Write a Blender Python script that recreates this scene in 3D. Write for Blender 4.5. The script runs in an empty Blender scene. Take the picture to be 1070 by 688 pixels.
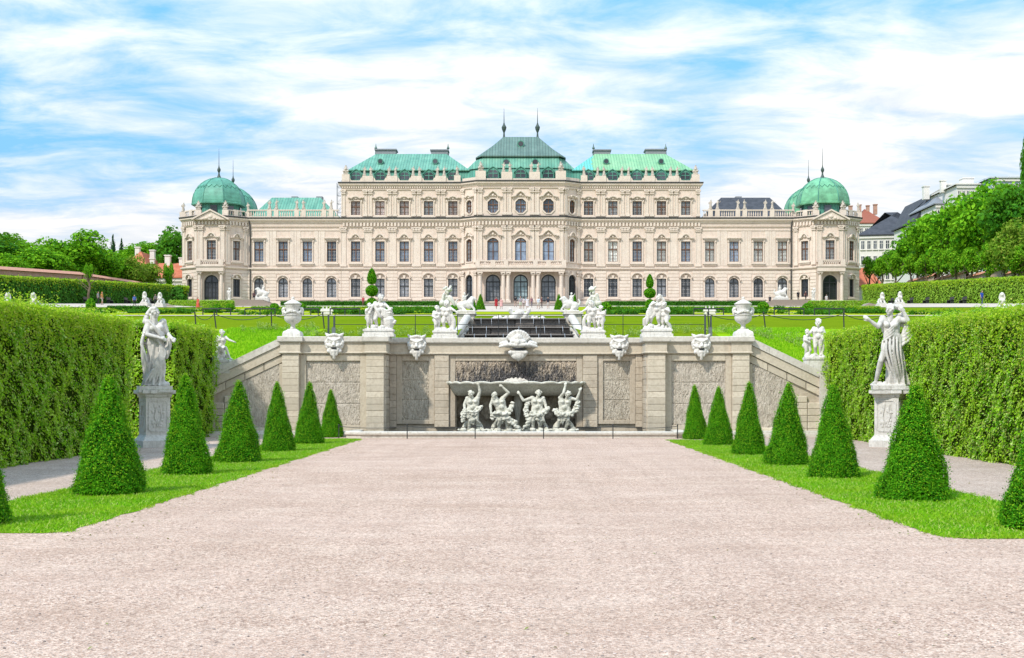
import bpy, bmesh, math, random
import numpy as np
from mathutils import Vector, Matrix, Euler
R = math.radians
rnd = random.Random(11)
SC = bpy.context.scene
COL = SC.collection
FPX, CX0, CY0, CAMX, CAMZ = 1300.0, 545.5, 406.0, 0.25, 1.9
def PX(px, Y): return CAMX + (px - CX0) * Y / FPX
def PZ(py, Y): return CAMZ + (CY0 - py) * Y / FPX

# ---------------------------------------------------------------- materials
def new_mat(name):
    m = bpy.data.materials.new(name); m.use_nodes = True
    nt = m.node_tree; b = nt.nodes['Principled BSDF']
    return m, nt, b
def N(nt, t, **kw):
    n = nt.nodes.new(t)
    for k, v in kw.items():
        if k in n.inputs: n.inputs[k].default_value = v
        else: setattr(n, k, v)
    return n
def ramp(nt, fac, stops):
    r = nt.nodes.new('ShaderNodeValToRGB')
    e = r.color_ramp.elements
    while len(e) < len(stops): e.new(0.5)
    for i, (p, c) in enumerate(stops):
        e[i].position = p; e[i].color = (c[0], c[1], c[2], 1)
    nt.links.new(fac, r.inputs[0]); return r.outputs[0]
def mixc(nt, fac, a, b, mode='MIX'):
    n = nt.nodes.new('ShaderNodeMix'); n.data_type = 'RGBA'; n.blend_type = mode
    for s, v in ((n.inputs[0], fac), (n.inputs[6], a), (n.inputs[7], b)):
        if isinstance(v, (int, float)): s.default_value = v
        elif isinstance(v, tuple): s.default_value = (v[0], v[1], v[2], 1)
        else: nt.links.new(v, s)
    return n.outputs[2]
def math_n(nt, op, a, b=None, c=None):
    n = nt.nodes.new('ShaderNodeMath'); n.operation = op
    for i, v in enumerate((a, b, c)):
        if v is None: continue
        if isinstance(v, (int, float)): n.inputs[i].default_value = v
        else: nt.links.new(v, n.inputs[i])
    return n.outputs[0]
def coords(nt, scale=(1, 1, 1), which='pos'):
    if which == 'pos':
        o = nt.nodes.new('ShaderNodeNewGeometry').outputs['Position']
    else:
        o = nt.nodes.new('ShaderNodeTexCoord').outputs['Object']
    mp = nt.nodes.new('ShaderNodeMapping'); mp.inputs['Scale'].default_value = scale
    nt.links.new(o, mp.inputs[0]); return mp.outputs[0]
def noise(nt, vec, scale, detail=4, rough=.55):
    n = N(nt, 'ShaderNodeTexNoise', Scale=scale, Detail=detail, Roughness=rough)
    nt.links.new(vec, n.inputs['Vector']); return n.outputs['Fac']
def bump(nt, b, h, strength=.3, dist=.02):
    n = N(nt, 'ShaderNodeBump', Strength=strength, Distance=dist)
    nt.links.new(h, n.inputs['Height']); nt.links.new(n.outputs[0], b.inputs['Normal'])
def stone(name, c1, c2, c3=None, sc=1.0, rough=.85, streak=.35, streakcol=(.12, .11, .09), bs=.25, fine=14, which='pos', blocks=0):
    """mottled stone with vertical weather streaks of a shape of their own"""
    m, nt, b = new_mat(name)
    v = coords(nt, (1, 1, 1), which)
    n1 = noise(nt, v, .9 * sc, 5, .6); n2 = noise(nt, v, fine * sc, 4, .6)
    col = ramp(nt, n1, [(.33, c1), (.66, c2)])
    if c3: col = mixc(nt, ramp(nt, n2, [(.45, (0, 0, 0)), (.75, (1, 1, 1))]), col, c3)
    vs = coords(nt, (3.2 * sc, 3.2 * sc, .45 * sc), which)
    st = ramp(nt, noise(nt, vs, 1.6, 6, .65), [(.52, (0, 0, 0)), (.78, (1, 1, 1))])
    col = mixc(nt, math_n(nt, 'MULTIPLY', st, streak), col, streakcol)
    if blocks:
        gi = nt.nodes.new('ShaderNodeNewGeometry').outputs['Random Per Island']
        col = mixc(nt, math_n(nt, 'MULTIPLY', gi, blocks), col, tuple(x * .62 for x in c1))
    nt.links.new(col, b.inputs['Base Color']); b.inputs['Roughness'].default_value = rough
    b.inputs['Specular IOR Level'].default_value = .15
    bump(nt, b, n2, bs, .03)
    return m
def plain(name, c, rough=.6, metal=0, spec=.4, var=.12, sc=6):
    m, nt, b = new_mat(name)
    n1 = noise(nt, coords(nt), sc, 4, .6)
    lo = tuple(x * (1 - var) for x in c); hi = tuple(min(1, x * (1 + var)) for x in c)
    nt.links.new(ramp(nt, n1, [(.35, lo), (.65, hi)]), b.inputs['Base Color'])
    OI = nt.nodes.new('ShaderNodeObjectInfo')
    if 'glass' in name:
        src = b.inputs['Base Color'].links[0].from_socket; k = math_n(nt, 'MULTIPLY_ADD', OI.outputs['Random'], 1.25, .35); cbn = nt.nodes.new('ShaderNodeVectorMath'); cbn.operation = 'SCALE'; nt.links.new(src, cbn.inputs[0]); nt.links.new(k, cbn.inputs['Scale']); nt.links.new(cbn.outputs[0], b.inputs['Base Color'])
    b.inputs['Roughness'].default_value = rough; b.inputs['Metallic'].default_value = metal
    b.inputs['Specular IOR Level'].default_value = spec
    return m
def leafmat(name, cols, trans=.35, patch=None, psc=.35, rough=.7):
    sat = lambda c: (c[0] * .86, c[1] * 1.04, c[2] * .7)
    cols = [sat(c) for c in cols]; patch = sat(patch) if patch else None
    m, nt, b = new_mat(name)
    g = nt.nodes.new('ShaderNodeNewGeometry')
    n = len(cols)
    col = ramp(nt, g.outputs['Random Per Island'], [((i + .5) / n, c) for i, c in enumerate(cols)])
    if patch:
        f = ramp(nt, noise(nt, coords(nt), psc, 4, .6), [(.42, (0, 0, 0)), (.66, (1, 1, 1))])
        col = mixc(nt, math_n(nt, 'MULTIPLY', f, .6), col, patch)
    nt.links.new(col, b.inputs['Base Color'])
    b.inputs['Roughness'].default_value = rough; b.inputs['Specular IOR Level'].default_value = .12
    t = nt.nodes.new('ShaderNodeBsdfTranslucent')
    nt.links.new(mixc(nt, .55, col, (.26, .46, .015)), t.inputs['Color'])
    mx = nt.nodes.new('ShaderNodeMixShader'); mx.inputs[0].default_value = trans
    nt.links.new(b.outputs[0], mx.inputs[1]); nt.links.new(t.outputs[0], mx.inputs[2])
    nt.links.new(mx.outputs[0], nt.nodes['Material Output'].inputs['Surface'])
    return m

M = {}
M['cream'] = stone('palace cream plaster', (.62, .505, .425), (.685, .575, .49), (.55, .44, .365), .35, .9, .34, (.36, .285, .24), .1, 6)
M['cream_trim'] = stone('palace carved trim', (.63, .53, .45), (.70, .605, .52), (.54, .445, .365), .6, .9, .34, (.30, .24, .20), .3, 9)
M['cornice_dark'] = plain('weathered cornice lead', (.05, .048, .044), .7)
M['copper'] = None
M['white_stone'] = stone('white marble weathered', (.60, .575, .53), (.69, .67, .625), (.49, .465, .415), 2.0, .85, .78, (.20, .185, .155), .35, 9, 'obj')
M['statue_grey'] = stone('grey weathered marble', (.53, .51, .475), (.63, .61, .575), (.43, .41, .37), 2.0, .85, .78, (.16, .145, .115), .35, 9, 'obj')
M['roof_stone'] = stone('sooty roof sculpture stone', (.44, .385, .325), (.54, .475, .41), (.33, .28, .23), 1.2, .9, .5, (.17, .14, .11), .3, 6)
M['atlas_stone'] = stone('mossy limestone', (.52, .51, .44), (.64, .63, .56), (.40, .39, .30), 2.2, .85, .75, (.17, .165, .10), .4, 10, 'obj')
M['wall_light'] = stone('grey ashlar stone', (.565, .495, .385), (.67, .60, .485), (.46, .39, .295), .8, .9, .4, (.20, .175, .13), .35, 12, 'pos', .55)
M['wall_warm'] = stone('warm stained ashlar', (.52, .445, .345), (.63, .555, .445), (.41, .34, .255), .9, .9, .55, (.15, .12, .08), .4, 12, 'pos', .5)
M['coping'] = stone('pale coping stone', (.52, .485, .425), (.62, .585, .52), (.42, .385, .325), .8, .9, .28, (.25, .23, .19), .3, 12)
M['icicle'] = stone('icicle carved stone', (.49, .435, .36), (.60, .545, .465), (.32, .275, .215), 2.2, .95, .45, (.19, .17, .13), .5, 16)
M['icicle_warm'] = stone('icicle carved warm stone', (.47, .42, .34), (.58, .53, .44), (.28, .24, .18), 2.2, .95, .5, (.17, .14, .10), .5, 16)
M['iron'] = plain('black iron', (.025, .027, .028), .5)
M['water'] = plain('dark basin water', (.035, .04, .035), .06, 0, .6)
M['pink_flower'] = plain('pink petals', (.75, .06, .28), .6)
M['roof_red'] = stone('red clay tiles', (.42, .13, .07), (.55, .20, .11), (.32, .10, .06), .8, .9, .2, (.18, .08, .05), .3, 9)
M['brick_red'] = stone('old garden brickwork', (.36, .17, .12), (.47, .27, .20), (.50, .40, .33), .9, .9, .3, (.2, .12, .1), .3, 6)
M['brick_cap'] = plain('terracotta wall cap', (.62, .30, .20), .8)
M['finial'] = plain('dark patinated finial', (.05, .075, .065), .6)
M['slate'] = plain('dark slate roof', (.045, .045, .052), .6, 0, .4, .3, 1.2)
M['house_white'] = plain('white house render', (.68, .65, .60), .85, 0, .2, .08)
M['house_grey'] = plain('grey roofing', (.22, .23, .25), .7)
M['bark'] = stone('tree bark', (.10, .075, .05), (.17, .13, .09), None, 2, .95, .3, (.05, .04, .03), .5, 8)
M['steps_brown'] = plain('brown stone steps', (.27, .22, .18), .85)

def seam_copper(name, base1, base2, dark, patchc=None, patch_x=None):
    m, nt, b = new_mat(name)
    pos = nt.nodes.new('ShaderNodeNewGeometry').outputs['Position']
    sx = nt.nodes.new('ShaderNodeSeparateXYZ'); nt.links.new(pos, sx.inputs[0])
    fx = math_n(nt, 'FRACT', math_n(nt, 'MULTIPLY', sx.outputs[0], 1.9))
    seam = math_n(nt, 'GREATER_THAN', fx, .80)
    cell = math_n(nt, 'FLOOR', math_n(nt, 'MULTIPLY', sx.outputs[0], 1.9))
    wn = nt.nodes.new('ShaderNodeTexWhiteNoise'); wn.noise_dimensions = '1D'; nt.links.new(cell, wn.inputs['W'])
    n1 = noise(nt, coords(nt, (1, 1, .4)), .55, 5, .65)
    col = ramp(nt, n1, [(.3, base1), (.7, base2)])
    col = mixc(nt, math_n(nt, 'MULTIPLY', wn.outputs['Value'], .28), col, dark)
    rust = ramp(nt, noise(nt, coords(nt, (2.5, 2.5, .35)), .8, 5, .7), [(.56, (0, 0, 0)), (.74, (1, 1, 1))])
    col = mixc(nt, math_n(nt, 'MULTIPLY', rust, .45), col, patchc or (.13, .20, .12))
    if patch_x is not None:
        wob = math_n(nt, 'MULTIPLY', math_n(nt, 'SUBTRACT', n1, .5), 3.0)
        pf = math_n(nt, 'LESS_THAN', math_n(nt, 'ADD', sx.outputs[0], wob), patch_x)
        col = mixc(nt, math_n(nt, 'MULTIPLY', pf, .85), col, (.10, .45, .43))
    col = mixc(nt, math_n(nt, 'MULTIPLY', seam, .55), col, dark)
    nt.links.new(col, b.inputs['Base Color']); b.inputs['Roughness'].default_value = .6
    bump(nt, b, math_n(nt, 'MULTIPLY', seam, 1.0), .5, .08)
    return m
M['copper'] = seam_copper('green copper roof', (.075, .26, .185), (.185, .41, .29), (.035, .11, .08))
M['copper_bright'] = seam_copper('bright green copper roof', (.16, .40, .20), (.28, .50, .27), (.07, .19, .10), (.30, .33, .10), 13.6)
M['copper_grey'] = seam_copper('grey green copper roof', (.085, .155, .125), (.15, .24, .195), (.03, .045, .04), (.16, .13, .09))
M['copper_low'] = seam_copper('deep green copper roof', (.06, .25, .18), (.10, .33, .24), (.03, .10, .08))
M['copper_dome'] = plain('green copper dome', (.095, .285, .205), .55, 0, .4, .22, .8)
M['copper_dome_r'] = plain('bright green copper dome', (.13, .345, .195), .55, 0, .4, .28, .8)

def glass(name, c, rough=.08, var=.3):
    m = plain(name, c, rough, 0, .7, var, .9); return m
M['glass_blue'] = glass('window glass blue grey', (.15, .19, .26))  # bluish tone puts the sky reflection into the pane colour
M['glass_pale'] = glass('window glass over pale curtains', (.46, .46, .43), .15)
M['glass_hall'] = glass('window glass of the bright hall', (.30, .40, .42))
M['glass_dark'] = glass('window glass dark', (.045, .05, .06))
M['glass_grey'] = glass('window glass grey', (.20, .21, .23))
M['glass_pink'] = glass('window glass over drawn blinds', (.32, .25, .24), .2)
M['sash_brown'] = plain('brown painted sash', (.13, .062, .035), .5)
M['sash_dark'] = plain('dark painted sash', (.03, .032, .036), .5)
M['sash_white'] = plain('pale glazing bars', (.42, .40, .38), .6)
M['bar_grey'] = plain('grey glazing bars', (.42, .40, .39), .6)

def drips(m, dark):  # vertical noise puts the shade of carved crevices into the colour
    nt = m.node_tree; b = nt.nodes['Principled BSDF']; src = b.inputs['Base Color'].links[0].from_socket
    f = ramp(nt, noise(nt, coords(nt, (26, 26, 5)), 1.0, 4, .65), [(.47, (0, 0, 0)), (.62, (.55, .55, .55))]); nt.links.new(mixc(nt, f, src, dark), b.inputs['Base Color'])
drips(M['icicle'], (.20, .175, .14)); drips(M['icicle_warm'], (.17, .14, .105))
# ground materials -------------------------------------------------------
def gravel(name, a, b_, c, tint=1.0):
    m, nt, b = new_mat(name)
    v = coords(nt)
    vo = N(nt, 'ShaderNodeTexVoronoi', Scale=58.0); nt.links.new(v, vo.inputs['Vector'])
    vo2 = N(nt, 'ShaderNodeTexVoronoi', Scale=19.0); nt.links.new(v, vo2.inputs['Vector'])
    sep = nt.nodes.new('ShaderNodeSeparateColor'); nt.links.new(vo.outputs['Color'], sep.inputs[0])
    sep2 = nt.nodes.new('ShaderNodeSeparateColor'); nt.links.new(vo2.outputs['Color'], sep2.inputs[0])
    grain = ramp(nt, sep.outputs[0], [(.0, tuple(x * .42 for x in a)), (.14, tuple(x * .8 for x in a)), (.32, a), (.6, b_), (.95, c)])
    big = noise(nt, coords(nt, (.7, 1.3, 1)), .6, 6, .65)
    col = mixc(nt, ramp(nt, big, [(.38, (0, 0, 0)), (.66, (.45, .45, .45))]), grain, tuple(x * .92 for x in a))
    lite = ramp(nt, noise(nt, coords(nt, (.45, .9, 1)), 1.4, 6, .72), [(.48, (0, 0, 0)), (.68, (.3, .3, .3))]); col = mixc(nt, lite, col, c)
    fleck = math_n(nt, 'GREATER_THAN', sep2.outputs[1], .88)
    near = math_n(nt, 'LESS_THAN', vo2.outputs['Distance'], .3)
    col = mixc(nt, math_n(nt, 'MULTIPLY', math_n(nt, 'MULTIPLY', fleck, near), .6), col, (.16, .14, .13))
    mid = noise(nt, coords(nt, (1, .55, 1)), 13, 7, .78); col = mixc(nt, 1.0, col, ramp(nt, mid, [(.30, (.50, .48, .46)), (.43, (.88, .88, .88)), (.56, (1.06, 1.06, 1.05)), (.7, (1.22, 1.21, 1.19))]), 'MULTIPLY')
    trk = noise(nt, coords(nt, (2.6, .10, 1)), 1.0, 4, .6); col = mixc(nt, 1.0, col, ramp(nt, trk, [(.32, (.94, .937, .933)), (.5, (1, 1, 1)), (.68, (1.04, 1.04, 1.04))]), 'MULTIPLY')
    blot = noise(nt, coords(nt), .22, 5, .6); col = mixc(nt, 1.0, col, ramp(nt, blot, [(.36, (.95, .94, .93)), (.55, (1.02, 1.02, 1.02))]), 'MULTIPLY')
    warm = ramp(nt, noise(nt, coords(nt, (.25, .6, 1)), .35, 4, .6), [(.4, (0, 0, 0)), (.65, (1, 1, 1))])
    col = mixc(nt, math_n(nt, 'MULTIPLY', warm, .2), col, (.57, .43, .36))
    nt.links.new(col, b.inputs['Base Color']); b.inputs['Roughness'].default_value = .95
    b.inputs['Specular IOR Level'].default_value = .0
    h = math_n(nt, 'ADD', vo.outputs['Distance'], math_n(nt, 'MULTIPLY', noise(nt, v, 5, 5, .7), 1.6))
    bump(nt, b, h, .55, .018)
    return m
M['gravel'] = gravel('pinkish gravel', (.435, .298, .228), (.555, .402, .320), (.715, .565, .460))
M['gravel_grey'] = gravel('pale grey gravel', (.40, .30, .24), (.51, .40, .33), (.64, .53, .45))
M['path_pale'] = plain('pale raked path', (.50, .43, .36), .95, 0, .1, .12, 1.2)
def grassmat(name, a, b_, c, stripes=0):
    m, nt, b = new_mat(name)
    n1 = noise(nt, coords(nt), .35, 5, .65); n2 = noise(nt, coords(nt, (1, .6, 1)), 9, 4, .7)
    col = ramp(nt, n1, [(.3, a), (.7, b_)])
    col = mixc(nt, ramp(nt, n2, [(.4, (0, 0, 0)), (.75, (.7, .7, .7))]), col, c)
    nt.links.new(col, b.inputs['Base Color']); b.inputs['Roughness'].default_value = .9
    b.inputs['Specular IOR Level'].default_value = .0
    bump(nt, b, n2, .8, .06)
    return m
M['lawn'] = grassmat('mown lawn', (.09, .17, .004), (.155, .235, .006), (.21, .25, .02))
M['bank'] = grassmat('bright grass bank', (.14, .30, .004), (.22, .40, .006), (.30, .44, .02))
M['verge'] = grassmat('verge turf', (.08, .24, .003), (.13, .33, .004), (.22, .30, .03))
M['parterre'] = grassmat('parterre planting', (.24, .32, .01), (.38, .42, .02), (.15, .23, .01))

# ---------------------------------------------------------------- mesh builder
class MB:
    def __init__(s): s.v = []; s.f = []; s.m = []; s.frame()
    def frame(s, o=(0, 0, 0), a=0.0, scale=1.0):
        s.o = o; s.c = math.cos(a); s.s = math.sin(a); s.k = scale; return s
    def P(s, x, y, z):
        x *= s.k; y *= s.k; z *= s.k
        return (s.o[0] + x * s.c - y * s.s, s.o[1] + x * s.s + y * s.c, s.o[2] + z)
    def add(s, vs, fs, m=0):
        b = len(s.v); s.v += [s.P(*p) for p in vs]
        for f in fs: s.f.append(tuple(i + b for i in f)); s.m.append(m)
    def quad(s, a, b, c, d, m=0): s.add([a, b, c, d], [(0, 1, 2, 3)], m)
    def box(s, x0, x1, y0, y1, z0, z1, m=0, ch=0):
        s.add([(x0, y0, z0), (x1, y0, z0), (x1, y1, z0), (x0, y1, z0), (x0, y0, z1), (x1, y0, z1), (x1, y1, z1), (x0, y1, z1)],
              [(0, 3, 2, 1), (4, 5, 6, 7), (0, 1, 5, 4), (1, 2, 6, 5), (2, 3, 7, 6), (3, 0, 4, 7)], m)
    def block(s, x0, x1, y0, y1, z0, z1, c=.02, m=0):
        """box whose front (-y) edges are chamfered"""
        s.add([(x0 + c, y0, z0 + c), (x1 - c, y0, z0 + c), (x1 - c, y0, z1 - c), (x0 + c, y0, z1 - c),
               (x0, y0 + c, z0), (x1, y0 + c, z0), (x1, y0 + c, z1), (x0, y0 + c, z1),
               (x0, y1, z0), (x1, y1, z0), (x1, y1, z1), (x0, y1, z1)],
              [(0, 1, 2, 3), (4, 5, 1, 0), (5, 6, 2, 1), (6, 7, 3, 2), (7, 4, 0, 3), (8, 9, 5, 4), (9, 10, 6, 5), (10, 11, 7, 6), (11, 8, 4, 7), (8, 11, 10, 9)], m)
    def prism(s, poly, y0, y1, m=0):
        n = len(poly)
        vs = [(x, y0, z) for x, z in poly] + [(x, y1, z) for x, z in poly]
        s.add(vs, [tuple(range(n)), tuple(range(2 * n - 1, n - 1, -1))] + [(i, i + n, (i + 1) % n + n, (i + 1) % n) for i in range(n)], m)
    def ribbon(s, path, th, y0, y1, m=0):
        """thick strip following (x,z) path"""
        n = len(path); up = []; lo = []
        for i, (x, z) in enumerate(path):
            a = path[max(0, i - 1)]; b = path[min(n - 1, i + 1)]
            dx, dz = b[0] - a[0], b[1] - a[1]; l = math.hypot(dx, dz) or 1
            nx, nz = -dz / l, dx / l
            up.append((x + nx * th / 2, z + nz * th / 2)); lo.append((x - nx * th / 2, z - nz * th / 2))
        for i in range(n - 1):
            q = [lo[i], lo[i + 1], up[i + 1], up[i]]
            vs = [(x, y0, z) for x, z in q] + [(x, y1, z) for x, z in q]
            fs = [(0, 1, 2, 3), (0, 4, 5, 1), (3, 2, 6, 7), (7, 6, 5, 4)]
            if i == 0: fs.append((0, 3, 7, 4))
            if i == n - 2: fs.append((1, 5, 6, 2))
            s.add(vs, fs, m)
    def lathe(s, prof, cx=0, cy=0, seg=16, m=0, wob=None, ph=0):
        vs = []; n = len(prof)
        for r, z in prof:
            for k in range(seg):
                a = ph + 2 * math.pi * k / seg; rr = r * (wob(a, z) if wob else 1)
                vs.append((cx + rr * math.cos(a), cy + rr * math.sin(a), z))
        fs = [(i * seg + k, i * seg + (k + 1) % seg, (i + 1) * seg + (k + 1) % seg, (i + 1) * seg + k) for i in range(n - 1) for k in range(seg)]
        fs.append(tuple(range(seg - 1, -1, -1))); fs.append(tuple((n - 1) * seg + k for k in range(seg)))
        s.add(vs, fs, m)
    def tube(s, pts, r, seg=6, m=0):
        pts = [Vector(p) for p in pts]; n = len(pts)
        rs = r if isinstance(r, (list, tuple)) else [r] * n
        vs = []
        for i, p in enumerate(pts):
            d = (pts[min(n - 1, i + 1)] - pts[max(0, i - 1)])
            d = d.normalized() if d.length > 1e-9 else Vector((0, 0, 1))
            a = d.cross(Vector((0, 0, 1)) if abs(d.z) < .9 else Vector((1, 0, 0))).normalized(); b = d.cross(a)
            for k in range(seg):
                t = 2 * math.pi * k / seg; q = p + (a * math.cos(t) + b * math.sin(t)) * rs[i]; vs.append(tuple(q))
        fs = [(i * seg + k, i * seg + (k + 1) % seg, (i + 1) * seg + (k + 1) % seg, (i + 1) * seg + k) for i in range(n - 1) for k in range(seg)]
        fs.append(tuple(range(seg - 1, -1, -1))); fs.append(tuple((n - 1) * seg + k for k in range(seg)))
        s.add(vs, fs, m)
    def ball(s, p, r, seg=10, rings=7, m=0):
        rx, ry, rz = r if isinstance(r, (list, tuple)) else (r, r, r)
        vs = [(p[0], p[1], p[2] - rz)]
        for i in range(1, rings):
            t = math.pi * i / rings - math.pi / 2
            for k in range(seg):
                a = 2 * math.pi * k / seg
                vs.append((p[0] + rx * math.cos(t) * math.cos(a), p[1] + ry * math.cos(t) * math.sin(a), p[2] + rz * math.sin(t)))
        vs.append((p[0], p[1], p[2] + rz)); L = len(vs) - 1
        fs = [(0, 1 + (k + 1) % seg, 1 + k) for k in range(seg)]
        for i in range(rings - 2):
            fs += [(1 + i * seg + k, 1 + i * seg + (k + 1) % seg, 1 + (i + 1) * seg + (k + 1) % seg, 1 + (i + 1) * seg + k) for k in range(seg)]
        fs += [(1 + (rings - 2) * seg + k, 1 + (rings - 2) * seg + (k + 1) % seg, L) for k in range(seg)]
        s.add(vs, fs, m)
    def cap(s, p0, p1, r0, r1, seg=10, m=0):
        """tapered capsule"""
        p0, p1 = Vector(p0), Vector(p1); d = p1 - p0; L = d.length
        if L < 1e-6: return s.ball(p0, r0, seg)
        u = d / L; pts = []; rs = []
        for t in (-80, -50, -20): pts.append(p0 + u * r0 * math.sin(R(t))); rs.append(r0 * math.cos(R(t)))
        for t in (.33, .66): pts.append(p0 + d * t); rs.append(r0 + (r1 - r0) * t)
        for t in (20, 50, 80): pts.append(p1 + u * r1 * math.sin(R(t))); rs.append(r1 * math.cos(R(t)))
        s.tube([tuple(p) for p in pts], rs, seg, m)
    def loft(s, rings, m=0, cap=True):
        n = len(rings[0]); vs = [p for r in rings for p in r]
        fs = [(i * n + k, i * n + (k + 1) % n, (i + 1) * n + (k + 1) % n, (i + 1) * n + k) for i in range(len(rings) - 1) for k in range(n)]
        if cap: fs.append(tuple((len(rings) - 1) * n + k for k in range(n)))
        s.add(vs, fs, m)
    def sweep(s, line, prof, m=0):
        """profile [(out, z)] swept along a plan polyline with mitred corners; out is to the right-hand side (towards -y for a line going +x)"""
        n = len(line); offs = []
        for i in range(n):
            ds = []
            if i > 0: ds.append((line[i][0] - line[i - 1][0], line[i][1] - line[i - 1][1]))
            if i < n - 1: ds.append((line[i + 1][0] - line[i][0], line[i + 1][1] - line[i][1]))
            ns = [(d[1] / math.hypot(*d), -d[0] / math.hypot(*d)) for d in ds]
            ax = sum(q[0] for q in ns) / len(ns); ay = sum(q[1] for q in ns) / len(ns); l2 = ax * ax + ay * ay
            offs.append((ax / l2, ay / l2))
        k = len(prof); vs = [(line[i][0] + offs[i][0] * o, line[i][1] + offs[i][1] * o, z) for i in range(n) for o, z in prof]
        fs = [(i * k + j, (i + 1) * k + j, (i + 1) * k + j + 1, i * k + j + 1) for i in range(n - 1) for j in range(k - 1)]
        fs += [tuple(range(k)), tuple((n - 1) * k + j for j in range(k - 1, -1, -1))]
        s.add(vs, fs, m)
    def mesh(s, name, mats, smooth=False):
        me = bpy.data.meshes.new(name); me.from_pydata(s.v, [], s.f)
        for x in (mats if isinstance(mats, (list, tuple)) else [mats]): me.materials.append(x)
        me.polygons.foreach_set('material_index', s.m)
        if smooth: me.polygons.foreach_set('use_smooth', [True] * len(me.polygons))
        bm = bmesh.new(); bm.from_mesh(me); bmesh.ops.recalc_face_normals(bm, faces=bm.faces); bm.to_mesh(me); bm.free()
        me.update(); return me
    def build(s, name, mats, parent=None, loc=(0, 0, 0), rz=0, smooth=False):
        return link(name, s.mesh(name, mats, smooth), parent, loc, rz)

def link(name, me, parent=None, loc=(0, 0, 0), rz=0, scale=None):
    o = bpy.data.objects.new(name, me); COL.objects.link(o)
    o.location = loc; o.rotation_euler = (0, 0, rz)
    if scale is not None: o.scale = (scale,) * 3 if isinstance(scale, (int, float)) else scale
    if parent is not None: o.parent = parent
    return o
def tag(o, label=None, cat=None, group=None, kind=None):
    if label: o['label'] = label
    if cat: o['category'] = cat
    if group: o['group'] = group
    if kind: o['kind'] = kind
    return o
def empty(name, loc=(0, 0, 0), rz=0): return link(name, None, None, loc, rz)
def copy_tree(o, parent=None):
    kids = list(o.children)
    c = o.copy(); COL.objects.link(c)
    if parent is not None: c.parent = parent
    for ch in kids: copy_tree(ch, c)
    return c
def organic(mb, name, mat, voxel=.025, smooth=3, disp=0):
    """fuse overlapping closed shapes into one continuous sculpted surface"""
    tmp = link('tmp', mb.mesh('tmp', mat))
    md = tmp.modifiers.new('r', 'REMESH'); md.mode = 'VOXEL'; md.voxel_size = voxel
    if smooth:
        sm = tmp.modifiers.new('s', 'SMOOTH'); sm.factor = .5; sm.iterations = smooth
    dg = bpy.context.evaluated_depsgraph_get(); dg.update()
    me = bpy.data.meshes.new_from_object(tmp.evaluated_get(dg))
    old = tmp.data; bpy.data.objects.remove(tmp); bpy.data.meshes.remove(old)
    me.name = name
    me.materials.clear(); me.materials.append(mat)
    me.polygons.foreach_set('use_smooth', [True] * len(me.polygons))
    return me

# ---------------------------------------------------------------- leaves
def quads_mesh(name, V, Q, mats, mi=None, smooth=False):
    me = bpy.data.meshes.new(name)
    V = np.asarray(V, dtype=np.float32); Q = np.asarray(Q, dtype=np.int32)
    me.vertices.add(len(V)); me.vertices.foreach_set('co', V.ravel())
    me.loops.add(Q.size); me.loops.foreach_set('vertex_index', Q.ravel())
    me.polygons.add(len(Q)); me.polygons.foreach_set('loop_start', np.arange(0, Q.size, Q.shape[1], dtype=np.int32))
    if mi is not None: me.polygons.foreach_set('material_index', np.asarray(mi, dtype=np.int32))
    if smooth: me.polygons.foreach_set('use_smooth', np.ones(len(Q), dtype=bool))
    for x in mats: me.materials.append(x)
    me.update(calc_edges=True); me.validate(); return me
def leaf_arrays(P, Nr, size, asp, rng, tilt=.6, up=0.0):
    n = len(P); nn = Nr + rng.normal(0, tilt, (n, 3)); nn[:, 2] += up
    nn /= np.linalg.norm(nn, axis=1)[:, None] + 1e-9
    t = np.cross(nn, rng.normal(0, 1, (n, 3))); t /= np.linalg.norm(t, axis=1)[:, None] + 1e-9
    b = np.cross(nn, t); s = np.asarray(size).reshape(-1, 1) * np.ones((n, 1))
    V = np.stack([P + t * s, P + b * s * asp + nn * s * .15, P - t * s, P - b * s * asp + nn * s * .15], 1).reshape(-1, 3)
    Q = np.arange(4 * n).reshape(-1, 4); return V, Q
def join_leaf_core(name, leaf, core, mats, tips=0):
    """leaf (V,Q) + core MB (quads only, material 1)"""
    V, Q = leaf; mi = np.zeros(len(Q), dtype=np.int32)
    if tips: mi[-tips:] = 2
    if core is not None and len(core.v):
        cv = np.array(core.v, dtype=np.float32); cq = np.array([f if len(f) == 4 else (f[0], f[1], f[2], f[2]) for f in core.f if len(f) == 4], dtype=np.int32) + len(V)
        V = np.vstack([V, cv]); Q = np.vstack([Q, cq]); mi = np.concatenate([mi, np.ones(len(cq), dtype=np.int32)])
    return quads_mesh(name, V, Q, mats, mi)
# ================================================================ terrain and ground
PROF = [(57, 344.0), (75, 337.0), (95, 330.5), (140, 327.0), (180, 323.8), (205, 321.0), (226, 318.2), (232, 317.4)]
def zprof(Y):
    if Y <= 57: return PZ(344.0, 57)
    if Y >= 232: return PZ(317.4, 232)
    for (a, pa), (b, pb) in zip(PROF, PROF[1:]):
        if a <= Y <= b:
            za, zb = PZ(pa, a), PZ(pb, b); return za + (zb - za) * (Y - a) / (b - a)
def ZG(x, Y):
    """ground beyond the wall: the parterre lies a little lower than the walks along the sides"""
    z = zprof(Y); t = min(1, max(0, (abs(x) - 47.2) / 2.6)) * min(1, max(0, (Y - 92) / 14)) * min(1, max(0, (232 - Y) / 6)); t = t * t * (3 - 2 * t)
    py = 317.6 + 4.0 * min(1, max(0, (61 - abs(x)) / 11)); return z + max(0, PZ(py, Y) - z) * t
def hcop(x):
    d = abs(x - .1)
    return 3.75 if d < 9.2 else max(2.0, 3.75 - .463 * (d - 9.2))
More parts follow.
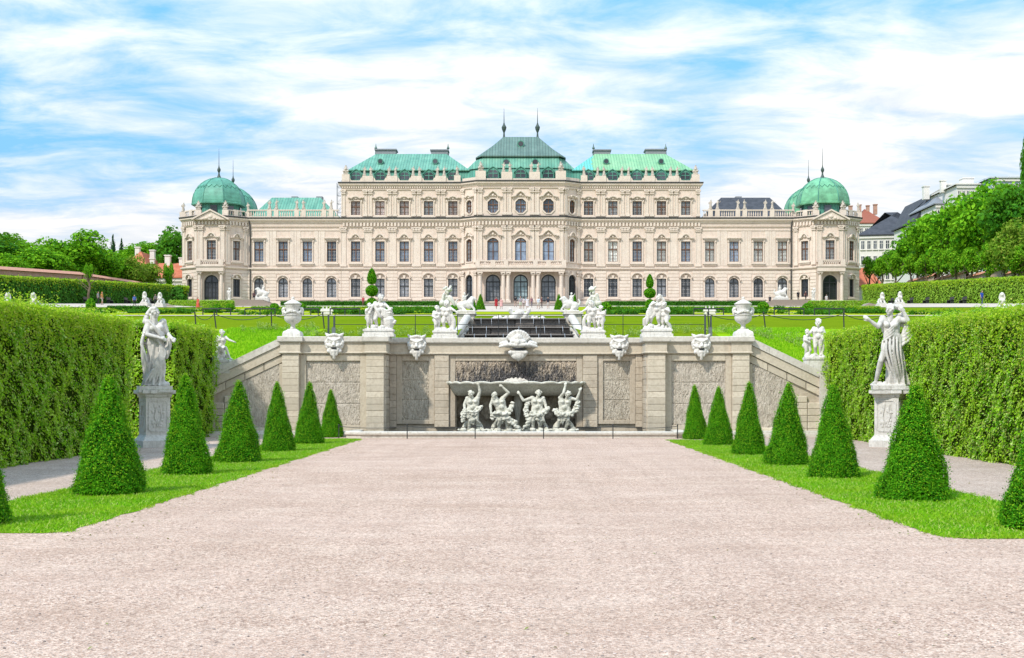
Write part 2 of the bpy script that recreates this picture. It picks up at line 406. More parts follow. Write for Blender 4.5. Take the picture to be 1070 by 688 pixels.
def TZ(x, Y):
    """height of the ground"""
    if Y >= 57: return ZG(x, Y)
    z1 = zprof(57); ax = abs(x)
    if ax <= 14.5:
        if Y < 50.6: return -.3
        z0 = hcop(x) - .1; t = max(0, (Y - 50.8) / 6.2); return z0 + (z1 - z0) * (1 - (1 - t) ** 1.35)
    if Y <= 38: return -.3
    t = (Y - 38) / 19; return -.3 + (z1 + .3) * t
def sheet(name, x0, x1, y0, y1, mat, dz, nx=1, edge=0, seed=0, kind='structure'):
    ys = sorted(set([y0, y1] + [p[0] for p in PROF if y0 < p[0] < y1]))
    if edge:
        n = max(8, int((y1 - y0) / .25)); ys = [y0 + (y1 - y0) * i / n for i in range(n + 1)]
    r = random.Random(seed); mb = MB(); fs = []
    for y in ys:
        for i in range(nx + 1):
            x = x0 + (x1 - x0) * i / nx; j = (r.random() - .5) * edge if i in (0, nx) else 0
            mb.v.append((x + j, y, (0 if y < 50 else TZ(x, y)) + dz))
    for k in range(len(ys) - 1):
        for i in range(nx):
            a = k * (nx + 1) + i; mb.f.append((a, a + 1, a + nx + 2, a + nx + 1)); mb.m.append(0)
    return tag(mb.build(name, mat), kind=kind)
mb = MB(); mb.quad((-400, -80, 0), (400, -80, 0), (400, 50.9, 0), (-400, 50.9, 0))
tag(mb.build('gravel_ground', M['gravel']), kind='structure')
# terrain above the wall
xs = [-600, -200, -110, -61, -55, -49.8, -49, -48.4, -47.8, -47.2, -30, -18, -14.5, -14.4] + sorted([-12.4 + .62 * i for i in range(41)] + [-5.3, 5.3, -2.5, 2.7]) + [14.4, 14.5, 18, 30, 47.2, 47.8, 48.4, 49, 49.8, 55, 61, 110, 200, 600]
ys = [38, 42, 46, 50.59, 50.61, 50.8, 51.3, 51.9, 52.6, 53.5, 54.5, 55.7, 57, 66, 75, 85, 92, 95, 99, 103, 106, 117, 140, 160, 180, 192, 205, 215, 226, 232, 260, 400, 1200, 3000]
mb = MB()
for y in ys:
    for x in xs: mb.v.append((x, y, TZ(x, y)))
nx = len(xs)
for j in range(len(ys) - 1):
    for i in range(nx - 1):
        xm = abs(xs[i] + xs[i + 1]) / 2
        if (xm < 14.45 and ys[j + 1] <= 50.81) or (xm < 5.3 and ys[j + 1] <= 51.91) or (-2.51 < (xs[i] + xs[i + 1]) / 2 < 2.71 and ys[j + 1] <= 66.1): continue
        a = j * nx + i; mb.f.append((a, a + 1, a + nx + 1, a + nx)); mb.m.append(1 if ys[j + 1] <= 57 and abs(xs[i] + xs[i + 1]) / 2 > 8.9 else 0)
tag(mb.build('terrain_lawn', [M['lawn'], M['bank']]), kind='structure')
sheet('terrace_path', -48, 48, 94.0, 96.4, M['path_pale'], .05)
sheet('parterre_bed', -47, 47, 98, 203, M['parterre'], .04)
sheet('side_walk', -60.8, -50.2, 106, 226, M['path_pale'], .05, 6)
sheet('side_walk', 50.2, 60.8, 106, 226, M['path_pale'], .05, 6)
sheet('forecourt_path', -48, 48, 206, 231.8, M['path_pale'], .03)
sheet('central_path', -6.6, 6.6, 148, 205.9, M['path_pale'], .06)
sheet('entrance_paving', -11.5, 11.5, 212, 229.5, M['steps_brown'], .09)
sheet('cross_path', -47, -12, 128, 131.5, M['path_pale'], .06)
sheet('cross_path', 12, 47, 128, 131.5, M['path_pale'], .06)
sheet('pavilion_path', -47, -30, 175, 179, M['path_pale'], .06)
sheet('pavilion_path', 30, 47, 175, 179, M['path_pale'], .06)
# lower garden: side paths and verges with real grass
sheet('side_path', -12.3, -8.25, 12, 48.2, M['gravel_grey'], .004, 2, .10, 1)
sheet('side_path', 8.2, 12.4, 12, 48.2, M['gravel_grey'], .004, 2, .10, 2)
VERGES = [(-8.35, -5.75, 16.3, 46.6), (5.58, 8.25, 15.7, 45.6)]
def vbounds(x0, x1, y0, y):
    """left and right edge of a verge: the near inner corner is rounded"""
    t = max(0.0, 1 - (y - y0) / .3); c = .3 * (1 - math.sqrt(max(0, 1 - t * t))); w = .02 * math.sin(y * 1.7) + .02 * math.sin(y * 4.1 + x0)
    return (x0 + w * .6, x1 - c + w) if x0 < 0 else (x0 + c + w, x1 + w * .6)
for i, (x0, x1, y0, y1) in enumerate(VERGES):
    mb = MB(); r = random.Random(i); n = int((y1 - y0) / .2)
    for k in range(n + 1):
        y = y0 + (y1 - y0) * k / n; a, b = vbounds(x0, x1, y0, y)
        for j in range(4): mb.v.append((a + (b - a) * j / 3 + (r.uniform(-.03, .03) if j in (0, 3) else 0), y, .006))
    for k in range(n):
        for j in range(3): q = k * 4 + j; mb.f.append((q, q + 1, q + 5, q + 4)); mb.m.append(0)
    tag(mb.build('verge_lawn', M['verge']), kind='structure')
M['blade'] = leafmat('grass blades', [(.09, .26, .004), (.15, .37, .005), (.23, .46, .01), (.36, .48, .03), (.55, .52, .22)], .35, (.34, .42, .02), .8)
rng = np.random.default_rng(5)
Vs = []
for (x0, x1, y0, y1) in VERGES:
    n = 78000
    X = rng.uniform(x0 - .14, x1 + .14, n); Y = rng.uniform(y0 - .04, y1, n)
    ab = np.array([vbounds(x0, x1, y0, v) for v in Y]); rag = .04 + .07 * (np.sin(Y * 5.3) * np.sin(Y * 2.1 + 1) + rng.normal(0, .5, n)); inside = (X > ab[:, 0] - rag) & (X < ab[:, 1] + rag); X, Y = X[inside], Y[inside]; n = len(X)
    # thin bare patches and ragged edges
    keep = (np.sin(X * 2.1 + Y * .9) + np.sin(Y * 1.7 - X * 3.3) + rng.normal(0, .5, n)) > -1.55
    X, Y = X[keep], Y[keep]; n = len(X)
    h = rng.uniform(.016, .045, n) * (1 + .5 * (rng.random(n) > .985)); w = rng.uniform(.006, .013, n)
    a = rng.uniform(0, 2 * np.pi, n); l = rng.normal(0, .028, (n, 2))
    dx, dy = np.cos(a) * w, np.sin(a) * w; z = np.full(n, .004)
    q = np.stack([np.stack([X - dx, Y - dy, z], 1), np.stack([X + dx, Y + dy, z], 1),
                  np.stack([X + l[:, 0] + dx * .25, Y + l[:, 1] + dy * .25, z + h], 1), np.stack([X + l[:, 0] - dx * .25, Y + l[:, 1] - dy * .25, z + h], 1)], 1)
    Vs.append(q.reshape(-1, 3))
V = np.vstack(Vs)
tag(link('grass', quads_mesh('grass', V, np.arange(len(V)).reshape(-1, 4), [M['blade']])), 'short bright green grass on the two verges beside the gravel', 'grass', kind='stuff')
# pebbles lying loose on the gravel
mb = MB(); r = random.Random(3)
for _ in range(1900):
    y = 8 + 22 * r.random() ** 1.6; x = (r.random() - .5) * y * .86; s = r.uniform(.004, .011)
    if abs(x) > 5.6 and y > 15: continue
    mb.ball((x, y, s * .3), (s * r.uniform(.8, 1.4), s, s * .6), 6, 4, r.choice((0, 0, 1)))
tag(mb.build('loose_gravel', [plain('light pebble', (.52, .44, .40), .9), plain('dark pebble', (.20, .17, .155), .9)]), 'loose pebbles scattered over the pinkish gravel', 'gravel', kind='stuff')

# dry leaves and twigs blown against the verges
rg2 = np.random.default_rng(77); P = []
for sx in (-1, 1):
    n = 260; y = 15.5 + 30 * rg2.random(n) ** 1.4; x = sx * (5.6 - np.abs(rg2.normal(0, .35, n))) ; P.append(np.stack([x, y, np.full(n, .012)], 1))
n = 130; y = 8.5 + 25 * rg2.random(n) ** 1.5; P.append(np.stack([rg2.uniform(-.42, .42, n) * y * .9, y, np.full(n, .012)], 1)); P = np.vstack(P)
M['dry_leaf'] = leafmat('dry fallen leaves', [(.20, .12, .05), (.28, .20, .09), (.12, .08, .05), (.22, .24, .07)], .1)
tag(link('fallen_leaves', quads_mesh('fallen_leaves', *leaf_arrays(P, np.tile([0, 0, 1.], (len(P), 1)), rg2.uniform(.012, .03, len(P)), .5, rg2, .25), [M['dry_leaf']])), 'dry leaves and twigs lying on the gravel near the grass verges', 'leaves', kind='stuff')
# ================================================================ the palace
YW = 232.0; YC = 229.8; YP = 229.3
palace = empty('palace', (0, YW, 17.4))
tag(palace, 'long cream baroque palace with green copper roofs and two domed corner pavilions', 'palace')
PINV = Matrix.Translation((0, -YW, -17.4))
def plink(name, me, loc=(0, 0, 0), rz=0, parent=None):
    o = link(name, me, parent or palace, loc, rz)
    if parent is None: o.matrix_parent_inverse = PINV
    return o
def outline(kind, w, h, grow=0.0):
    """closed opening outline (x,z), sill at z=0; returns (bottom left->right, top left->right)"""
    g = grow; hw = w / 2 + g
    if kind == 'rect': return [(-hw, -g), (hw, -g)], [(-hw, h + g), (hw, h + g)]
    if kind == 'arch':
        r = hw; zs = h - w / 2
        return [(-hw, -g), (hw, -g)], [(-r * math.cos(math.pi * i / 12), zs + r * math.sin(math.pi * i / 12)) for i in range(13)]
    if kind == 'segarch':
        rise = w * .30; n = 10
        return [(-hw, -g), (hw, -g)], [(-hw + 2 * hw * i / n, h - rise + g + rise * math.sin(math.pi * i / n) ** .8) for i in range(n + 1)]
    if kind == 'oct':
        c = w * .3 + g * .3
        return [(-hw, -g + c), (-hw + c, -g), (hw - c, -g), (hw, -g + c)], [(-hw, h + g - c), (-hw + c, h + g), (hw - c, h + g), (hw, h + g - c)]
def wall(mb, x0, L, z0, z1, holes, depth=.45, m=0):
    """front face y=0 of the current frame from x0..x0+L with openings (u, z, w, h, kind) and reveals"""
    cur = x0
    for u, z, w, h, kind in sorted(holes):
        bot, top = outline(kind, w, h); bot = [(u + a, z + b) for a, b in bot]; top = [(u + a, z + b) for a, b in top]
        if top[0][0] > bot[0][0] + 1e-6: bot, top = bot, top
        ul, ur = u - w / 2, u + w / 2
        mb.quad((cur, 0, z0), (ul, 0, z0), (ul, 0, z1), (cur, 0, z1), m)
        for p, q in zip(bot, bot[1:]): mb.quad((p[0], 0, z0), (q[0], 0, z0), (q[0], 0, q[1]), (p[0], 0, p[1]), m)
        for p, q in zip(top, top[1:]): mb.quad((p[0], 0, p[1]), (q[0], 0, q[1]), (q[0], 0, z1), (p[0], 0, z1), m)
        loop = bot + top[::-1]
        for p, q in zip(loop, loop[1:] + loop[:1]): mb.quad((p[0], 0, p[1]), (q[0], 0, q[1]), (q[0], depth, q[1]), (p[0], depth, p[1]), m)
        cur = ur
    mb.quad((cur, 0, z0), (x0 + L, 0, z0), (x0 + L, 0, z1), (cur, 0, z1), m)
def loop_pts(kind, w, h, g=0.0):
    b, t = outline(kind, w, h, g); return b + t[::-1]
HOODS = {}
def hood_paths(style, w):
    k = w / 1.76
    if style == 'curved': return [[(-1.5 * k, 0), (-1.0 * k, .0), (-.78 * k, .10), (-.6 * k, .42), (-.3 * k, .66), (0, .74), (.3 * k, .66), (.6 * k, .42), (.78 * k, .10), (1.0 * k, 0), (1.5 * k, 0)]]
    if style == 'ogee': return [[(-1.55 * k, -.05), (-1.25 * k, 0.02), (-.9 * k, .12), (-.6 * k, .55), (-.28 * k, .84), (0, 1.0), (.28 * k, .84), (.6 * k, .55), (.9 * k, .12), (1.25 * k, .02), (1.55 * k, -.05)]]
    if style == 'flat': return [[(-1.36 * k, 0), (1.36 * k, 0)], [(-1.15 * k, -.28), (1.15 * k, -.28)]]
    if style == 'swag': return [[(-1.45 * k, .12), (-1.1 * k, .20), (-.8 * k, .05), (-.45 * k, .30), (0, .40), (.45 * k, .30), (.8 * k, .05), (1.1 * k, .20), (1.45 * k, .12)]]
    if style == 'round': return [[(-1.12 * k * math.cos(math.pi * i / 12), -.1 + .95 * k * math.sin(math.pi * i / 12)) for i in range(13)]]
    return []
def window_meshes(kind, w, h, hood, sill=True, bars=(1, 3), case=.2, keystone=False, sashmat='sash_brown', barmat=None, inner=True, hoodgap=.42, fr=.085):
    out = {}
    s = MB(); a = loop_pts(kind, w, h); b = loop_pts(kind, w, h, case); n = len(a)
    for i in range(n):
        j = (i + 1) % n
        s.add([(a[i][0], -.14, a[i][1]), (a[j][0], -.14, a[j][1]), (b[j][0], -.14, b[j][1]), (b[i][0], -.14, b[i][1]),
               (b[i][0], .02, b[i][1]), (b[j][0], .02, b[j][1]), (a[i][0], .02, a[i][1]), (a[j][0], .02, a[j][1])], [(0, 1, 2, 3), (3, 2, 5, 4), (1, 0, 6, 7)])
    if sill:
        s.box(-w / 2 - .42, w / 2 + .42, -.36, .02, -case - .26, -case - .03); s.box(-w / 2 - .3, w / 2 + .3, -.22, .02, -case - .5, -case - .27)
    if keystone:
        s.prism([(-.16, h + .03), (.16, h + .03), (.26, h + .62), (-.26, h + .62)], -.3, .02)
    out['window'] = s.mesh('window', M['cream_trim'])
    if hood:
        s = MB()
        for k, p in enumerate(hood_paths(hood, w)):
            p = [(x, z + h + case + hoodgap) for x, z in p]
            s.ribbon(p, .2 if k == 0 else .14, -.48 if k == 0 else -.3, .02)
            if k == 0: s.ribbon([(x * .97, z - .17) for x, z in p], .13, -.3, .02)
        if hood in ('curved', 'ogee', 'swag'):
            zc = h + case + hoodgap + (.26 if hood != 'swag' else .05)
            s.ball((0, -.12, zc), (.3, .22, .3), 8, 6); s.ball((-.42, -.08, zc - .17), (.22, .16, .14), 6, 5); s.ball((.42, -.08, zc - .17), (.22, .16, .14), 6, 5)
            for sg in (-1, 1):
                s.ball((sg * w * .66, -.14, zc - .55), (.13, .16, .3), 6, 5)
        if hood == 'flat':
            for sg in (-1, 1): s.box(sg * w * .62 - .11, sg * w * .62 + .11, -.24, .02, h + case + hoodgap - .75, h + case + hoodgap - .36)
        out['hood'] = s.mesh('hood', M['cream_trim'])
    s = MB(); f = fr; c = loop_pts(kind, w - .02, h - .02)
    cx, cz = 0, h / 2
    d = [((x) * (1 - 2 * f / w), cz + (z - cz) * (1 - 2 * f / h)) for x, z in c]
    for i in range(n):
        j = (i + 1) % n
        s.add([(c[i][0], .2, c[i][1]), (c[j][0], .2, c[j][1]), (d[j][0], .2, d[j][1]), (d[i][0], .2, d[i][1]), (d[i][0], .32, d[i][1]), (d[j][0], .32, d[j][1])], [(0, 1, 2, 3), (3, 2, 5, 4)])
    top = h - (w / 2 if kind == 'arch' else (w * .3 if kind == 'segarch' else 0))
    s.box(-.075, .075, .17, .31, .05, h - .06)                       # mullion
    tz = top if kind in ('arch', 'segarch') else h * .60
    s.box(-w / 2 + .04, w / 2 - .04, .165, .305, tz - .085, tz + .085)     # transom
    out['sash'] = s.mesh('sash', M[sashmat])
    if inner:
        s = MB(); nb, nh = bars
        for sg in (-1, 1):
            for k in range(1, nb + 1):
                x = sg * (.075 + (w / 2 - .16) * k / (nb + 1)); s.box(x - .022, x + .022, .225, .29, .09, min(h - .1, top))
        for k in range(1, nh + 1):
            z = top * k / (nh + 1)
            if abs(z - tz) > .2: s.box(-w / 2 + .08, w / 2 - .08, .23, .285, z - .022, z + .022)
        out['glazing_bar'] = s.mesh('glazing_bar', M[barmat or sashmat])
    g = MB(); pts = loop_pts(kind, w + .04, h + .02); g.add([(x, .33, z) for x, z in pts], [tuple(range(n))])
    out['_pane'] = g
    return out
PANES = {}
def put_window(proto, key, u, z, a, o, glassname, name='window'):
    """copy of a window prototype at u along the frame (origin o, angle a)"""
    x = o[0] + u * math.cos(a); y = o[1] + u * math.sin(a)
    w = plink(name, proto['window'], (x, y, z), a)
    for k in ('hood', 'sash', 'glazing_bar'):
        if k in proto: link(k, proto[k], w)
    pk = (key, glassname)
    if pk not in PANES: PANES[pk] = proto['_pane'].mesh('pane', M[glassname])
    link('pane', PANES[pk], w)
    return w
W = {
 'main': window_meshes('rect', 1.76, 3.8, 'curved', bars=(1, 5), barmat='bar_grey'),
 'side': window_meshes('rect', 1.76, 3.8, 'flat', bars=(1, 5), barmat='bar_grey'),
 'attic': window_meshes('rect', 1.76, 2.6, 'swag', bars=(1, 3), barmat='sash_white', hoodgap=.3),
 'ground': window_meshes('rect', 1.76, 3.4, 'round', bars=(1, 4), barmat='bar_grey', sashmat='sash_dark', keystone=True, hoodgap=.05),
 'gside': window_meshes('arch', 1.8, 3.6, 'round', bars=(1, 4), barmat='bar_grey', sashmat='sash_dark', keystone=True, hoodgap=-.55),
 'oct': window_meshes('oct', 1.95, 2.6, 'ogee', bars=(1, 2), sill=False, hoodgap=.25),
 'octn': window_meshes('oct', 1.25, 2.5, 'swag', bars=(0, 2), sill=False, hoodgap=.3),
 'arch': window_meshes('segarch', 2.1, 4.3, 'ogee', bars=(0, 1), hoodgap=.28, sill=False),
 'archn': window_meshes('segarch', 1.3, 4.2, 'curved', bars=(0, 4), hoodgap=.3, sill=False),
 'doorn': window_meshes('arch', 1.7, 5.0, None, bars=(0, 3), fr=.16, sill=False, sashmat='sash_dark', keystone=True),
 'door': window_meshes('arch', 2.7, 5.0, None, bars=(1, 3), fr=.2, sill=False, sashmat='sash_dark', keystone=True),
 'pav': window_meshes('rect', 1.7, 3.6, 'curved', bars=(1, 5), barmat='bar_grey'),
 'pavn': window_meshes('rect', 1.4, 3.6, 'curved', bars=(1, 5), barmat='bar_grey'),
 'pavg': window_meshes('rect', 1.4, 3.3, 'round', bars=(1, 4), sashmat='sash_dark', keystone=True, hoodgap=.05),
}
ZB, ZS, ZC, ZA = 17.3, 24.25, 33.45, 40.05
u5 = [12.65 + 4.53 * k for k in range(5)]; u4 = [35.25 + 4.52 * k for k in range(4)]
rg = random.Random(4)
def pane_for(floor, x):
    if floor == 'attic': return 'glass_pink' if rg.random() < .75 else 'glass_grey'
    if floor == 'ground': return rg.choice(['glass_grey', 'glass_dark', 'glass_grey'])
    return ('glass_pale' if rg.random() < .8 else 'glass_blue') if x > 9 else ('glass_blue' if x < -20 or rg.random() < .7 else 'glass_grey')
def capital(mb, u, z, w, n0):
    mb.box(u - w / 2 - .1, u + w / 2 + .1, n0 - .14, n0 + .1, z, z + .16); mb.box(u - w / 2 - .2, u + w / 2 + .2, n0 - .24, n0 + .1, z + .62, z + .8)
    for k in (-1, 0, 1): mb.ball((u + k * w * .36, n0 - .08, z + .4), (w * .22, .16, .25), 6, 5)
    for k in (-1, 1): mb.ball((u + k * (w / 2 + .05), n0 - .14, z + .55), (.17, .14, .15), 6, 5)
def pilaster(mb, u, z0, z1, w, n=.12, capd=True, panel=False):
    mb.box(u - w / 2 - .1, u + w / 2 + .1, -n - .1, .05, z0, z0 + .45)
    if panel:
        mb.box(u - w / 2, u - w / 2 + .13, -n, .05, z0 + .45, z1 - (.8 if capd else 0)); mb.box(u + w / 2 - .13, u + w / 2, -n, .05, z0 + .45, z1 - (.8 if capd else 0))
        mb.box(u - w / 2 + .13, u + w / 2 - .13, -n + .07, .05, z0 + .45, z1 - (.8 if capd else 0))
    else: mb.box(u - w / 2, u + w / 2, -n, .05, z0 + .45, z1 - (.8 if capd else 0))
    if capd: capital(mb, u, z1 - .8, w, -n)
def rustic(mb, u0, u1, holes, z0, z1, step=.62):
    """channelled ground floor: raised courses that stop at the openings"""
    k = 0; z = z0
    while z + step <= z1 + .01:
        segs = [(u0, u1)]
        for (u, hz, w, h, kind) in holes:
            top = hz + h + (.95 if kind == 'rect' else .35)
            if z + step > hz - .55 and z < top:
                hw = w / 2 + .34
                segs = [s for a, b in segs for s in ((a, min(b, u - hw)), (max(a, u + hw), b)) if s[1] - s[0] > .12]
        for a, b in segs: mb.block(a, b, -.09, .02, z + .035, z + step - .035, .035)
        z += step; k += 1
mbw = MB()          # walls
trim = MB()         # pilasters, strings, friezes
# ---- wings and side wings (frame: x along facade at Y=YW)
for sg in (-1, 1):
    us = sorted(sg * u for u in u5); uq = sorted(sg * u for u in u4)
    a0, a1 = (11.0, 33.45) if sg > 0 else (-33.45, -11.0)
    b0, b1 = (33.45, 51.2) if sg > 0 else (-51.2, -33.45)
    for m_ in (mbw, trim): m_.frame((0, YW, 0), 0)
    hg = [(u, 18.95, 1.76, 3.4, 'rect') for u in us]
    wall(mbw, a0, a1 - a0, ZB, ZS, hg); wall(mbw, a0, a1 - a0, ZS, ZC, [(u, 25.5, 1.76, 3.8, 'rect') for u in us])
    wall(mbw, a0, a1 - a0, ZC, ZA, [(u, 34.2, 1.76, 2.6, 'rect') for u in us])
    rustic(trim, a0 + .02, a1 - .02, hg, ZB + .95, ZS - .3)
    for u in us:
        put_window(W['ground'], 'ground', u, 18.95, 0, (0, YW), pane_for('ground', u))
        put_window(W['main'], 'main', u, 25.5, 0, (0, YW), pane_for('main', u))
        put_window(W['attic'], 'attic', u, 34.2, 0, (0, YW), pane_for('attic', u))
    ps = [us[0] - 2.3] + [(a + b) / 2 for a, b in zip(us, us[1:])] + [us[-1] + 2.3]
    for u in ps:
        inner = abs(u) < 11.5
        if not inner:
            pilaster(trim, u, ZS + .35, 31.9, 1.5 if abs(u) < 32.4 else 1.0, panel=True)
            for k in ((-.48, .48) if abs(u) < 32.4 else (0,)): pilaster(trim, u + k, ZC + .5, 38.9, .62, .13, True, True)
        elif abs(u) > 10.4: pilaster(trim, u, ZS + .35, 31.9, .7); pilaster(trim, u, ZC + .5, 38.9, .6, .13)
    for u in us:                                                     # sunk aprons and side panels
        trim.box(u - 1.25, u + 1.25, -.07, .02, ZS + .45, ZS + .62); trim.box(u - .62, u + .62, -.07, .02, ZC + .12, ZC + .4)
    # frieze with consoles
    k = a0 + .3
    while k < a1 - .2:
        trim.box(k, k + .34, -.34, .02, 32.1, 32.75); k += .64
    k = a0 + .2
    while k < a1 - .2:
        trim.box(k, k + .2, -.28, .02, 39.2, 39.5); k += .42
    hs = [(u, 18.85, 1.8, 3.6, 'arch') for u in uq]
    wall(mbw, b0, b1 - b0, ZB, ZS, hs); wall(mbw, b0, b1 - b0, ZS, ZC, [(u, 25.5, 1.76, 3.8, 'rect') for u in uq])
    rustic(trim, b0 + .02, b1 - .02, hs, ZB + .95, ZS - .3)
    for u in uq:
        put_window(W['gside'], 'gside', u, 18.85, 0, (0, YW), 'glass_grey')
        put_window(W['side'], 'side', u, 25.5, 0, (0, YW), pane_for('main', u))
    for u in [(a + b) / 2 for a, b in zip(uq, uq[1:])]:
        for k in (-.62, .62): trim.box(u + k - .36, u + k + .36, -.07, .02, ZS + .5, 31.2)
        trim.box(u - .2, u + .2, -.03, .02, ZS + .5, 31.2)
    trim.box(b0 + .02, b1 - .02, -.1, .02, 31.3, 31.5)
    trim.box(b0 + .02, b1 - .02, -.05, .02, 32.2, 32.35)
    trim.box(min(b0, b1) + .02, max(b0, b1) - .02, -.22, .02, ZB, ZB + .9); trim.box(a0 + .02, a1 - .02, -.24, .02, ZB, ZB + .9)
    # wing flank above the side wing, and backs
    xo = sg * 33.45
    for m_ in (mbw, trim): m_.frame()
    mbw.quad((xo, YW, ZC), (xo, YW + 22, ZC), (xo, YW + 22, ZA), (xo, YW, ZA))
    mbw.quad((sg * 51.2, YW, ZB), (sg * 51.2, YW + 18, ZB), (sg * 51.2, YW + 18, ZC), (sg * 51.2, YW, ZC))
    mbw.quad((sg * 11, YW + 22, ZB), (sg * 51.2, YW + 22, ZB), (sg * 51.2, YW + 22, ZC), (sg * 11, YW + 22, ZC))
    mbw.quad((sg * 11, YW + 22.1, ZC), (sg * 33.45, YW + 22.1, ZC), (sg * 33.45, YW + 22.1, ZA), (sg * 11, YW + 22.1, ZA))
# ---- centre block: front face and canted faces
HF, HW = 8.0, 11.06
cw = math.hypot(HW - HF, YW - YC); ca = math.atan2(YW - YC, HW - HF)
for m_ in (mbw, trim): m_.frame((0, YC, 0), 0)
uc = (-5.12, 0, 5.12)
ZDOOR = 17.95
wall(mbw, -HF, 2 * HF, ZB, ZS, [(u, ZDOOR, 2.7, 5.0, 'arch') for u in uc])
wall(mbw, -HF, 2 * HF, ZS, ZC, [(u, 25.4, 2.1, 4.3, 'segarch') for u in uc])
wall(mbw, -HF, 2 * HF, ZC, ZA, [(u, 34.3, 1.95, 2.6, 'oct') for u in uc])
for u in uc:
    put_window(W['door'], 'door', u, ZDOOR, 0, (0, YC), 'glass_grey' if u else 'glass_hall', 'door')
    put_window(W['arch'], 'arch', u, 25.4, 0, (0, YC), 'glass_blue')
    put_window(W['oct'], 'oct', u, 34.3, 0, (0, YC), 'glass_blue')
for u in (-7.5, -3.02, -2.1, 2.1, 3.02, 7.5):
    pilaster(trim, u, ZS + 1.1, 31.9, .78, .2, True, True); pilaster(trim, u, ZC + .5, 38.9, .7, .16, True, True)
k = -HF + .2
while k < HF - .3: trim.box(k, k + .34, -.36, .02, 32.1, 32.75); k += .64
for sg in (-1, 1):
    o = (-HW, YW) if sg < 0 else (HF, YC); a = -ca if sg < 0 else ca
    for m_ in (mbw, trim): m_.frame((o[0], o[1], 0), a)
    um = cw / 2
    wall(mbw, 0, cw, ZB, ZS, [(um, ZDOOR, 1.7, 5.0, 'arch')]); wall(mbw, 0, cw, ZS, ZC, [(um, 25.4, 1.3, 4.2, 'segarch')])
    wall(mbw, 0, cw, ZC, ZA, [(um, 34.3, 1.25, 2.5, 'oct')])
    put_window(W['doorn'], 'doorn', um, ZDOOR, a, o, 'glass_dark'); put_window(W['archn'], 'archn', um, 25.4, a, o, 'glass_grey'); put_window(W['octn'], 'octn', um, 34.3, a, o, 'glass_grey')
    for u in (.42, cw - .42):
        pilaster(trim, u, ZB + .4, 23.6, .6, .2); pilaster(trim, u, ZS + .9, 31.9, .6, .18); pilaster(trim, u, ZC + .5, 38.9, .55, .14)
    k = .2
    while k < cw - .3: trim.box(k, k + .34, -.36, .02, 32.1, 32.75); k += .64
for m_ in (mbw, trim): m_.frame()
plink('wall', mbw.mesh('wall', M['cream']))
plink('wall_trim', trim.mesh('wall_trim', M['cream_trim']))
# ---- cornices and string courses swept along the whole plan
def octa(cx, sg):
    return [(cx - 6.1, YP + 2.7), (cx - 2.5, YP), (cx + 2.5, YP), (cx + 6.1, YP + 2.7)]
PCX = 57.0
mid = [(-33.45, YW), (-HW, YW), (-HF, YC), (HF, YC), (HW, YW), (33.45, YW)]
full = [(-51.0, YW)] + mid + [(51.0, YW)]
def prof_cornice(z, s=1.0): return [(-.3, z - .75 * s), (.10, z - .75 * s), (.14, z - .55 * s), (.28 * s, z - .48 * s), (.32 * s, z - .3 * s), (.5 * s, z - .26 * s), (.52 * s, z + .0), (-.3, z + .02)]
def prof_dark(z, s=1.0): return [(-.3, z + .025), (.6 * s, z + .025), (.62 * s, z + .27), (-.3, z + .40)]
co = MB()
for nm, ln_, pr_ in (('cornice', full, prof_cornice(ZC)), ('attic_cornice', [(-33.45, YW + 20)] + mid + [(33.45, YW + 20)], prof_cornice(ZA + .0, .95)), ('string_course', full, [(-.3, ZS - .28), (.16, ZS - .28), (.34, ZS - .08), (.34, ZS + .12), (-.3, ZS + .2)]),
                     ('string_course', full, [(-.3, 31.9), (.13, 31.9), (.2, 32.05), (-.3, 32.07)]), ('string_course', mid, [(-.3, 38.9), (.16, 38.9), (.22, 39.1), (-.3, 39.12)])):
    co = MB(); co.sweep(ln_, pr_); plink(nm, co.mesh(nm, M['cream_trim']))
for ln_, pr_ in ((full, prof_dark(ZC)), ([(-33.45, YW + 20)] + mid + [(33.45, YW + 20)], prof_dark(ZA, .95))): cd = MB(); cd.sweep(ln_, pr_); plink('cornice_flashing', cd.mesh('cornice_flashing', M['cornice_dark']))
# ---- portico
po = MB(); po.frame((0, YC, 0), 0)
for u in (-7.45, -3.2, -2.3, 2.3, 3.2, 7.45):
    q = MB(); q.frame((u, YC - 1.35, 0), 0)
    q.box(-.48, .48, -.48, .48, 17.35, 18.0); q.lathe([(.46, 18.0), (.46, 18.12), (.38, 18.2), (.37, 20), (.33, 22.6), (.42, 22.7), (.42, 22.8)], 0, 0, 14)
    q.box(-.5, .5, -.5, .5, 23.0, 23.25)
    for kx in (-.28, .28):
        for ky in (-.28, .28): q.ball((kx, ky, 22.9), .2, 6, 5)
    plink('column', q.mesh('column', M['cream_trim']))
po.box(-8.1, 8.1, -1.85, -.02, 23.3, 23.95)
po.box(-8.3, 8.3, -2.05, -.02, 23.97, 24.3)
plink('portico_slab', po.mesh('portico_slab', M['cream_trim']))
def balustrade(mb, x0, x1, y, z0, z1, posts, t=.3, seg=8, sp=.38):
    mb.box(x0, x1, y - t / 2, y + t / 2, z0, z0 + .2); mb.box(x0, x1, y - t / 2 - .05, y + t / 2 + .05, z1 - .2, z1)
    for p in posts: mb.box(p - .42, p + .42, y - t / 2 - .09, y + t / 2 + .09, z0 + .005, z1 + .06)
    x = x0 + .25; h = z1 - z0 - .4
    while x < x1 - .2:
        if all(abs(x - p) > .52 for p in posts): mb.lathe([(.07, z0 + .2), (.13, z0 + .2 + h * .35), (.06, z0 + .2 + h * .7), (.1, z1 - .2)], x, y, 6)
        x += sp
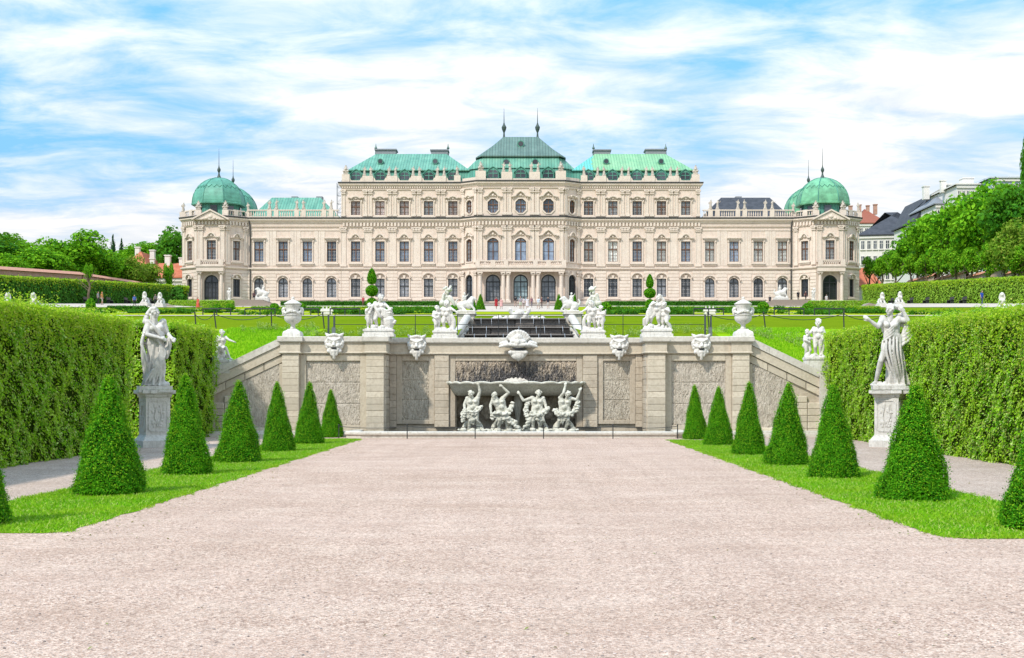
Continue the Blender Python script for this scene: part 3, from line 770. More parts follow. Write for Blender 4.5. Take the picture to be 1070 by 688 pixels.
bl = MB(); bl.frame((0, YC, 0), 0); balustrade(bl, -8.1, 8.1, -1.75, 24.31, 25.35, (-7.9, -5.1, -2.7, 2.7, 5.1, 7.9))
plink('balcony', bl.mesh('balcony', M['cream_trim']))
st = MB(); st.frame((0, YC, 0), 0)
for k in range(4): st.box(-9.5 - .4 * k, 9.5 + .4 * k, -2.9 - .45 * k, -.02, 17.3 - .16 * k - .3, 17.55 - .16 * k)
plink('entrance_steps', st.mesh('entrance_steps', M['steps_brown']))
# ---- attic balustrades, rooftop statues
def roof_statue_mesh(seed):
    r = random.Random(seed); q = MB()
    lean = r.uniform(-.12, .12); sgn = r.choice((-1, 1))
    q.box(-.36, .36, -.3, .3, 0, .3)
    q.lathe([(.30, .28), (.27, .8), (.22, 1.2), (.25, 1.5)], lean * .4, 0, 9, wob=lambda a, z: 1 + .18 * math.sin(5 * a + 3 * z))
    q.cap((lean * .6, 0, 1.35), (lean, -.02, 1.75), .2, .2); q.cap((lean, 0, 1.8), (lean * 1.2, -.02, 2.1), .1, .14); q.ball((lean * 1.3, -.03, 2.14), (.14, .15, .17))
    q.cap((lean + sgn * .2, 0, 1.8), (lean + sgn * .46, -.1, 1.6), .085, .07); q.cap((lean + sgn * .46, -.1, 1.6), (lean + sgn * r.uniform(.4, .6), -.1, r.choice((2.0, 1.25))), .07, .06)
    q.cap((lean - sgn * .2, 0, 1.78), (lean - sgn * .34, -.1, 1.45), .085, .07); q.cap((lean - sgn * .34, -.1, 1.45), (lean - sgn * .1, -.24, 1.3), .07, .06)
    q.cap((.14, -.06, .9), (.2, -.16, .3), .13, .08)
    return organic(q, 'roof_statue', M['roof_stone'], .07, 2)
def trophy_mesh():
    q = MB(); q.box(-.55, .55, -.4, .4, 0, .3); q.lathe([(.4, .28), (.48, .9), (.28, 1.5), (.16, 2.0), (.2, 2.2)], 0, 0, 9)
    for i in range(7):
        a = math.pi * i / 6; q.cap((0, -.1, .8), (math.cos(a) * .75, -.15, .9 + math.sin(a) * 1.1), .1, .06)
    q.ball((-.4, -.25, .7), .3); q.ball((.4, -.25, .75), .28); q.ball((0, -.3, 1.2), .3)
    return organic(q, 'roof_trophy', M['roof_stone'], .07, 2)
RS = [roof_statue_mesh(20 + i) for i in range(4)]; RT = trophy_mesh()
bal = MB()
ns = 0
def rstat(x, y, z, k=None):
    global ns
    me = RT if k == 't' else RS[ns % 4]; ns += 1
    o = plink('roof_trophy' if k == 't' else 'roof_statue', me, (x, y, z), rnd.uniform(-.4, .4)); o.scale = (.86, .86, .80)
ZP = ZA + .3
for sg in (-1, 1):
    us = sorted(sg * u for u in u5); ps = [(a + b) / 2 for a, b in zip(us, us[1:])]
    a0, a1 = (HW, 33.3) if sg > 0 else (-33.3, -HW)
    bal.frame((0, YW - .1, 0), 0)
    bal.box(a0, a1, -.2, .2, ZP, ZP + .28)
    for u in us: bal.prism([(u - 1.25, ZP + .28), (u - .8, ZP + .28), (u - 1.0, ZP + .75), (u - 1.25, ZP + .85)], -.16, .16); bal.prism([(u + 1.25, ZP + .85), (u + 1.0, ZP + .75), (u + .8, ZP + .28), (u + 1.25, ZP + .28)], -.16, .16)
    for u in ps:
        bal.box(u - 1.0, u + 1.0, -.32, .32, ZP + .003, ZP + 1.1)
        for k in ((-.62, .62)): rstat(u + k, YW - .1, ZP + 1.1)
    e = a1 - .7 if sg > 0 else a0 + .7
    bal.box(e - .72, e + .72, -.36, .36, ZP + .003, ZP + 1.4); rstat(e, YW - .1, ZP + 1.4, 't')
    i_ = a0 + .75 if sg > 0 else a1 - .75
    bal.box(i_ - .6, i_ + .6, -.36, .36, ZP + .003, ZP + 1.2); rstat(i_, YW - .1, ZP + 1.2)
    # side wing balustrade
    b0, b1 = (33.9, 50.9) if sg > 0 else (-50.9, -33.9)
    bal.frame(); mids = [sg * (36.0 + 5.1 * k) for k in range(3)]
    posts = [m_ + d for m_ in mids for d in (-.65, .65)]
    balustrade(bal, b0, b1, YW - .1, ZC + .3, ZC + 1.75, posts, .3, sp=.42)
    for p in posts: rstat(p, YW - .1, ZC + 1.8)
bal.frame((0, YC + .1, 0), 0)
bal.box(-HF + .3, HF - .3, -.2, .2, ZP, ZP + .32)
for u in (-2.56, 2.56):
    bal.box(u - 1.0, u + 1.0, -.34, .34, ZP + .003, ZP + 1.5)
    for k in (-.62, .62): rstat(u + k, YC + .1, ZP + 1.5)
for u in (-7.4, 7.4): bal.box(u - .95, u + .95, -.4, .4, ZP + .003, ZP + 1.7); rstat(u, YC + .1, ZP + 1.7, 't')
for sg in (-1, 1):
    a = ca * sg; o = (-HW, YW) if sg < 0 else (HF, YC); bal.frame((o[0], o[1], 0), a); bal.box(.3, cw - .2, -.1, .3, ZP + .002, ZP + .6)
bal.frame()
plink('balustrade', bal.mesh('balustrade', M['cream_trim']))
# ---- roofs
def rect_ring(x0, x1, y0, y1, z): return [(x0, y0, z), (x1, y0, z), (x1, y1, z), (x0, y1, z)]
def dormer(x, y, z, w=1.5, h=1.5, depth=1.6):
    q = MB(); q.frame((x, y, z), 0)
    q.prism([(-w / 2 - .16, 0), (w / 2 + .16, 0), (w / 2 + .16, h * .6), (w / 2 * .8, h * .95), (0, h * 1.18), (-w / 2 * .8, h * .95), (-w / 2 - .16, h * .6)], 0, depth)
    q.ribbon([(-w / 2 - .3, h * .62), (-w / 2 * .85, h), (0, h * 1.26), (w / 2 * .85, h), (w / 2 + .3, h * .62)], .14, -.12, depth * .6)
    d = plink('dormer', q.mesh('dormer', M['copper_low']))
    q = MB(); q.frame((x, y, z), 0); q.add([(-w / 2, -.02, .15), (w / 2, -.02, .15), (w / 2, -.02, h * .6), (w * .3, -.02, h * .88), (-w * .3, -.02, h * .88), (-w / 2, -.02, h * .6)], [(0, 1, 2, 3, 4, 5)])
    o = link('pane', q.mesh('pane', M['glass_dark']), d)
    q = MB(); q.frame((x, y, z), 0); q.box(-.05, .05, -.06, -.03, .15, h * .86); q.box(-w / 2, w / 2, -.055, -.028, h * .5, h * .58); link('sash', q.mesh('sash', M['copper_low']), d)
def oculus(x, y, z, r=.42):
    q = MB(); q.frame((x, y, z), 0)
    q.prism([(r * 1.35 * math.cos(2 * math.pi * i / 12), r * 1.35 * math.sin(2 * math.pi * i / 12)) for i in range(12)], 0, 1.6)
    d = plink('roof_oculus', q.mesh('roof_oculus', M['copper_low']))
    q = MB(); q.frame((x, y, z), 0); q.add([(r * math.cos(2 * math.pi * i / 12), -.03, r * math.sin(2 * math.pi * i / 12)) for i in range(12)], [tuple(range(12))]); link('pane', q.mesh('pane', M['glass_dark']), d)
ZR1, ZR2 = 42.75, 47.3
for sg in (-1, 1):
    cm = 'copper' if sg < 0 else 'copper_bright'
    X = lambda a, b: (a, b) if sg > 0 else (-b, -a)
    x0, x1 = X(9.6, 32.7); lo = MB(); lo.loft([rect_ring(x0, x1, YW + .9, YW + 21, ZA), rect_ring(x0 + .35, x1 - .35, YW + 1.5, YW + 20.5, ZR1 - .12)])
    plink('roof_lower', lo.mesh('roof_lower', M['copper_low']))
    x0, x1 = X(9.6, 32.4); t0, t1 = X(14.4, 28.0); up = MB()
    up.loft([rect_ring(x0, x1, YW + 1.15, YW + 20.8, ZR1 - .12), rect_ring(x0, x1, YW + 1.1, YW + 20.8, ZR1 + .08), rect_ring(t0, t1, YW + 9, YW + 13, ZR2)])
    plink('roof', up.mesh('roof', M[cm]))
    ch = MB(); c0, c1 = X(24.3, 28.2); ch.box(c0, c1, YW + 9.6, YW + 12.4, ZR2 - .1, ZR2 + .85); ch.box(c0 - .2, c1 + .2, YW + 9.4, YW + 12.6, ZR2 + .87, ZR2 + 1.1)
    plink('chimney', ch.mesh('chimney', M['house_grey']))
    ch = MB(); c0, c1 = X(14.2, 17.4); ch.box(c0, c1, YW + 9.6, YW + 12.4, ZR2 - .1, ZR2 + .75); ch.box(c0 - .2, c1 + .2, YW + 9.4, YW + 12.6, ZR2 + .77, ZR2 + 1.0)
    plink('chimney', ch.mesh('chimney', M['house_grey']))
    for xx in (28.3, 14.2):
        ch = MB(); ch.lathe([(.2, ZR2), (.12, ZR2 + 1.2), (.3, ZR2 + 1.5), (.1, ZR2 + 1.9), (.03, ZR2 + 2.4)], sg * xx, YW + 11, 8); plink('roof_finial', ch.mesh('roof_finial', M['copper_grey']))
    for u in u5: dormer(sg * u, YW + .6, ZA + .75, 1.7, 1.65)
    for xx in (26.6, 16.2): oculus(sg * xx, YW + 3.6, 44.9)
    # side wing roof
    x0, x1 = X(33.8, 51.0); t0, t1 = X(38.7, 48.1); up = MB()
    up.loft([rect_ring(x0, x1, YW + 1.4, YW + 18, ZC + .3), rect_ring(t0, t1, YW + 8.4, YW + 12, 38.75)])
    plink('roof', up.mesh('roof', M['copper'] if sg < 0 else M['slate']))
    for xx in ((42.3,) if sg > 0 else (-39.1, -43.9)):
        ch = MB(); ch.box(xx - .6, xx + .6, YW + 9.4, YW + 10.8, 38.6, 39.15); plink('chimney', ch.mesh('chimney', M['house_grey']))
def oring(hf, hw, y0, yc, y1, z):
    """octagon-like ring: canted front and back"""
    return [(-hw, yc, z), (-hf, y0, z), (hf, y0, z), (hw, yc, z), (hw, 2 * YM - yc, z), (hf, y1, z), (-hf, y1, z), (-hw, 2 * YM - yc, z)]
YM = 241.5
lo = MB(); lo.loft([oring(7.5, 10.6, YC + 1.2, YW + 1, 253, ZA), oring(7.3, 10.0, YC + 1.9, YW + 1.8, 252, 42.9)])
plink('roof_lower', lo.mesh('roof_lower', M['copper_low']))
lo = MB(); lo.loft([oring(7.5, 10.2, YC + 1.7, YW + 1.6, 252, 42.9), oring(7.45, 10.1, YC + 1.75, YW + 1.7, 252, 43.1), oring(7.0, 8.2, YC + 3.2, YW + 3, 251, 45.2)])
plink('roof_middle', lo.mesh('roof_middle', M['copper']))
up = MB(); up.loft([oring(7.5, 8.5, YC + 2.8, YW + 2.6, 251.5, 45.2), oring(7.5, 8.5, YC + 2.75, YW + 2.55, 251.5, 45.4), oring(5.45, 6.05, YC + 6.4, YW + 6.6, 247, 47.85), oring(3.2, 3.5, 240, 240.6, 243, 50.4)])
plink('roof', up.mesh('roof', M['copper_grey']))
for u in uc: dormer(u, YC + .95, ZA + .8, 1.8, 1.75)
for u in (-2.7, 2.7): oculus(u, YC + 2.2, 44.1, .5)
oculus(0, YC + 6.2, 48.3, .5)
for sg in (-1, 1):
    q = MB(); q.lathe([(.4, 50.35), (.2, 50.8), (.14, 51.5), (.42, 52.2), (.48, 52.6), (.2, 53.1), (.09, 53.5), (.06, 54.6), (.02, 56.3)], sg * 3.25, 241.5, 10); plink('roof_finial', q.mesh('roof_finial', M['finial']))
# ---- pavilions
for sg in (-1, 1):
    cx = sg * PCX; pw = MB(); pt = MB()
    f3 = octa(cx, sg)
    for i, ((xa, ya), (xb, yb)) in enumerate(zip(f3, f3[1:])):
        L = math.hypot(xb - xa, yb - ya); a = math.atan2(yb - ya, xb - xa); um = L / 2
        pw.frame((xa, ya, 0), a); pt.frame((xa, ya, 0), a); o = (xa, ya)
        if i == 1:
            wall(pw, 0, L, ZB, ZS, [(um, ZB + .5, 2.7, 5.0, 'arch')]); wall(pw, 0, L, ZS, ZC, [(um, 25.6, 1.7, 3.6, 'rect')])
            put_window(W['door'], 'door', um, ZB + .5, a, o, 'glass_dark', 'door'); put_window(W['pav'], 'pav', um, 25.6, a, o, 'glass_grey')
            for u in (.5, L - .5): pilaster(pt, u, ZS + .9, 31.9, .85, .18, True, True)
            for u in (um - 2.0, um + 2.0):
                q = MB(); q.frame((xa + u * math.cos(a), ya - .75, 0), 0); q.box(-.42, .42, -.42, .42, 17.0, 17.9); q.lathe([(.38, 17.9), (.34, 18.1), (.33, 20), (.29, 22.7), (.4, 22.9)], 0, 0, 12); q.box(-.45, .45, -.45, .45, 23.05, 23.35)
                for kx in (-.25, .25): q.ball((kx, -.25, 22.95), .18, 6, 5)
                plink('column', q.mesh('column', M['cream_trim']))
            q = MB(); q.frame((xa, ya, 0), a); q.box(-.0, L, -1.35, -.02, 23.36, 24.2); q.box(-.15, L + .15, -1.5, -.01, 24.22, 24.45)
            plink('portico_slab', q.mesh('portico_slab', M['cream_trim']))
            q = MB(); q.frame((xa, ya, 0), a); balustrade(q, 0, L, -1.25, 24.46, 25.5, (.45, L - .45)); plink('balcony', q.mesh('balcony', M['cream_trim']))
            q = MB(); q.frame((xa, ya, 0), a)
            PZc = ZC - .92; q.prism([(-.5, PZc + .37), (L + .5, PZc + .37), (um, PZc + 1.95)], -.9, .3); q.ribbon([(-.9, PZc + .42), (um, PZc + 2.15), (L + .9, PZc + .42)], .28, -1.12, .3)
            for kx, kz, kr in ((0, .95, .42), (-.75, .65, .3), (.75, .65, .3), (-1.3, .5, .2), (1.3, .5, .2)): q.ball((um + kx, -.93, PZc + kz), (kr, .16, kr * .8), 8, 6)
            plink('pediment', q.mesh('pediment', M['cream_trim']))
        else:
            hg = [(um, 18.85, 1.4, 3.3, 'rect')]
            wall(pw, 0, L, ZB, ZS, hg); wall(pw, 0, L, ZS, ZC, [(um, 25.6, 1.4, 3.6, 'rect')]); rustic(pt, .02, L - .02, hg, ZB + .95, ZS - .3)
            put_window(W['pavg'], 'pavg', um, 18.85, a, o, 'glass_dark'); put_window(W['pavn'], 'pavn', um, 25.6, a, o, 'glass_grey')
            for u in (.5, L - .5): pilaster(pt, u, ZS + .5, 31.9, .7, .16, True, True)
        k = .15
        while k < L - .3: pt.box(k, k + .32, -.34, .02, 32.1, 32.75); k += .62
        pt.box(.02, L - .02, -.22, .02, ZB, ZB + .9)
    for m_ in (pw, pt): m_.frame()
    for xs_ in (cx - 6.1, cx + 6.1):
        pw.quad((xs_, YP + 2.7, ZB), (xs_, YP + 24, ZB), (xs_, YP + 24, ZC), (xs_, YP + 2.7, ZC))
    pw.quad((cx - 6.1, YP + 24, ZB), (cx + 6.1, YP + 24, ZB), (cx + 6.1, YP + 24, ZC), (cx - 6.1, YP + 24, ZC))
    pw.quad((cx - 6.1, YP + 2.7, ZC), (cx + 6.1, YP + 2.7, ZC), (cx + 6.1, YP + 24, ZC), (cx - 6.1, YP + 24, ZC)); pw.quad(*[(x, y, ZC - .004) for x, y in f3])
    plink('pavilion_wall', pw.mesh('pavilion_wall', M['cream'])); plink('pavilion_trim', pt.mesh('pavilion_trim', M['cream_trim']))
    ln = [(f3[0][0], f3[0][1] + 10)] + f3 + [(f3[3][0], f3[3][1] + 10)]
    q = MB(); q.sweep(ln, prof_cornice(ZC)); plink('cornice', q.mesh('cornice', M['cream_trim']))
    for pr_ in ([(-.3, ZS - .28), (.18, ZS - .28), (.36, ZS - .08), (.36, ZS + .12), (-.3, ZS + .2)], [(-.3, 31.9), (.13, 31.9), (.2, 32.05), (-.3, 32.07)]): q = MB(); q.sweep(ln, pr_); plink('string_course', q.mesh('string_course', M['cream_trim']))
    q = MB(); q.sweep(ln, prof_dark(ZC)); plink('cornice_flashing', q.mesh('cornice_flashing', M['cornice_dark']))
    # attic parapet with statues
    for i, ((xa, ya), (xb, yb)) in enumerate(zip(f3, f3[1:])):
        L = math.hypot(xb - xa, yb - ya); a = math.atan2(yb - ya, xb - xa); q = MB(); q.frame((xa, ya, 0), a)
        if i != 1: balustrade(q, .5, L - .5, .3, ZC + .3, ZC + 1.5, (L / 2,), sp=.45); plink('balustrade', q.mesh('balustrade', M['cream_trim']))
    for j, (x, y) in enumerate(f3):
        q = MB(); q.box(x - .55, x + .55, y + .1, y + 1.0, ZC + .2, ZC + 1.35); plink('statue_base', q.mesh('statue_base', M['cream_trim'])); rstat(x, y + .5, ZC + 1.35, 't' if j in (1, 2) else None)
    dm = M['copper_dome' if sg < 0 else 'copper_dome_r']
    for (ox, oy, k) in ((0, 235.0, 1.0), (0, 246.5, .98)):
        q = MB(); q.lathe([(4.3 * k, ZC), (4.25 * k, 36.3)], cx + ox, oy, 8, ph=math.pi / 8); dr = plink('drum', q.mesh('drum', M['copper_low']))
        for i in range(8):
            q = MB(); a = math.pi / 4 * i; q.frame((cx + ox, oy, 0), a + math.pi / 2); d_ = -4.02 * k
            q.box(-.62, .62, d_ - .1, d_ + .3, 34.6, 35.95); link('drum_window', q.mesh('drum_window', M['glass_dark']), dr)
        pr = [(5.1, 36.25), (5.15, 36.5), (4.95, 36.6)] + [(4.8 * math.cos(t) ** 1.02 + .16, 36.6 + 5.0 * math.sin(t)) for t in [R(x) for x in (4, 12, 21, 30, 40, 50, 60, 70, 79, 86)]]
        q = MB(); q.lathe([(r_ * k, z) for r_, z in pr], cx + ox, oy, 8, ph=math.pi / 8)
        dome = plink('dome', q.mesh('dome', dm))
        q = MB()
        for i in range(8):
            a = math.pi / 8 + math.pi / 4 * i
            q.tube([(cx + ox + r_ * k * math.cos(a), oy + r_ * k * math.sin(a), z) for r_, z in pr[2:]], .1, 5)
        # zigzag lambrequin edge round the dome shoulder
        zz = []
        for i in range(49):
            a = 2 * math.pi * i / 48; seg_ = (a - math.pi / 8) % (math.pi / 4) - math.pi / 8; z = 39.6 + (.28 if i % 2 else -.28); t = math.asin((z - 36.6) / 5.0)
            rr = (4.8 * math.cos(t) ** 1.02 + .2) * k * math.cos(math.pi / 8) / math.cos(seg_); zz.append((cx + ox + rr * math.cos(a), oy + rr * math.sin(a), z))
        q.tube(zz, .07, 4)
        link('dome_rib', q.mesh('dome_rib', M['copper_low']), dome)
        q = MB(); q.lathe([(.55, 41.35), (.38, 41.8), (.2, 42.2), (.13, 42.6), (.32, 43.0), (.32, 43.3), (.12, 43.7), (.06, 44.1), (.045, 45.4), (.02, 47.2)], cx + ox, oy, 10); link('dome_finial', q.mesh('dome_finial', M['finial']), dome)
    # down pipe at the junction
    q = MB(); q.tube([(sg * 50.6, YW - .25, 33.2), (sg * 50.4, YW - .2, 31.9), (sg * 50.4, YW - .18, 17.4)], .13, 6); plink('drainpipe', q.mesh('drainpipe', M['cornice_dark']))
# ================================================================ cascade wall with fountain
fw = empty('fountain_wall', (0, 50.5, 0))
tag(fw, 'long stone garden wall with sloping ends, carved masks and a shell fountain', 'garden wall')
FINV = Matrix.Translation((0, -50.5, 0))
def flink(name, me, loc=(0, 0, 0), rz=0, parent=None):
    o = link(name, me, parent or fw, loc, rz)
    if parent is None: o.matrix_parent_inverse = FINV
    return o
def courses(mb, x0, x1, y, yb, z0, z1, n=None, joints=(), c=.014, jit=.008, seed=0):
    r = random.Random(seed + int(x0 * 100)); n = n or max(1, round((z1 - z0) / .262)); h = (z1 - z0) / n
    for k in range(n):
        cuts = [x0]
        if x1 - x0 > 1.1:
            x = x0 + r.uniform(.4, .9)
            while x < x1 - .35: cuts.append(x); x += r.uniform(.6, 1.1)
        cuts.append(x1)
        for a, b in zip(cuts, cuts[1:]): mb.block(a + .003, b - .003, y + r.uniform(-jit, jit), yb, z0 + k * h + .003, z0 + (k + 1) * h - .003, c)
body = MB()
for sg in (-1, 1):
    X = lambda a, b: (a, b) if sg > 0 else (-b, -a)
    x0, x1 = X(5.24, 9.36); body.box(x0, x1, 50.14, 50.98, -.3, 3.735)
    x0, x1 = X(2.46, 5.24); body.box(x0, x1, 51.44, 52.1, -.3, 3.735)
    xo, xi = sg * 12.45, sg * 9.36
    body.prism([(xi, -.3), (xo, -.3), (xo, 2.26), (xi, 3.735)], 50.14, 50.98)
    body.box(*X(5.24, 5.98), 49.72, 51.5, -.3, 3.734)
body.box(-2.46, 2.46, 51.44, 52.1, 1.66, 3.735)
flink('wall', body.mesh('wall', M['wall_warm']))
M['niche_stone'] = stone('niche rock stone', (.40, .345, .27), (.50, .44, .35), (.27, .22, .16), 1.2, .9, .5, (.12, .10, .07), .5, 9)
nb = MB(); nb.box(-2.9, 2.9, 52.4, 52.7, -.3, 1.8); nb.box(-2.9, -2.5, 51.9, 52.41, -.3, 1.79); nb.box(2.5, 2.9, 51.9, 52.41, -.3, 1.79); nb.box(-2.9, 2.9, 51.9, 52.5, 1.664, 1.795)
flink('niche', nb.mesh('niche', M['niche_stone']))
# smooth frames, rusticated piers
def panel_mesh(name, x0, x1, z0, z1, y, mat, tiers=3, slope=None, seed=0, amp=.045, drips=1500):
    """rough icicle-carved stone: overlapping hanging drips"""
    r = np.random.default_rng(seed); st = .017
    nx, nz = max(4, int((x1 - x0) / st)), max(4, int((z1 - z0) / st))
    gx, gz = np.meshgrid(np.linspace(x0, x1, nx + 1), np.linspace(z0, z1, nz + 1))
    h = np.zeros_like(gx)
    for k in range(int(drips * (x1 - x0) * (z1 - z0) / 2.4)):
        cx, top = r.uniform(x0, x1), r.uniform(z0 + .1, z1 + .05); L = r.uniform(.09, .30); w = r.uniform(.012, .032)
        t = (top - gz) / L; ok = (t > 0) & (t < 1)
        ww = w * (1 - .75 * np.clip(t, 0, 1)); q = 1 - ((gx - cx + .02 * np.sin(gz * 25 + k)) / ww) ** 2
        h = np.maximum(h, np.where(ok & (q > 0), np.sqrt(np.clip(q, 0, 1)) * amp * r.uniform(.5, 1.1) * (.5 + .5 * t), 0))
    for k in range(1, tiers):
        zl = z1 - (z1 - z0) * k / tiers; h = np.where(np.abs(gz - zl) < .012, h * .3 - .004, h)
    V = np.stack([gx, y - h, gz], -1).reshape(-1, 3)
    Q = []
    for j in range(nz):
        for i in range(nx):
            if slope and (gz[j, i] + st) > slope(gx[j, i]) : continue
            a = j * (nx + 1) + i; Q.append((a, a + 1, a + nx + 2, a + nx + 1))
    return quads_mesh(name, V, Q, [mat])
def wet(name):
    m, nt, b = new_mat(name)
    pos = coords(nt); n2 = noise(nt, coords(nt, (9, 9, 1.6)), 1.5, 5, .7)
    sx = nt.nodes.new('ShaderNodeSeparateXYZ'); nt.links.new(pos, sx.inputs[0])
    ax = math_n(nt, 'ABSOLUTE', math_n(nt, 'SUBTRACT', sx.outputs[0], .1))
    f = math_n(nt, 'SUBTRACT', 1.25, math_n(nt, 'ADD', math_n(nt, 'MULTIPLY', ax, .17), math_n(nt, 'MULTIPLY', math_n(nt, 'SUBTRACT', sx.outputs[2], 2.2), .55)))
    k = math_n(nt, 'ADD', f, math_n(nt, 'MULTIPLY', math_n(nt, 'SUBTRACT', n2, .5), 2.6))
    col = mixc(nt, ramp(nt, k, [(.45, (0, 0, 0)), (.95, (1, 1, 1))]), (.42, .34, .25), (.055, .05, .05))
    nt.links.new(col, b.inputs['Base Color']); b.inputs['Roughness'].default_value = .45; return m
M['wet_icicle'] = wet('wet algae dark icicle stone')
for sg in (-1, 1):
    X = lambda a, b: (a, b) if sg > 0 else (-b, -a)
    p = MB(); courses(p, *X(5.26, 5.98), 49.66, 50.4, 0, 3.28, seed=1)
    for a in range(11): pass
    flink('pier', p.mesh('pier', M['wall_light'] if sg > 0 else M['wall_light']))
    p = MB()                                                          # side of the pier towards the fountain
    p.frame((sg * 5.24, 49.7 if sg < 0 else 51.3, 0), R(90) if sg < 0 else R(-90)); 
    courses(p, 0.02, 1.55, -.03 if sg < 0 else -.03, .1, 0, 3.28, seed=9); p.frame(); flink('pier_return', p.mesh('pier_return', M['wall_warm']))
    p = MB(); courses(p, *X(8.68, 9.36), 49.78, 50.2, 0, 3.28, seed=2); flink('pier', p.mesh('pier', M['wall_light']))
    p = MB(); courses(p, *X(4.93, 5.22), 51.28, 51.5, .3, 3.28, seed=3); courses(p, *X(2.76, 3.36), 51.25, 51.5, .3, 3.28, seed=4); flink('pilaster', p.mesh('pilaster', M['wall_warm']))
    # outer bay frame
    f = MB(); y = 50.02
    for a, b, z0, z1 in ((5.98, 6.26, .0, 3.28), (8.44, 8.68, .0, 3.28), (6.262, 8.438, .0, .42), (6.262, 8.438, 3.0, 3.28)): f.block(*X(a, b), y, 50.2, z0 + .004, z1 - .004, .014)
    flink('frame', f.mesh('frame', M['wall_light']))
    flink('panel', panel_mesh('panel', *X(6.25, 8.45), .42, 3.0, 50.125, M['icicle'], 3, seed=5 + sg))
    f = MB(); y = 51.33
    for a, b, z0, z1 in ((3.362, 3.6, .42, 3.28), (4.7, 4.928, .42, 3.28), (3.602, 4.698, .42, .6), (3.602, 4.698, 3.03, 3.28), (2.5, 2.758, .3, 3.28)): f.block(*X(a, b), y, 51.5, z0 + .004, z1 - .004, .014)
    flink('frame', f.mesh('frame', M['wall_warm']))
    flink('panel', panel_mesh('panel', *X(3.58, 4.72), .6, 3.04, 51.43, M['icicle_warm'], 3, seed=15 + sg))
    # ramp
    sl = lambda x, top: top - .478 * (abs(x) - 9.36)
    f = MB(); p0, p1 = sg * 9.36, sg * 12.45
    f.prism([(p0, 3.30), (p1, 3.30 - .478 * 3.09), (p1, 3.68 - .478 * 3.09), (p0, 3.68)], 50.005, 50.3)
    for k in range(4): f.prism([(p0 + sg * (.02 + .77 * k), sl(9.38 + .77 * k, 3.27)), (p0 + sg * (.76 + .77 * k), sl(10.12 + .77 * k, 3.27)), (p0 + sg * (.76 + .77 * k), sl(10.12 + .77 * k, 2.98)), (p0 + sg * (.02 + .77 * k), sl(9.38 + .77 * k, 2.98))], 50.06, 50.3)
    f.block(*X(9.362, 9.52), 50.05, 50.3, .0, 2.88); f.block(*X(9.522, 11.2), 50.05, 50.3, .0, .32)
    flink('ramp_frame', f.mesh('ramp_frame', M['wall_light']))
    flink('panel', panel_mesh('panel', *X(9.52, 11.02), .3, 2.95, 50.12, M['icicle'], 1, slope=lambda x: sl(x, 2.98), seed=25 + sg))
    p = MB(); nz = 8
    for k in range(nz):
        z0, z1 = .02 + k * .262, .02 + (k + 1) * .262
        for a, b in ((11.02, 11.72), (11.73, 12.43)):
            if z1 < sl(b, 2.97): p.block(*X(a + .004, b - .004), 50.0, 50.3, z0 + .006, z1 - .006)
    flink('pier', p.mesh('pier', M['wall_light']))
    c = MB(); L = 3.3
    for k in range(4):
        xa, xb = 9.40 + k * .79, 9.40 + (k + 1) * .79 - .006
        za, zb = 3.98 - .478 * (xa - 9.36), 3.98 - .478 * (xb - 9.36)
        c.prism([(sg * xa, za - .29), (sg * xb, zb - .29), (sg * xb, zb), (sg * xa, za)], 49.955, 51.02)
    c.box(*X(12.2, 12.75), 49.8, 51.05, -.2, 2.42)
    flink('ramp_coping', c.mesh('ramp_coping', M['coping']))
flink('panel', panel_mesh('panel', -2.5, 2.5, 2.1, 3.02, 51.40, M['wet_icicle'], 1, seed=40, amp=.08, drips=1100))
f = MB(); f.block(-2.5, 2.5, 51.33, 51.5, 3.024, 3.276); flink('frame', f.mesh('frame', M['wall_warm']))
plan = [(-9.40, 50.6), (-9.40, 49.78), (-8.66, 49.78), (-8.66, 50.02), (-6.0, 50.02), (-6.0, 49.66), (-5.2, 49.66), (-5.2, 51.28), (5.2, 51.28), (5.2, 49.66), (6.0, 49.66), (6.0, 50.02), (8.66, 50.02), (8.66, 49.78), (9.40, 49.78), (9.40, 50.6)]
q = MB(); q.sweep(plan, [(-.25, 3.285), (.06, 3.285), (.09, 3.33), (.03, 3.37), (.03, 3.735), (-.25, 3.735)]); flink('fascia', q.mesh('fascia', M['wall_light']))
q = MB(); q.sweep(plan, [(-.25, 3.74), (.09, 3.74), (.13, 3.79), (.13, 3.96), (.10, 3.985), (-.25, 3.99)])
for a, b, y0, y1 in ((-9.35, -5.3, 50.2, 51.03), (5.3, 9.35, 50.2, 51.03), (-5.45, 5.45, 51.47, 52.15), (-5.95, -5.3, 49.85, 51.5), (5.3, 5.95, 49.85, 51.5)): q.box(a, b, y0, y1, 3.74, 3.982 + (.002 if y0 < 50 else 0) - (.002 if y0 > 51 else 0))
flink('coping', q.mesh('coping', M['coping']))
# shell basin
def bring(hl, fy, z, wav=0.0, n=88, fl=.035):
    pts = []
    for i in range(n + 1):
        t = math.pi * i / n; cx = -math.cos(t); s = math.sin(t)
        x = hl * math.copysign(abs(cx) ** .8, cx); y = 51.3 - (51.3 - fy) * s ** .45
        c_ = abs(math.cos(i * math.pi / 8.0)); w = wav * (2.4 * c_ - 1.2); pts.append((x, y - w * .8 - fl * c_ * s, z + w))
    pts += [(hl * .98, 51.5, z), (-hl * .98, 51.5, z)]
    return pts
q = MB(); q.loft([bring(2.42, 50.98, 1.6), bring(2.48, 50.85, 1.64), bring(2.6, 50.6, 1.78), bring(2.72, 50.42, 2.0), bring(2.74, 50.36, 2.04), bring(2.82, 50.22, 2.07, .012), bring(2.86, 50.18, 2.14, .022), bring(2.8, 50.24, 2.17, .02), bring(2.66, 50.4, 2.1)], cap=False)
q.loft([bring(2.42, 50.98, 1.6)], cap=True)
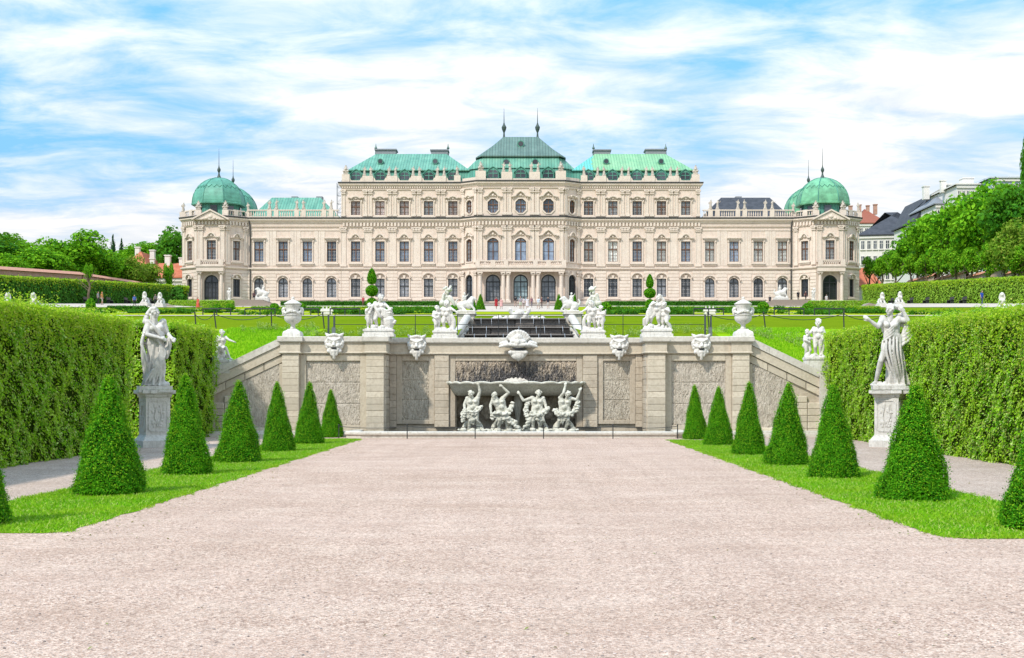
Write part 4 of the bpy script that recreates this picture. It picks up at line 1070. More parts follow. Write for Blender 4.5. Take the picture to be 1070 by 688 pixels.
ba = flink('basin', q.mesh('basin', M['atlas_stone'], True))
q = MB(); q.loft([bring(2.7, 50.34, 2.115)], cap=True); link('basin_water', q.mesh('basin_water', M['water']), ba)
q = MB()
for i in range(-4, 5):
    a = R(90 - i * 20); q.cap((0, 51.2, 2.12), (.5 * math.cos(a), 51.15, 2.10 + .2 * math.sin(a)), .06, .065)
q.ball((0, 51.1, 2.15), (.3, .2, .12)); flink('shell_crest', organic(q, 'shell_crest', M['coping'], .03, 2))
# pool rim and water
q = MB(); q.sweep([(-6.5, 49.9), (-6.5, 47.75), (-5.9, 47.45), (6.1, 47.45), (6.6, 47.75), (6.6, 49.9)], [(-.4, 0), (.0, 0), (.0, .1), (.06, .14), (.06, .22), (.0, .25), (-.36, .25), (-.4, .22)]); flink('pool_rim', q.mesh('pool_rim', M['coping']))
q = MB(); q.box(-12.4, -6.62, 48.5, 50.1, -.1, .12); q.box(6.72, 12.5, 48.5, 50.1, -.1, .12); q.box(-12.2, -6.62, 49.0, 50.1, .12, .2); q.box(6.72, 12.3, 49.0, 50.1, .12, .2); flink('wall_step', q.mesh('wall_step', M['coping']))
q = MB(); q.box(-6.1, 6.2, 47.8, 52.39, -.2, .13); flink('pool_water', q.mesh('pool_water', M['water']))
# masks
def mask_mesh(seed):
    r = random.Random(seed); q = MB()
    q.ball((0, 0, 0), (.24, .16, .32), 14, 10); q.ball((0, -.05, .12), (.23, .14, .14), 12, 8)
    for s in (-1, 1):
        q.cap((s * .04, -.17, .12), (s * .2, -.12, .2), .055, .05); q.ball((s * .11, -.13, .06), (.07, .06, .05)); q.ball((s * .15, -.12, -.06), .085)
        q.cap((s * .18, 0, .22), (s * .32, 0, .40), .09, .035); q.cap((s * .15, -.04, .26), (s * .25, -.02, .38), .07, .03)
        for k in range(6): q.ball((s * (.24 + .05 * math.sin(k)), -.02, .14 - k * .09), .075 + .012 * (k % 2))
        q.cap((s * .03, -.2, -.12), (s * .2, -.14, -.1), .045, .035); q.cap((s * .2, -.14, -.1), (s * .27, -.1, -.02), .035, .025)
        q.cap((s * .13, -.12, -.22), (s * .09, -.12, -.44), .07, .05); q.ball((s * .2, -.06, -.3), .08)
    q.cap((0, -.15, .1), (0, -.24, -.06), .035, .06); q.ball((0, -.22, -.07), (.075, .06, .045))
    q.ball((0, -.12, -.3), (.12, .1, .1)); q.cap((0, -.13, -.36), (0, -.12, -.55), .085, .05); q.ball((0, -.1, -.57), .06)
    for k in range(7): q.ball(((k - 3) * .07, -.08, .32 + .03 * math.cos((k - 3) * .8)), .065)
    return organic(q, 'mask', M['white_stone'], .018, 2)
MM = mask_mesh(1); mouthm = MB(); mouthm.ball((0, -.185, -.175), (.1, .05, .04), 12, 8); mouthm = mouthm.mesh('mouth', M['sash_dark'])  # dark solid stands in for the shade inside the open mouth
for px, Y, py in ((349.5, 49.9, 360), (435.5, 51.15, 361.5), (647, 51.15, 361.5), (732.5, 49.9, 361)):
    o = flink('mask', MM, (PX(px, Y), Y, PZ(py, Y) + .03)); o.scale = (1.1, 1.05, 1.02); link('mouth', mouthm, o)
q = MB()                                                                # the large central mask
for i in range(-5, 6):
    a = R(90 - i * 13); q.cap((0, -.02, .02), (math.sin(R(i * 13)) * .46, -.1 + .02 * abs(i), .12 + math.cos(R(i * 13)) * .44), .09, .085)
q.ball((0, -.1, .1), (.36, .24, .26), 14, 10); q.ball((0, -.24, .12), (.13, .14, .15)); q.ball((0, -.2, .3), (.2, .12, .14))
for s in (-1, 1):
    q.ball((s * .2, -.22, .14), (.12, .1, .07)); q.cap((s * .06, -.26, .0), (s * .42, -.2, .02), .09, .08); q.cap((s * .42, -.2, .02), (s * .76, -.08, -.06), .09, .05); q.cap((s * .5, -.1, .1), (s * .72, -.06, .06), .1, .07)
    q.ball((s * .4, -.08, -.02), (.2, .16, .1))
q.cap((-.3, -.12, -.3), (.3, -.12, -.3), .1, .1)
for i in range(-4, 5):
    L = .40 - .055 * abs(i); q.cap((i * .085, -.1, -.3), (i * .06, -.09 + .01 * abs(i), -.34 - L * .72), .08, .045)
q.ball((0, -.1, -.42), (.3, .14, .2))
cm = flink('mask', organic(q, 'mask', M['white_stone'], .02, 2), (PX(541.5, 51.1), 51.05, PZ(361, 51.1)), 0)
cm['label'] = 'large shell-crested river mask at the centre'
q = MB(); q.ball((0, -.17, -.155), (.36, .08, .045), 14, 8); link('mouth', q.mesh('mouth', M['sash_dark']), cm)  # dark solid as the shade of the mouth slit

# ================================================================ the water cascade above the wall
ca_ = empty('water_cascade', (0, 61, 4.3)); tag(ca_, 'dark stepped water cascade with white volutes above the fountain wall', 'cascade')
CINV = Matrix.Translation((0, -61, -4.3))
def clink(name, me, loc=(0, 0, 0)):
    o = link(name, me, ca_, loc); o.matrix_parent_inverse = CINV; return o
M['wet_dark'] = stone('wet dark cascade stone', (.085, .077, .07), (.17, .15, .135), (.045, .04, .037), 1.5, .35, .5, (.13, .11, .10), .5, 9)
xc = .12
for k, (hw, y0, y1, z) in enumerate(((2.52, 57.0, 60.2, 4.38), (2.45, 60.2, 63.6, 4.87), (2.36, 63.6, 66.2, 5.48))):
    q = MB(); r = random.Random(k)
    x = -hw
    while x < hw - .1:
        w = min(r.uniform(.9, 2.2), hw - x); q.block(xc + x + .002, xc + x + w - .002, y0 + r.uniform(0, .1), y1, z - .75, z - .06, .04); x += w
    clink('cascade_step', q.mesh('cascade_step', M['wet_dark']))
    q = MB(); q.box(xc - hw - .02, xc + hw + .02, y0 - .12, y1 + .01, z - .05, z); clink('step_ledge', q.mesh('step_ledge', plain('wet grey ledge', (.20, .185, .17), .3)))
    q = MB()
    for j in range(7):
        x = xc - hw * .86 + hw * 1.72 * j / 6 + r.uniform(-.2, .2)
        q.tube([(x, y0 + .05, z + .02), (x, y0 - .18, z + .0), (x + .01, y0 - .34, z - .16), (x + .015, y0 - .42, z - .42)], [.011, .010, .009, .005], 5)
    clink('falling_water', q.mesh('falling_water', plain('white falling water', (.42, .45, .48), .2), True))
for sg in (-1, 1):
    q = MB(); c0 = xc + sg * 2.8
    q.box(c0 - .42, c0 + .42, 64.6, 66.4, 4.4, 5.75); q.box(c0 - .5, c0 + .5, 64.5, 66.5, 5.752, 5.92); q.box(c0 - .48, c0 + .48, 64.54, 66.45, 4.6, 5.1)
    clink('plinth', q.mesh('plinth', M['coping']))
    q = MB(); pts = [(xc + sg * 2.72, 64.4, 5.5), (xc + sg * 2.72, 62.5, 5.32), (xc + sg * 2.74, 60, 4.95), (xc + sg * 2.78, 57.5, 4.55), (xc + sg * 2.9, 55.3, 4.25), (xc + sg * 3.1, 53.9, 4.08)]
    for a, b in zip(pts, pts[1:]): q.cap(a, b, .21, .21, 10); q.cap((a[0], a[1], a[2] - .5), (b[0], b[1], b[2] - .5), .2, .2, 8)
    q.ball(pts[0], (.24, .24, .28)); clink('volute', organic(q, 'volute', M['coping'], .06, 3))
q = MB(); q.box(xc - 2.75, xc + 2.75, 52.16, 57.05, 3.2, 3.93); clink('cascade_pool', q.mesh('cascade_pool', M['water']))
q = MB(); r = random.Random(8)
for k in range(34):
    t = r.uniform(-1, 1); q.ball((xc + t * 1.35, 66.3 + r.uniform(-.2, .2), 5.5 + (1 - abs(t)) * .35 * r.random() + .06), r.uniform(.1, .2), 8, 6)
for s in (-1, 1): q.cap((xc + s * .2, 66.2, 5.6), (xc + s * .5, 66.1, 6.0), .12, .1); q.ball((xc + s * .5, 66.1, 6.08), .11)
q.ball((xc, 66.2, 5.9), (.28, .2, .2)); q.box(xc - 1.5, xc + 1.5, 66.0, 66.7, 5.2, 5.5)
clink('shell_crest', organic(q, 'shell_crest', M['white_stone'], .04, 2))
# ---------------------------------------------------------------- railings and rope barriers
def rail(name, xs, y, h, zf, label, rails=(1.0, .55), rad=.013):
    e = empty(name, (sum(xs) / len(xs), y, zf(xs[0], y))); tag(e, label, 'railing', 'slim iron barriers of the garden')
    inv = Matrix.Translation([-v for v in e.location])
    for x in xs:
        q = MB(); q.tube([(x, y, zf(x, y) - .05), (x, y, zf(x, y) + h)], rad * 1.3, 6); o = link('post', q.mesh('post', M['iron']), e); o.matrix_parent_inverse = inv
    q = MB()
    for f_ in rails: q.tube([(x, y, zf(x, y) + h * f_ - .01) for x in xs], rad, 5)
    o = link('rail', q.mesh('rail', M['iron']), e); o.matrix_parent_inverse = inv
    return e
def ropes(name, pts, h, label, sag=.16, lean=0.0, rad=.014):
    e = empty(name, pts[len(pts) // 2]); tag(e, label, 'barrier', 'slim iron barriers of the garden')
    inv = Matrix.Translation([-v for v in e.location]); r = random.Random(len(pts)); tops = []
    for x, y, z in pts:
        dx = r.uniform(-lean, lean); t = (x + dx, y, z + h); tops.append(t)
        q = MB(); q.tube([(x, y, z - .05), t], rad * 1.5, 6); q.ball(t, rad * 2.2, 8, 5); o = link('post', q.mesh('post', M['iron']), e); o.matrix_parent_inverse = inv
    for a, b in zip(tops, tops[1:]):
        q = MB(); q.tube([(a[0] + (b[0] - a[0]) * i / 8, a[1] + (b[1] - a[1]) * i / 8, a[2] + (b[2] - a[2]) * i / 8 - .05 - sag * 4 * (i / 8) * (1 - i / 8)) for i in range(9)], rad * .8, 5)
        o = link('chain', q.mesh('chain', M['iron']), e); o.matrix_parent_inverse = inv
    return e
Y = 46.9
ropes('chain_barrier', [(PX(p, Y), Y, 0) for p in (354, 425.5, 496.5, 568, 640.5, 708)], .52, 'low chain barrier on thin posts in front of the fountain pool rim', .07)
rail('terrace_railing', [PX(p, 53.2) for p in (350, 392, 434, 478, 521, 565, 608, 651, 695, 737)], 53.2, .95, TZ, 'thin two-bar iron railing along the terrace behind the wall statues')
for pxs, lab in (((205, 226, 284, 339), 'chain barrier on leaning posts along the bank top behind the left urn'), ((741, 800, 882, 930), 'chain barrier along the bank top behind the right urn')):
    ropes('chain_barrier', [(PX(p, 57.5), 57.5, TZ(0, 57.5)) for p in pxs], .74, lab, .28, .12, .02)
for i, (a, b, lab) in enumerate(((212, 241, 'low black bar fence at the parterre edge, nearest the left pavilion door'), (256, 287.5, 'low black bar fence at the parterre edge left of the left urn'), (317, 332.5, 'short low black bar fence just right of the left urn'), (345, 376, 'low black bar fence at the parterre edge beside the left round-headed topiary'),
                                 (725, 756, 'low black bar fence at the parterre edge left of the right urn'), (809, 840, 'low black bar fence below the right pavilion steps'), (851, 882, 'low black bar fence at the parterre edge, below the right pavilion door'))):
    Y = 98; xs_ = [PX(p, Y) for p in (a, (a + b) / 2, b)]
    rail('low_fence', xs_, Y, .58, lambda x, y: zprof(y), lab, (1.0, .93), .035)
# little dark instrument posts behind the outer masks
for px, lab in ((346.5, 'pair of dark steel posts behind the left mask'), (740, 'pair of dark steel posts behind the right mask')):
    Y = 52.4; x = PX(px, Y); e = empty('meter_post', (x, Y, TZ(x, Y))); tag(e, lab, 'post')
    for d, h in ((-.13, 1.02), (.11, .98)):
        q = MB(); q.box(-.035, .035, -.04, .04, -.1, h); link('post', q.mesh('post', plain('dark painted steel', (.05, .06, .065), .5)), e, (d, 0, 0))
    q = MB(); q.box(-.07, .07, -.06, .06, .02, .48); q.box(-.075, .075, -.065, .065, .48, .5); link('control_box', q.mesh('control_box', plain('grey steel box', (.14, .16, .17), .4)), e, (.09, 0, 0))
# hanging rock forms at the back of the niche
for px, s_ in ((479, .9), (489, .8), (508, 1.2), (530, .8), (552, .8), (575, 1.3), (602, 1.0)):
    q = MB(); r = random.Random(px); x = PX(px, 52.0)
    for i in range(12): q.ball((x + r.uniform(-.14, .14) * s_, 52.1 + r.uniform(-.15, .15), 1.55 - i * .085), (.24 - i * .012) * s_ * r.uniform(.7, 1.1), 8, 6)
    flink('niche_rock', organic(q, 'niche_rock', M['niche_stone'], .035, 1))
# ================================================================ sculpted figures
J0 = dict(pel=(0, 0, .93), che=(0, 0, 1.27), nec=(0, 0, 1.45), hea=(0, -.025, 1.60), sL=(-.17, 0, 1.40), sR=(.17, 0, 1.40),
          eL=(-.25, .02, 1.13), eR=(.25, .02, 1.13), hL=(-.27, -.08, .90), hR=(.27, -.08, .90), pL=(-.09, 0, .92), pR=(.09, 0, .92),
          kL=(-.10, -.04, .50), kR=(.10, -.04, .50), aL=(-.10, .02, .09), aR=(.10, .02, .09), tL=(-.12, -.14, .04), tR=(.12, -.14, .04))
def human(q, fem=0, fat=1.0, yaw=0, hair='curl', fingers=0, headk=1.0, legs=True, **kw):
    J = dict(J0); J.update(kw); V = {k: Vector(v) for k, v in J.items()}; f = fat
    pel, che, nec, hea = V['pel'], V['che'], V['nec'], V['hea']
    up = (che - pel).normalized(); side = (V['sR'] - V['sL']).normalized(); fw_ = side.cross(up).normalized() * -1
    if fw_.y > .3: fw_ = -fw_
    # trunk: two flank masses, belly, chest and shoulders
    waist = pel.lerp(che, .48)
    for s, sh, hp in ((-1, V['sL'], V['pL']), (1, V['sR'], V['pR'])):
        wv = waist + side * s * .065 * f
        q.cap(hp + up * .02, wv, (.108 if fem else .10) * f, .088 * f); q.cap(wv, che + side * s * .08 * f - up * .02, .09 * f, .108 * f)
        q.cap(che + side * s * .07, sh, .10 * f, .068 * f)
        q.ball(che + side * s * .075 * f + fw_ * (.085 if fem else .07) * f - up * .0, (.062 if fem else .058) * f)
        q.ball(hp - fw_ * .07 * f - up * .03, .10 * f)
    q.ball(waist + fw_ * .045 * f - up * .05, .095 * f)
    q.cap(nec - up * .05, hea - Vector((0, 0, .04)), .058 * min(f, 1.15), .052)
    # head with face, turned by yaw
    k = headk; c, s_ = math.cos(R(yaw)), math.sin(R(yaw)); fd = Vector((s_, -c, 0)); rd = Vector((c, s_, 0)); u = Vector((0, 0, 1))
    q.ball(hea + u * .02 * k - fd * .01, (.078 * k, .09 * k, .10 * k), 14, 10); q.ball(hea - u * .055 * k + fd * .03 * k, .058 * k)
    q.cap(hea + fd * .085 * k + u * .025 * k, hea + fd * .108 * k - u * .015 * k, .013 * k, .019 * k); q.ball(hea + fd * .075 * k - u * .055 * k, (.028 * k, .026 * k, .012 * k)); q.ball(hea + fd * .068 * k - u * .09 * k, .025 * k)
    for s in (-1, 1):
        q.cap(hea + fd * .078 * k + u * .045 * k + rd * s * .014, hea + fd * .06 * k + u * .04 * k + rd * s * .055 * k, .016 * k, .013 * k)
        q.ball(hea + rd * s * .034 * k + fd * .068 * k + u * .015 * k, .015 * k); q.ball(hea + rd * s * .08 * k - u * .0, (.016 * k, .022 * k, .03 * k)); q.ball(hea + rd * s * .04 * k + fd * .055 * k - u * .03 * k, .03 * k)
    rr = random.Random(int(abs(hea.x) * 1000) + 3)
    if hair in ('curl', 'bun', 'long'):
        for i in range(22):
            a = rr.uniform(0, 2 * math.pi); e = rr.uniform(-.2, 1.4); d = rd * math.cos(a) * math.cos(e) + fd * math.sin(a) * math.cos(e) + u * math.sin(e)
            if d.dot(fd) > .45 and e < .7: continue
            q.ball(hea + u * .025 * k + d * .088 * k, rr.uniform(.024, .036) * k, 7, 5)
    if hair == 'bun': q.ball(hea - fd * .1 * k + u * .06 * k, .055 * k); q.cap(hea - fd * .08 * k - u * .05, nec - fd * .09 - u * .08, .045, .03)
    if hair == 'long': q.cap(hea - fd * .07, nec - fd * .1 - u * .14, .07, .045); q.ball(hea + u * .09 * k, (.06, .06, .045))
    if hair == 'beard':
        for i in range(8): q.ball(hea - u * (.08 + .012 * i) + fd * (.07 - .004 * i) + rd * rr.uniform(-.03, .03), .03)
    if hair == 'short': q.ball(hea + u * .035 * k - fd * .012, (.086 * k, .094 * k, .095 * k), 12, 8)
    # arms with hands
    for S in 'LR':
        sh, el, ha = V['s' + S], V['e' + S], V['h' + S]
        q.ball(sh, .068 * f); q.cap(sh, sh.lerp(el, .5), .056 * f, .054 * f); q.cap(sh.lerp(el, .5), el, .053 * f, .041 * f); q.cap(el, el.lerp(ha, .35), .042 * f, .044 * f); q.cap(el.lerp(ha, .35), ha, .043 * f, .029 * f)
        d = (ha - el).normalized(); n = d.cross(Vector((0, -1, 0.2))).normalized(); m = d.cross(n).normalized()
        q.cap(ha, ha + d * .07, .032 * f, .036 * f)
        if fingers:
            for i, L in enumerate((.062, .075, .08, .068)):
                b = ha + d * .085 + n * (i - 1.5) * .021; mid_ = b + d * L * .55 + m * .008; q.cap(b, mid_, .0115, .0105, 7); q.cap(mid_, mid_ + d * L * .4 + m * .026, .0105, .009, 7)
            q.cap(ha + d * .03 + n * -.03, ha + d * .075 + n * -.06 + m * .012, .014, .012, 7); q.cap(ha + d * .075 + n * -.06 + m * .012, ha + d * .105 + n * -.058 + m * .03, .012, .01, 7)
        else: q.cap(ha + d * .07, ha + d * .13 + m * .03, .034 * f, .02 * f)
    if legs:
        for S in 'LR':
            hp, kn, an, to = V['p' + S], V['k' + S], V['a' + S], V['t' + S]
            q.cap(hp, hp.lerp(kn, .5), .10 * f, .082 * f); q.cap(hp.lerp(kn, .5), kn, .08 * f, .057 * f); mid_ = kn.lerp(an, .33) + Vector((0, .02, 0))
            q.cap(kn, mid_, .056 * f, .056 * f); q.cap(mid_, an, .055 * f, .034 * f); q.cap(an, an + Vector((0, .03, -.05)), .036 * f, .034 * f); q.cap(an + Vector((0, 0, -.03)), to, .038 * f, .028 * f)
    return V
def robe(q, c0, r0, c1, r1, folds=9, tw=2.0, amp=.16, ell=.75, n=12):
    pr = []; vs = []; seg = 44
    for i in range(n + 1):
        t = i / n
        for k in range(seg):
            a = 2 * math.pi * k / seg; r = r0 + (r1 - r0) * t ** .8
            r *= 1 + amp * t ** .5 * math.sin(folds * a + tw * t * 2) + amp * .5 * t * math.sin(folds * 1.7 * a - tw * t * 3)
            vs.append((c0[0] + (c1[0] - c0[0]) * t + r * math.cos(a), c0[1] + (c1[1] - c0[1]) * t + r * math.sin(a) * ell, c0[2] + (c1[2] - c0[2]) * t))
    fs = [(i * seg + k, i * seg + (k + 1) % seg, (i + 1) * seg + (k + 1) % seg, (i + 1) * seg + k) for i in range(n) for k in range(seg)]
    fs += [tuple(range(seg - 1, -1, -1)), tuple(n * seg + k for k in range(seg))]; q.add(vs, fs)
def curve(pts, n=10):
    """smooth path through points"""
    P = [Vector(p) for p in pts]; P = [P[0] * 2 - P[1]] + P + [P[-1] * 2 - P[-2]]; out = []
    for i in range(1, len(P) - 2):
        for k in range(n):
            t = k / n; a, b, c, d = P[i - 1], P[i], P[i + 1], P[i + 2]
            out.append(.5 * ((2 * b) + (c - a) * t + (2 * a - 5 * b + 4 * c - d) * t * t + (3 * b - a - 3 * c + d) * t ** 3))
    out.append(P[-2]); return out
def fold(q, pts, r0, r1, seg=7):
    c = curve(pts, 6); n = len(c) - 1
    q.tube([tuple(p) for p in c], [(r0 + (r1 - r0) * i / n) * (1 if 0 < i < n else .6) for i in range(n + 1)], seg)
def garland(q, pts, r=.05, seed=0):
    rr = random.Random(seed)
    for p in curve(pts, 7):
        for _ in range(4): q.ball((p.x + rr.uniform(-r, r), p.y + rr.uniform(-r, r) * .8, p.z + rr.uniform(-r, r)), rr.uniform(r * .45, r * 1.0), 7, 5)

def moulded_pedestal(name, w, h, label):
    q = MB(); hw = w / 2
    def ring(o, z): return [(-hw - o, -hw - o, z), (hw + o, -hw - o, z), (hw + o, hw + o, z), (-hw - o, hw + o, z)]
    q.loft([ring(.14, 0), ring(.14, .22), ring(.11, .24), ring(.02, .36), ring(0, .40), ring(0, h - .24), ring(.04, h - .2), ring(.05, h - .14), ring(.14, h - .1), ring(.14, h)])
    e = empty(name); tag(e, label, 'pedestal')
    link('shaft', q.mesh('shaft', M['statue_grey']), e)
    q = MB(); r = random.Random(5); zc = (h + .12) / 2
    for a in (0, 90, 180, 270):
        q.frame((0, 0, 0), R(a)); w2 = hw - .09; z0, z1 = .52, h - .34; c = .07
        o_ = [(-w2, z0 + c), (-w2 + c, z0), (w2 - c, z0), (w2, z0 + c), (w2, z1 - c), (w2 - c, z1), (-w2 + c, z1), (-w2, z1 - c), (-w2, z0 + c)]
        q.ribbon(o_, .035, -hw - .02, -hw + .01)
        for i in range(16): q.ball((r.uniform(-w2 * .6, w2 * .6), -hw - .0, r.uniform(z0 + .12, z1 - .12)), (r.uniform(.03, .07), .025, r.uniform(.04, .09)), 7, 5)
        for t in (-1, 1): q.tube([(t * .02, -hw - .01, z0 + .15), (t * .12, -hw - .015, zc), (t * .05, -hw - .01, z1 - .15)], .02, 5)
    q.frame(); link('relief_panel', q.mesh('relief_panel', M['statue_grey']), e)
    return e
def statue(name, q, mat, label, loc, rz=0, scale=1.0, voxel=.02, smooth=3, group=None, cat='statue', plinth=None):
    me = organic(q, name, mat, voxel, smooth)
    o = link(name, me, None, loc, rz, scale); tag(o, label, cat, group)
    if plinth:
        p = MB(); w, d, h = plinth; p.box(-w / 2, w / 2, -d / 2, d / 2, -h, -.06); p.box(-w / 2 - .05, w / 2 + .05, -d / 2 - .05, d / 2 + .05, -h - .02, -h * .62); p.box(-w / 2 - .03, w / 2 + .03, -d / 2 - .03, d / 2 + .03, -.058, .02)
        link('plinth', p.mesh('plinth', mat), o)
    return o
# ---- the two large statues on pedestals
XL, YL = PX(161.5, 40.4), 40.4; XR, YR = PX(930, 40.4), 40.4
p = moulded_pedestal('statue_pedestal', .78, 1.84, 'square stone pedestal under the robed female statue in the left hedge gap'); p.location = (XL, YL, 0); p.rotation_euler.z = R(33)
p = moulded_pedestal('statue_pedestal', .78, 1.84, 'square stone pedestal under the striding statue before the right hedge'); p.location = (XR, YR, 0); p.rotation_euler.z = R(-33)
q = MB()
human(q, fem=1, fat=1.1, yaw=40, hair='bun', fingers=1, pel=(.05, 0, .93), che=(.03, 0, 1.27), nec=(0, -.01, 1.45), hea=(.0, -.04, 1.6), sL=(-.14, -.02, 1.39), sR=(.18, .0, 1.41),
      eL=(-.17, -.16, 1.12), hL=(.08, -.24, 1.05), eR=(.27, -.02, 1.15), hR=(.33, -.2, 1.06), kL=(-.02, -.06, .5), kR=(.16, -.08, .5), aL=(-.08, .02, .09), aR=(.06, .03, .09), tL=(-.14, -.12, .04), tR=(.08, -.14, .04))
robe(q, (.05, 0, 1.08), .14, (-.02, .02, .03), .21, 9, 2.4, .26, .8, 20)
for i in range(5):
    t = i / 4; fold(q, [(-.15 + .1 * t, -.1 - .05 * t, 1.12 - .05 * t), (.1 + .1 * t, -.15, .9 - .12 * t), (.0 + .14 * t, -.2, .5), (-.22 + .3 * t, -.15, .08)], .026, .024)
for i in range(4): fold(q, [(-.14 + .03 * i, -.1, 1.42 - .045 * i), (.02 + .02 * i, -.165, 1.26 - .045 * i), (.2, -.1, 1.12 - .05 * i)], .018, .024)
for i in range(5): fold(q, [(.3, -.16 + .03 * i, 1.08), (.3 - .02 * i, -.16 + .03 * i, .85), (.24 - .03 * i, -.1, .6 + .04 * i)], .045, .03)
for i in range(4): fold(q, [(-.17, .06 - .04 * i, 1.36 - .04 * i), (-.24 - .012 * i, .04 - .05 * i, 1.0 - .02 * i), (-.25 + .02 * i, .02 - .05 * i, .62), (-.18 + .03 * i, .03 - .05 * i, .12)], .04, .03)
fold(q, [(-.02, .1, 1.72), (-.14, .1, 1.55), (-.2, .06, 1.36)], .06, .06)
for i in range(8): q.ball((-.1 + .05 * i, -.06 + .02 * (i % 2), .05), .07, 8, 6)
statue('garden_statue', q, M['statue_grey'], 'grey robed female statue on the pedestal beside the left hedge', (XL, YL, 1.86), R(22), 1.50, .011, 1, plinth=(.62, .62, .1)).location.z = 1.95
q = MB()
human(q, fem=1, fat=1.1, yaw=-35, hair='curl', fingers=1, pel=(.06, 0, .95), che=(.0, 0, 1.28), nec=(.0, -.01, 1.45), hea=(.0, -.03, 1.6), sL=(-.15, -.03, 1.42), sR=(.17, .0, 1.40),
      eL=(-.25, -.2, 1.24), hL=(-.42, -.27, 1.37), eR=(.36, -.02, 1.36), hR=(.26, -.06, 1.56), pL=(-.02, 0, .93), pR=(.15, 0, .93), kL=(-.19, -.14, .54), kR=(.12, -.05, .5), aL=(-.28, .04, .12), aR=(.14, .06, .09), tL=(-.38, -.1, .04), tR=(.12, -.12, .04))
for i in range(6):
    t = i / 5; fold(q, [(.2 - .34 * t, -.04 - .1 * math.sin(math.pi * t), 1.06 - .08 * t), (.2 - .36 * t, -.1 - .14 * math.sin(math.pi * t), .75), (.24 - .3 * t, -.08 - .13 * math.sin(math.pi * t), .42), (.30 - .2 * t, -.02, .06)], .026, .034)
robe(q, (.06, .02, 1.1), .14, (.16, .05, .04), .19, 8, -2, .26, .8, 20)
for i in range(4): fold(q, [(.15, .03, 1.42 - .05 * i), (.03, -.15, 1.25 - .06 * i), (-.14, -.08, 1.08 - .045 * i)], .02, .024)
for i in range(5): fold(q, [(.12, .08, 1.48 - .04 * i), (.26 + .03 * i, .08, 1.5 - .07 * i), (.34 + .02 * i, .04, 1.34 - .08 * i), (.26, .02 - .02 * i, 1.12 - .06 * i), (.22, .0, .8)], .038, .028)
fold(q, [(.02, .06, 1.66), (.16, .1, 1.66), (.3, .1, 1.56)], .06, .05)
q.box(-.36, .3, -.22, .24, -.04, .05)
for i in range(7): q.ball((-.3 + .1 * i, .08 - .05 * (i % 3), .05), .07, 7, 5)
statue('garden_statue', q, M['statue_grey'], 'striding statue with raised arm and windblown drapery on the pedestal before the right hedge', (XR, YR, 1.95), R(-12), 1.56, .011, 1, plinth=(.66, .6, .12))
# ---- atlantes under the basin
def rocks(q, seed, w=.35, z=.0):
    r = random.Random(seed)
    for i in range(14): q.ball((r.uniform(-w, w), r.uniform(-.12, .15), z + r.uniform(0, .14)), r.uniform(.07, .13), 7, 5)
ZT = .1
def atlas(px, label, seed, build, top):
    q = MB(); build(q); rocks(q, seed); Y = 50.35
    statue('fountain_figure', q, M['atlas_stone'], label, (PX(px, Y), Y, ZT), 0, (1.22, 1.1, 1.0), .012, 1)
def loin(q, x, seed):
    r = random.Random(seed)
    for i in range(26):
        a = r.uniform(-1, 1); q.ball((x + a * .22, -.10 - .07 * (1 - a * a), .80 - r.random() * .30 * (1.2 - abs(a))), r.uniform(.035, .07), 7, 5)
    for i in range(5):
        a = r.uniform(-1, 1); fold(q, [(x + a * .16, -.14, .74), (x + a * .22 + r.uniform(-.05, .05), -.15, .52), (x + a * .28, -.1, .28 + .12 * r.random())], .05, .025)
    for s_ in (-1, 1): fold(q, [(x + s_ * .1, .12, .5), (x + s_ * .26, .08, .3), (x + s_ * .34, -.02, .1), (x + s_ * .5, -.08, .14)], .09, .05)
def a1(q):
    human(q, fat=1.22, headk=1.1, fem=1, yaw=-20, hair='curl', fingers=1, che=(.0, 0, 1.26), hea=(-.06, -.05, 1.58), nec=(-.01, 0, 1.44), eL=(-.28, -.02, 1.16), hL=(-.26, -.1, .95), sR=(.17, 0, 1.43), eR=(.24, -.06, 1.66), hR=(.2, -.1, 1.92), kL=(-.08, -.12, .5), kR=(.14, -.06, .5), aL=(-.14, .02, .1), aR=(.18, .03, .1))
    garland(q, [(-.3, -.1, .66), (-.18, -.16, .82), (.05, -.18, .8), (.18, -.12, .95), (.26, -.1, 1.05)], .06, 1); garland(q, [(-.26, -.1, .95), (-.32, -.1, .75), (-.3, -.1, .5)], .055, 2)
    loin(q, 0, 1)
def a2(q):
    human(q, fat=1.22, headk=1.1, yaw=-50, hair='beard', fingers=1, pel=(.08, 0, .93), che=(-.02, -.03, 1.25), nec=(-.1, -.06, 1.42), hea=(-.16, -.1, 1.54), sL=(-.2, -.06, 1.38), sR=(.12, -.0, 1.42), eL=(-.3, -.08, 1.12), hL=(-.28, -.12, .86), eR=(.3, -.08, 1.62), hR=(.1, -.12, 1.86), kL=(.02, -.16, .52), kR=(.24, -.08, .48), aL=(-.04, .04, .1), aR=(.26, .05, .1), pL=(.0, 0, .92), pR=(.17, 0, .92))
    garland(q, [(-.24, -.12, .62), (-.08, -.2, .8), (.15, -.18, .74), (.33, -.1, .9), (.42, -.05, 1.2)], .065, 3); garland(q, [(.2, -.14, .6), (.4, -.1, .45), (.55, -.08, .28), (.65, -.1, .12)], .075, 4)
    loin(q, .08, 2)
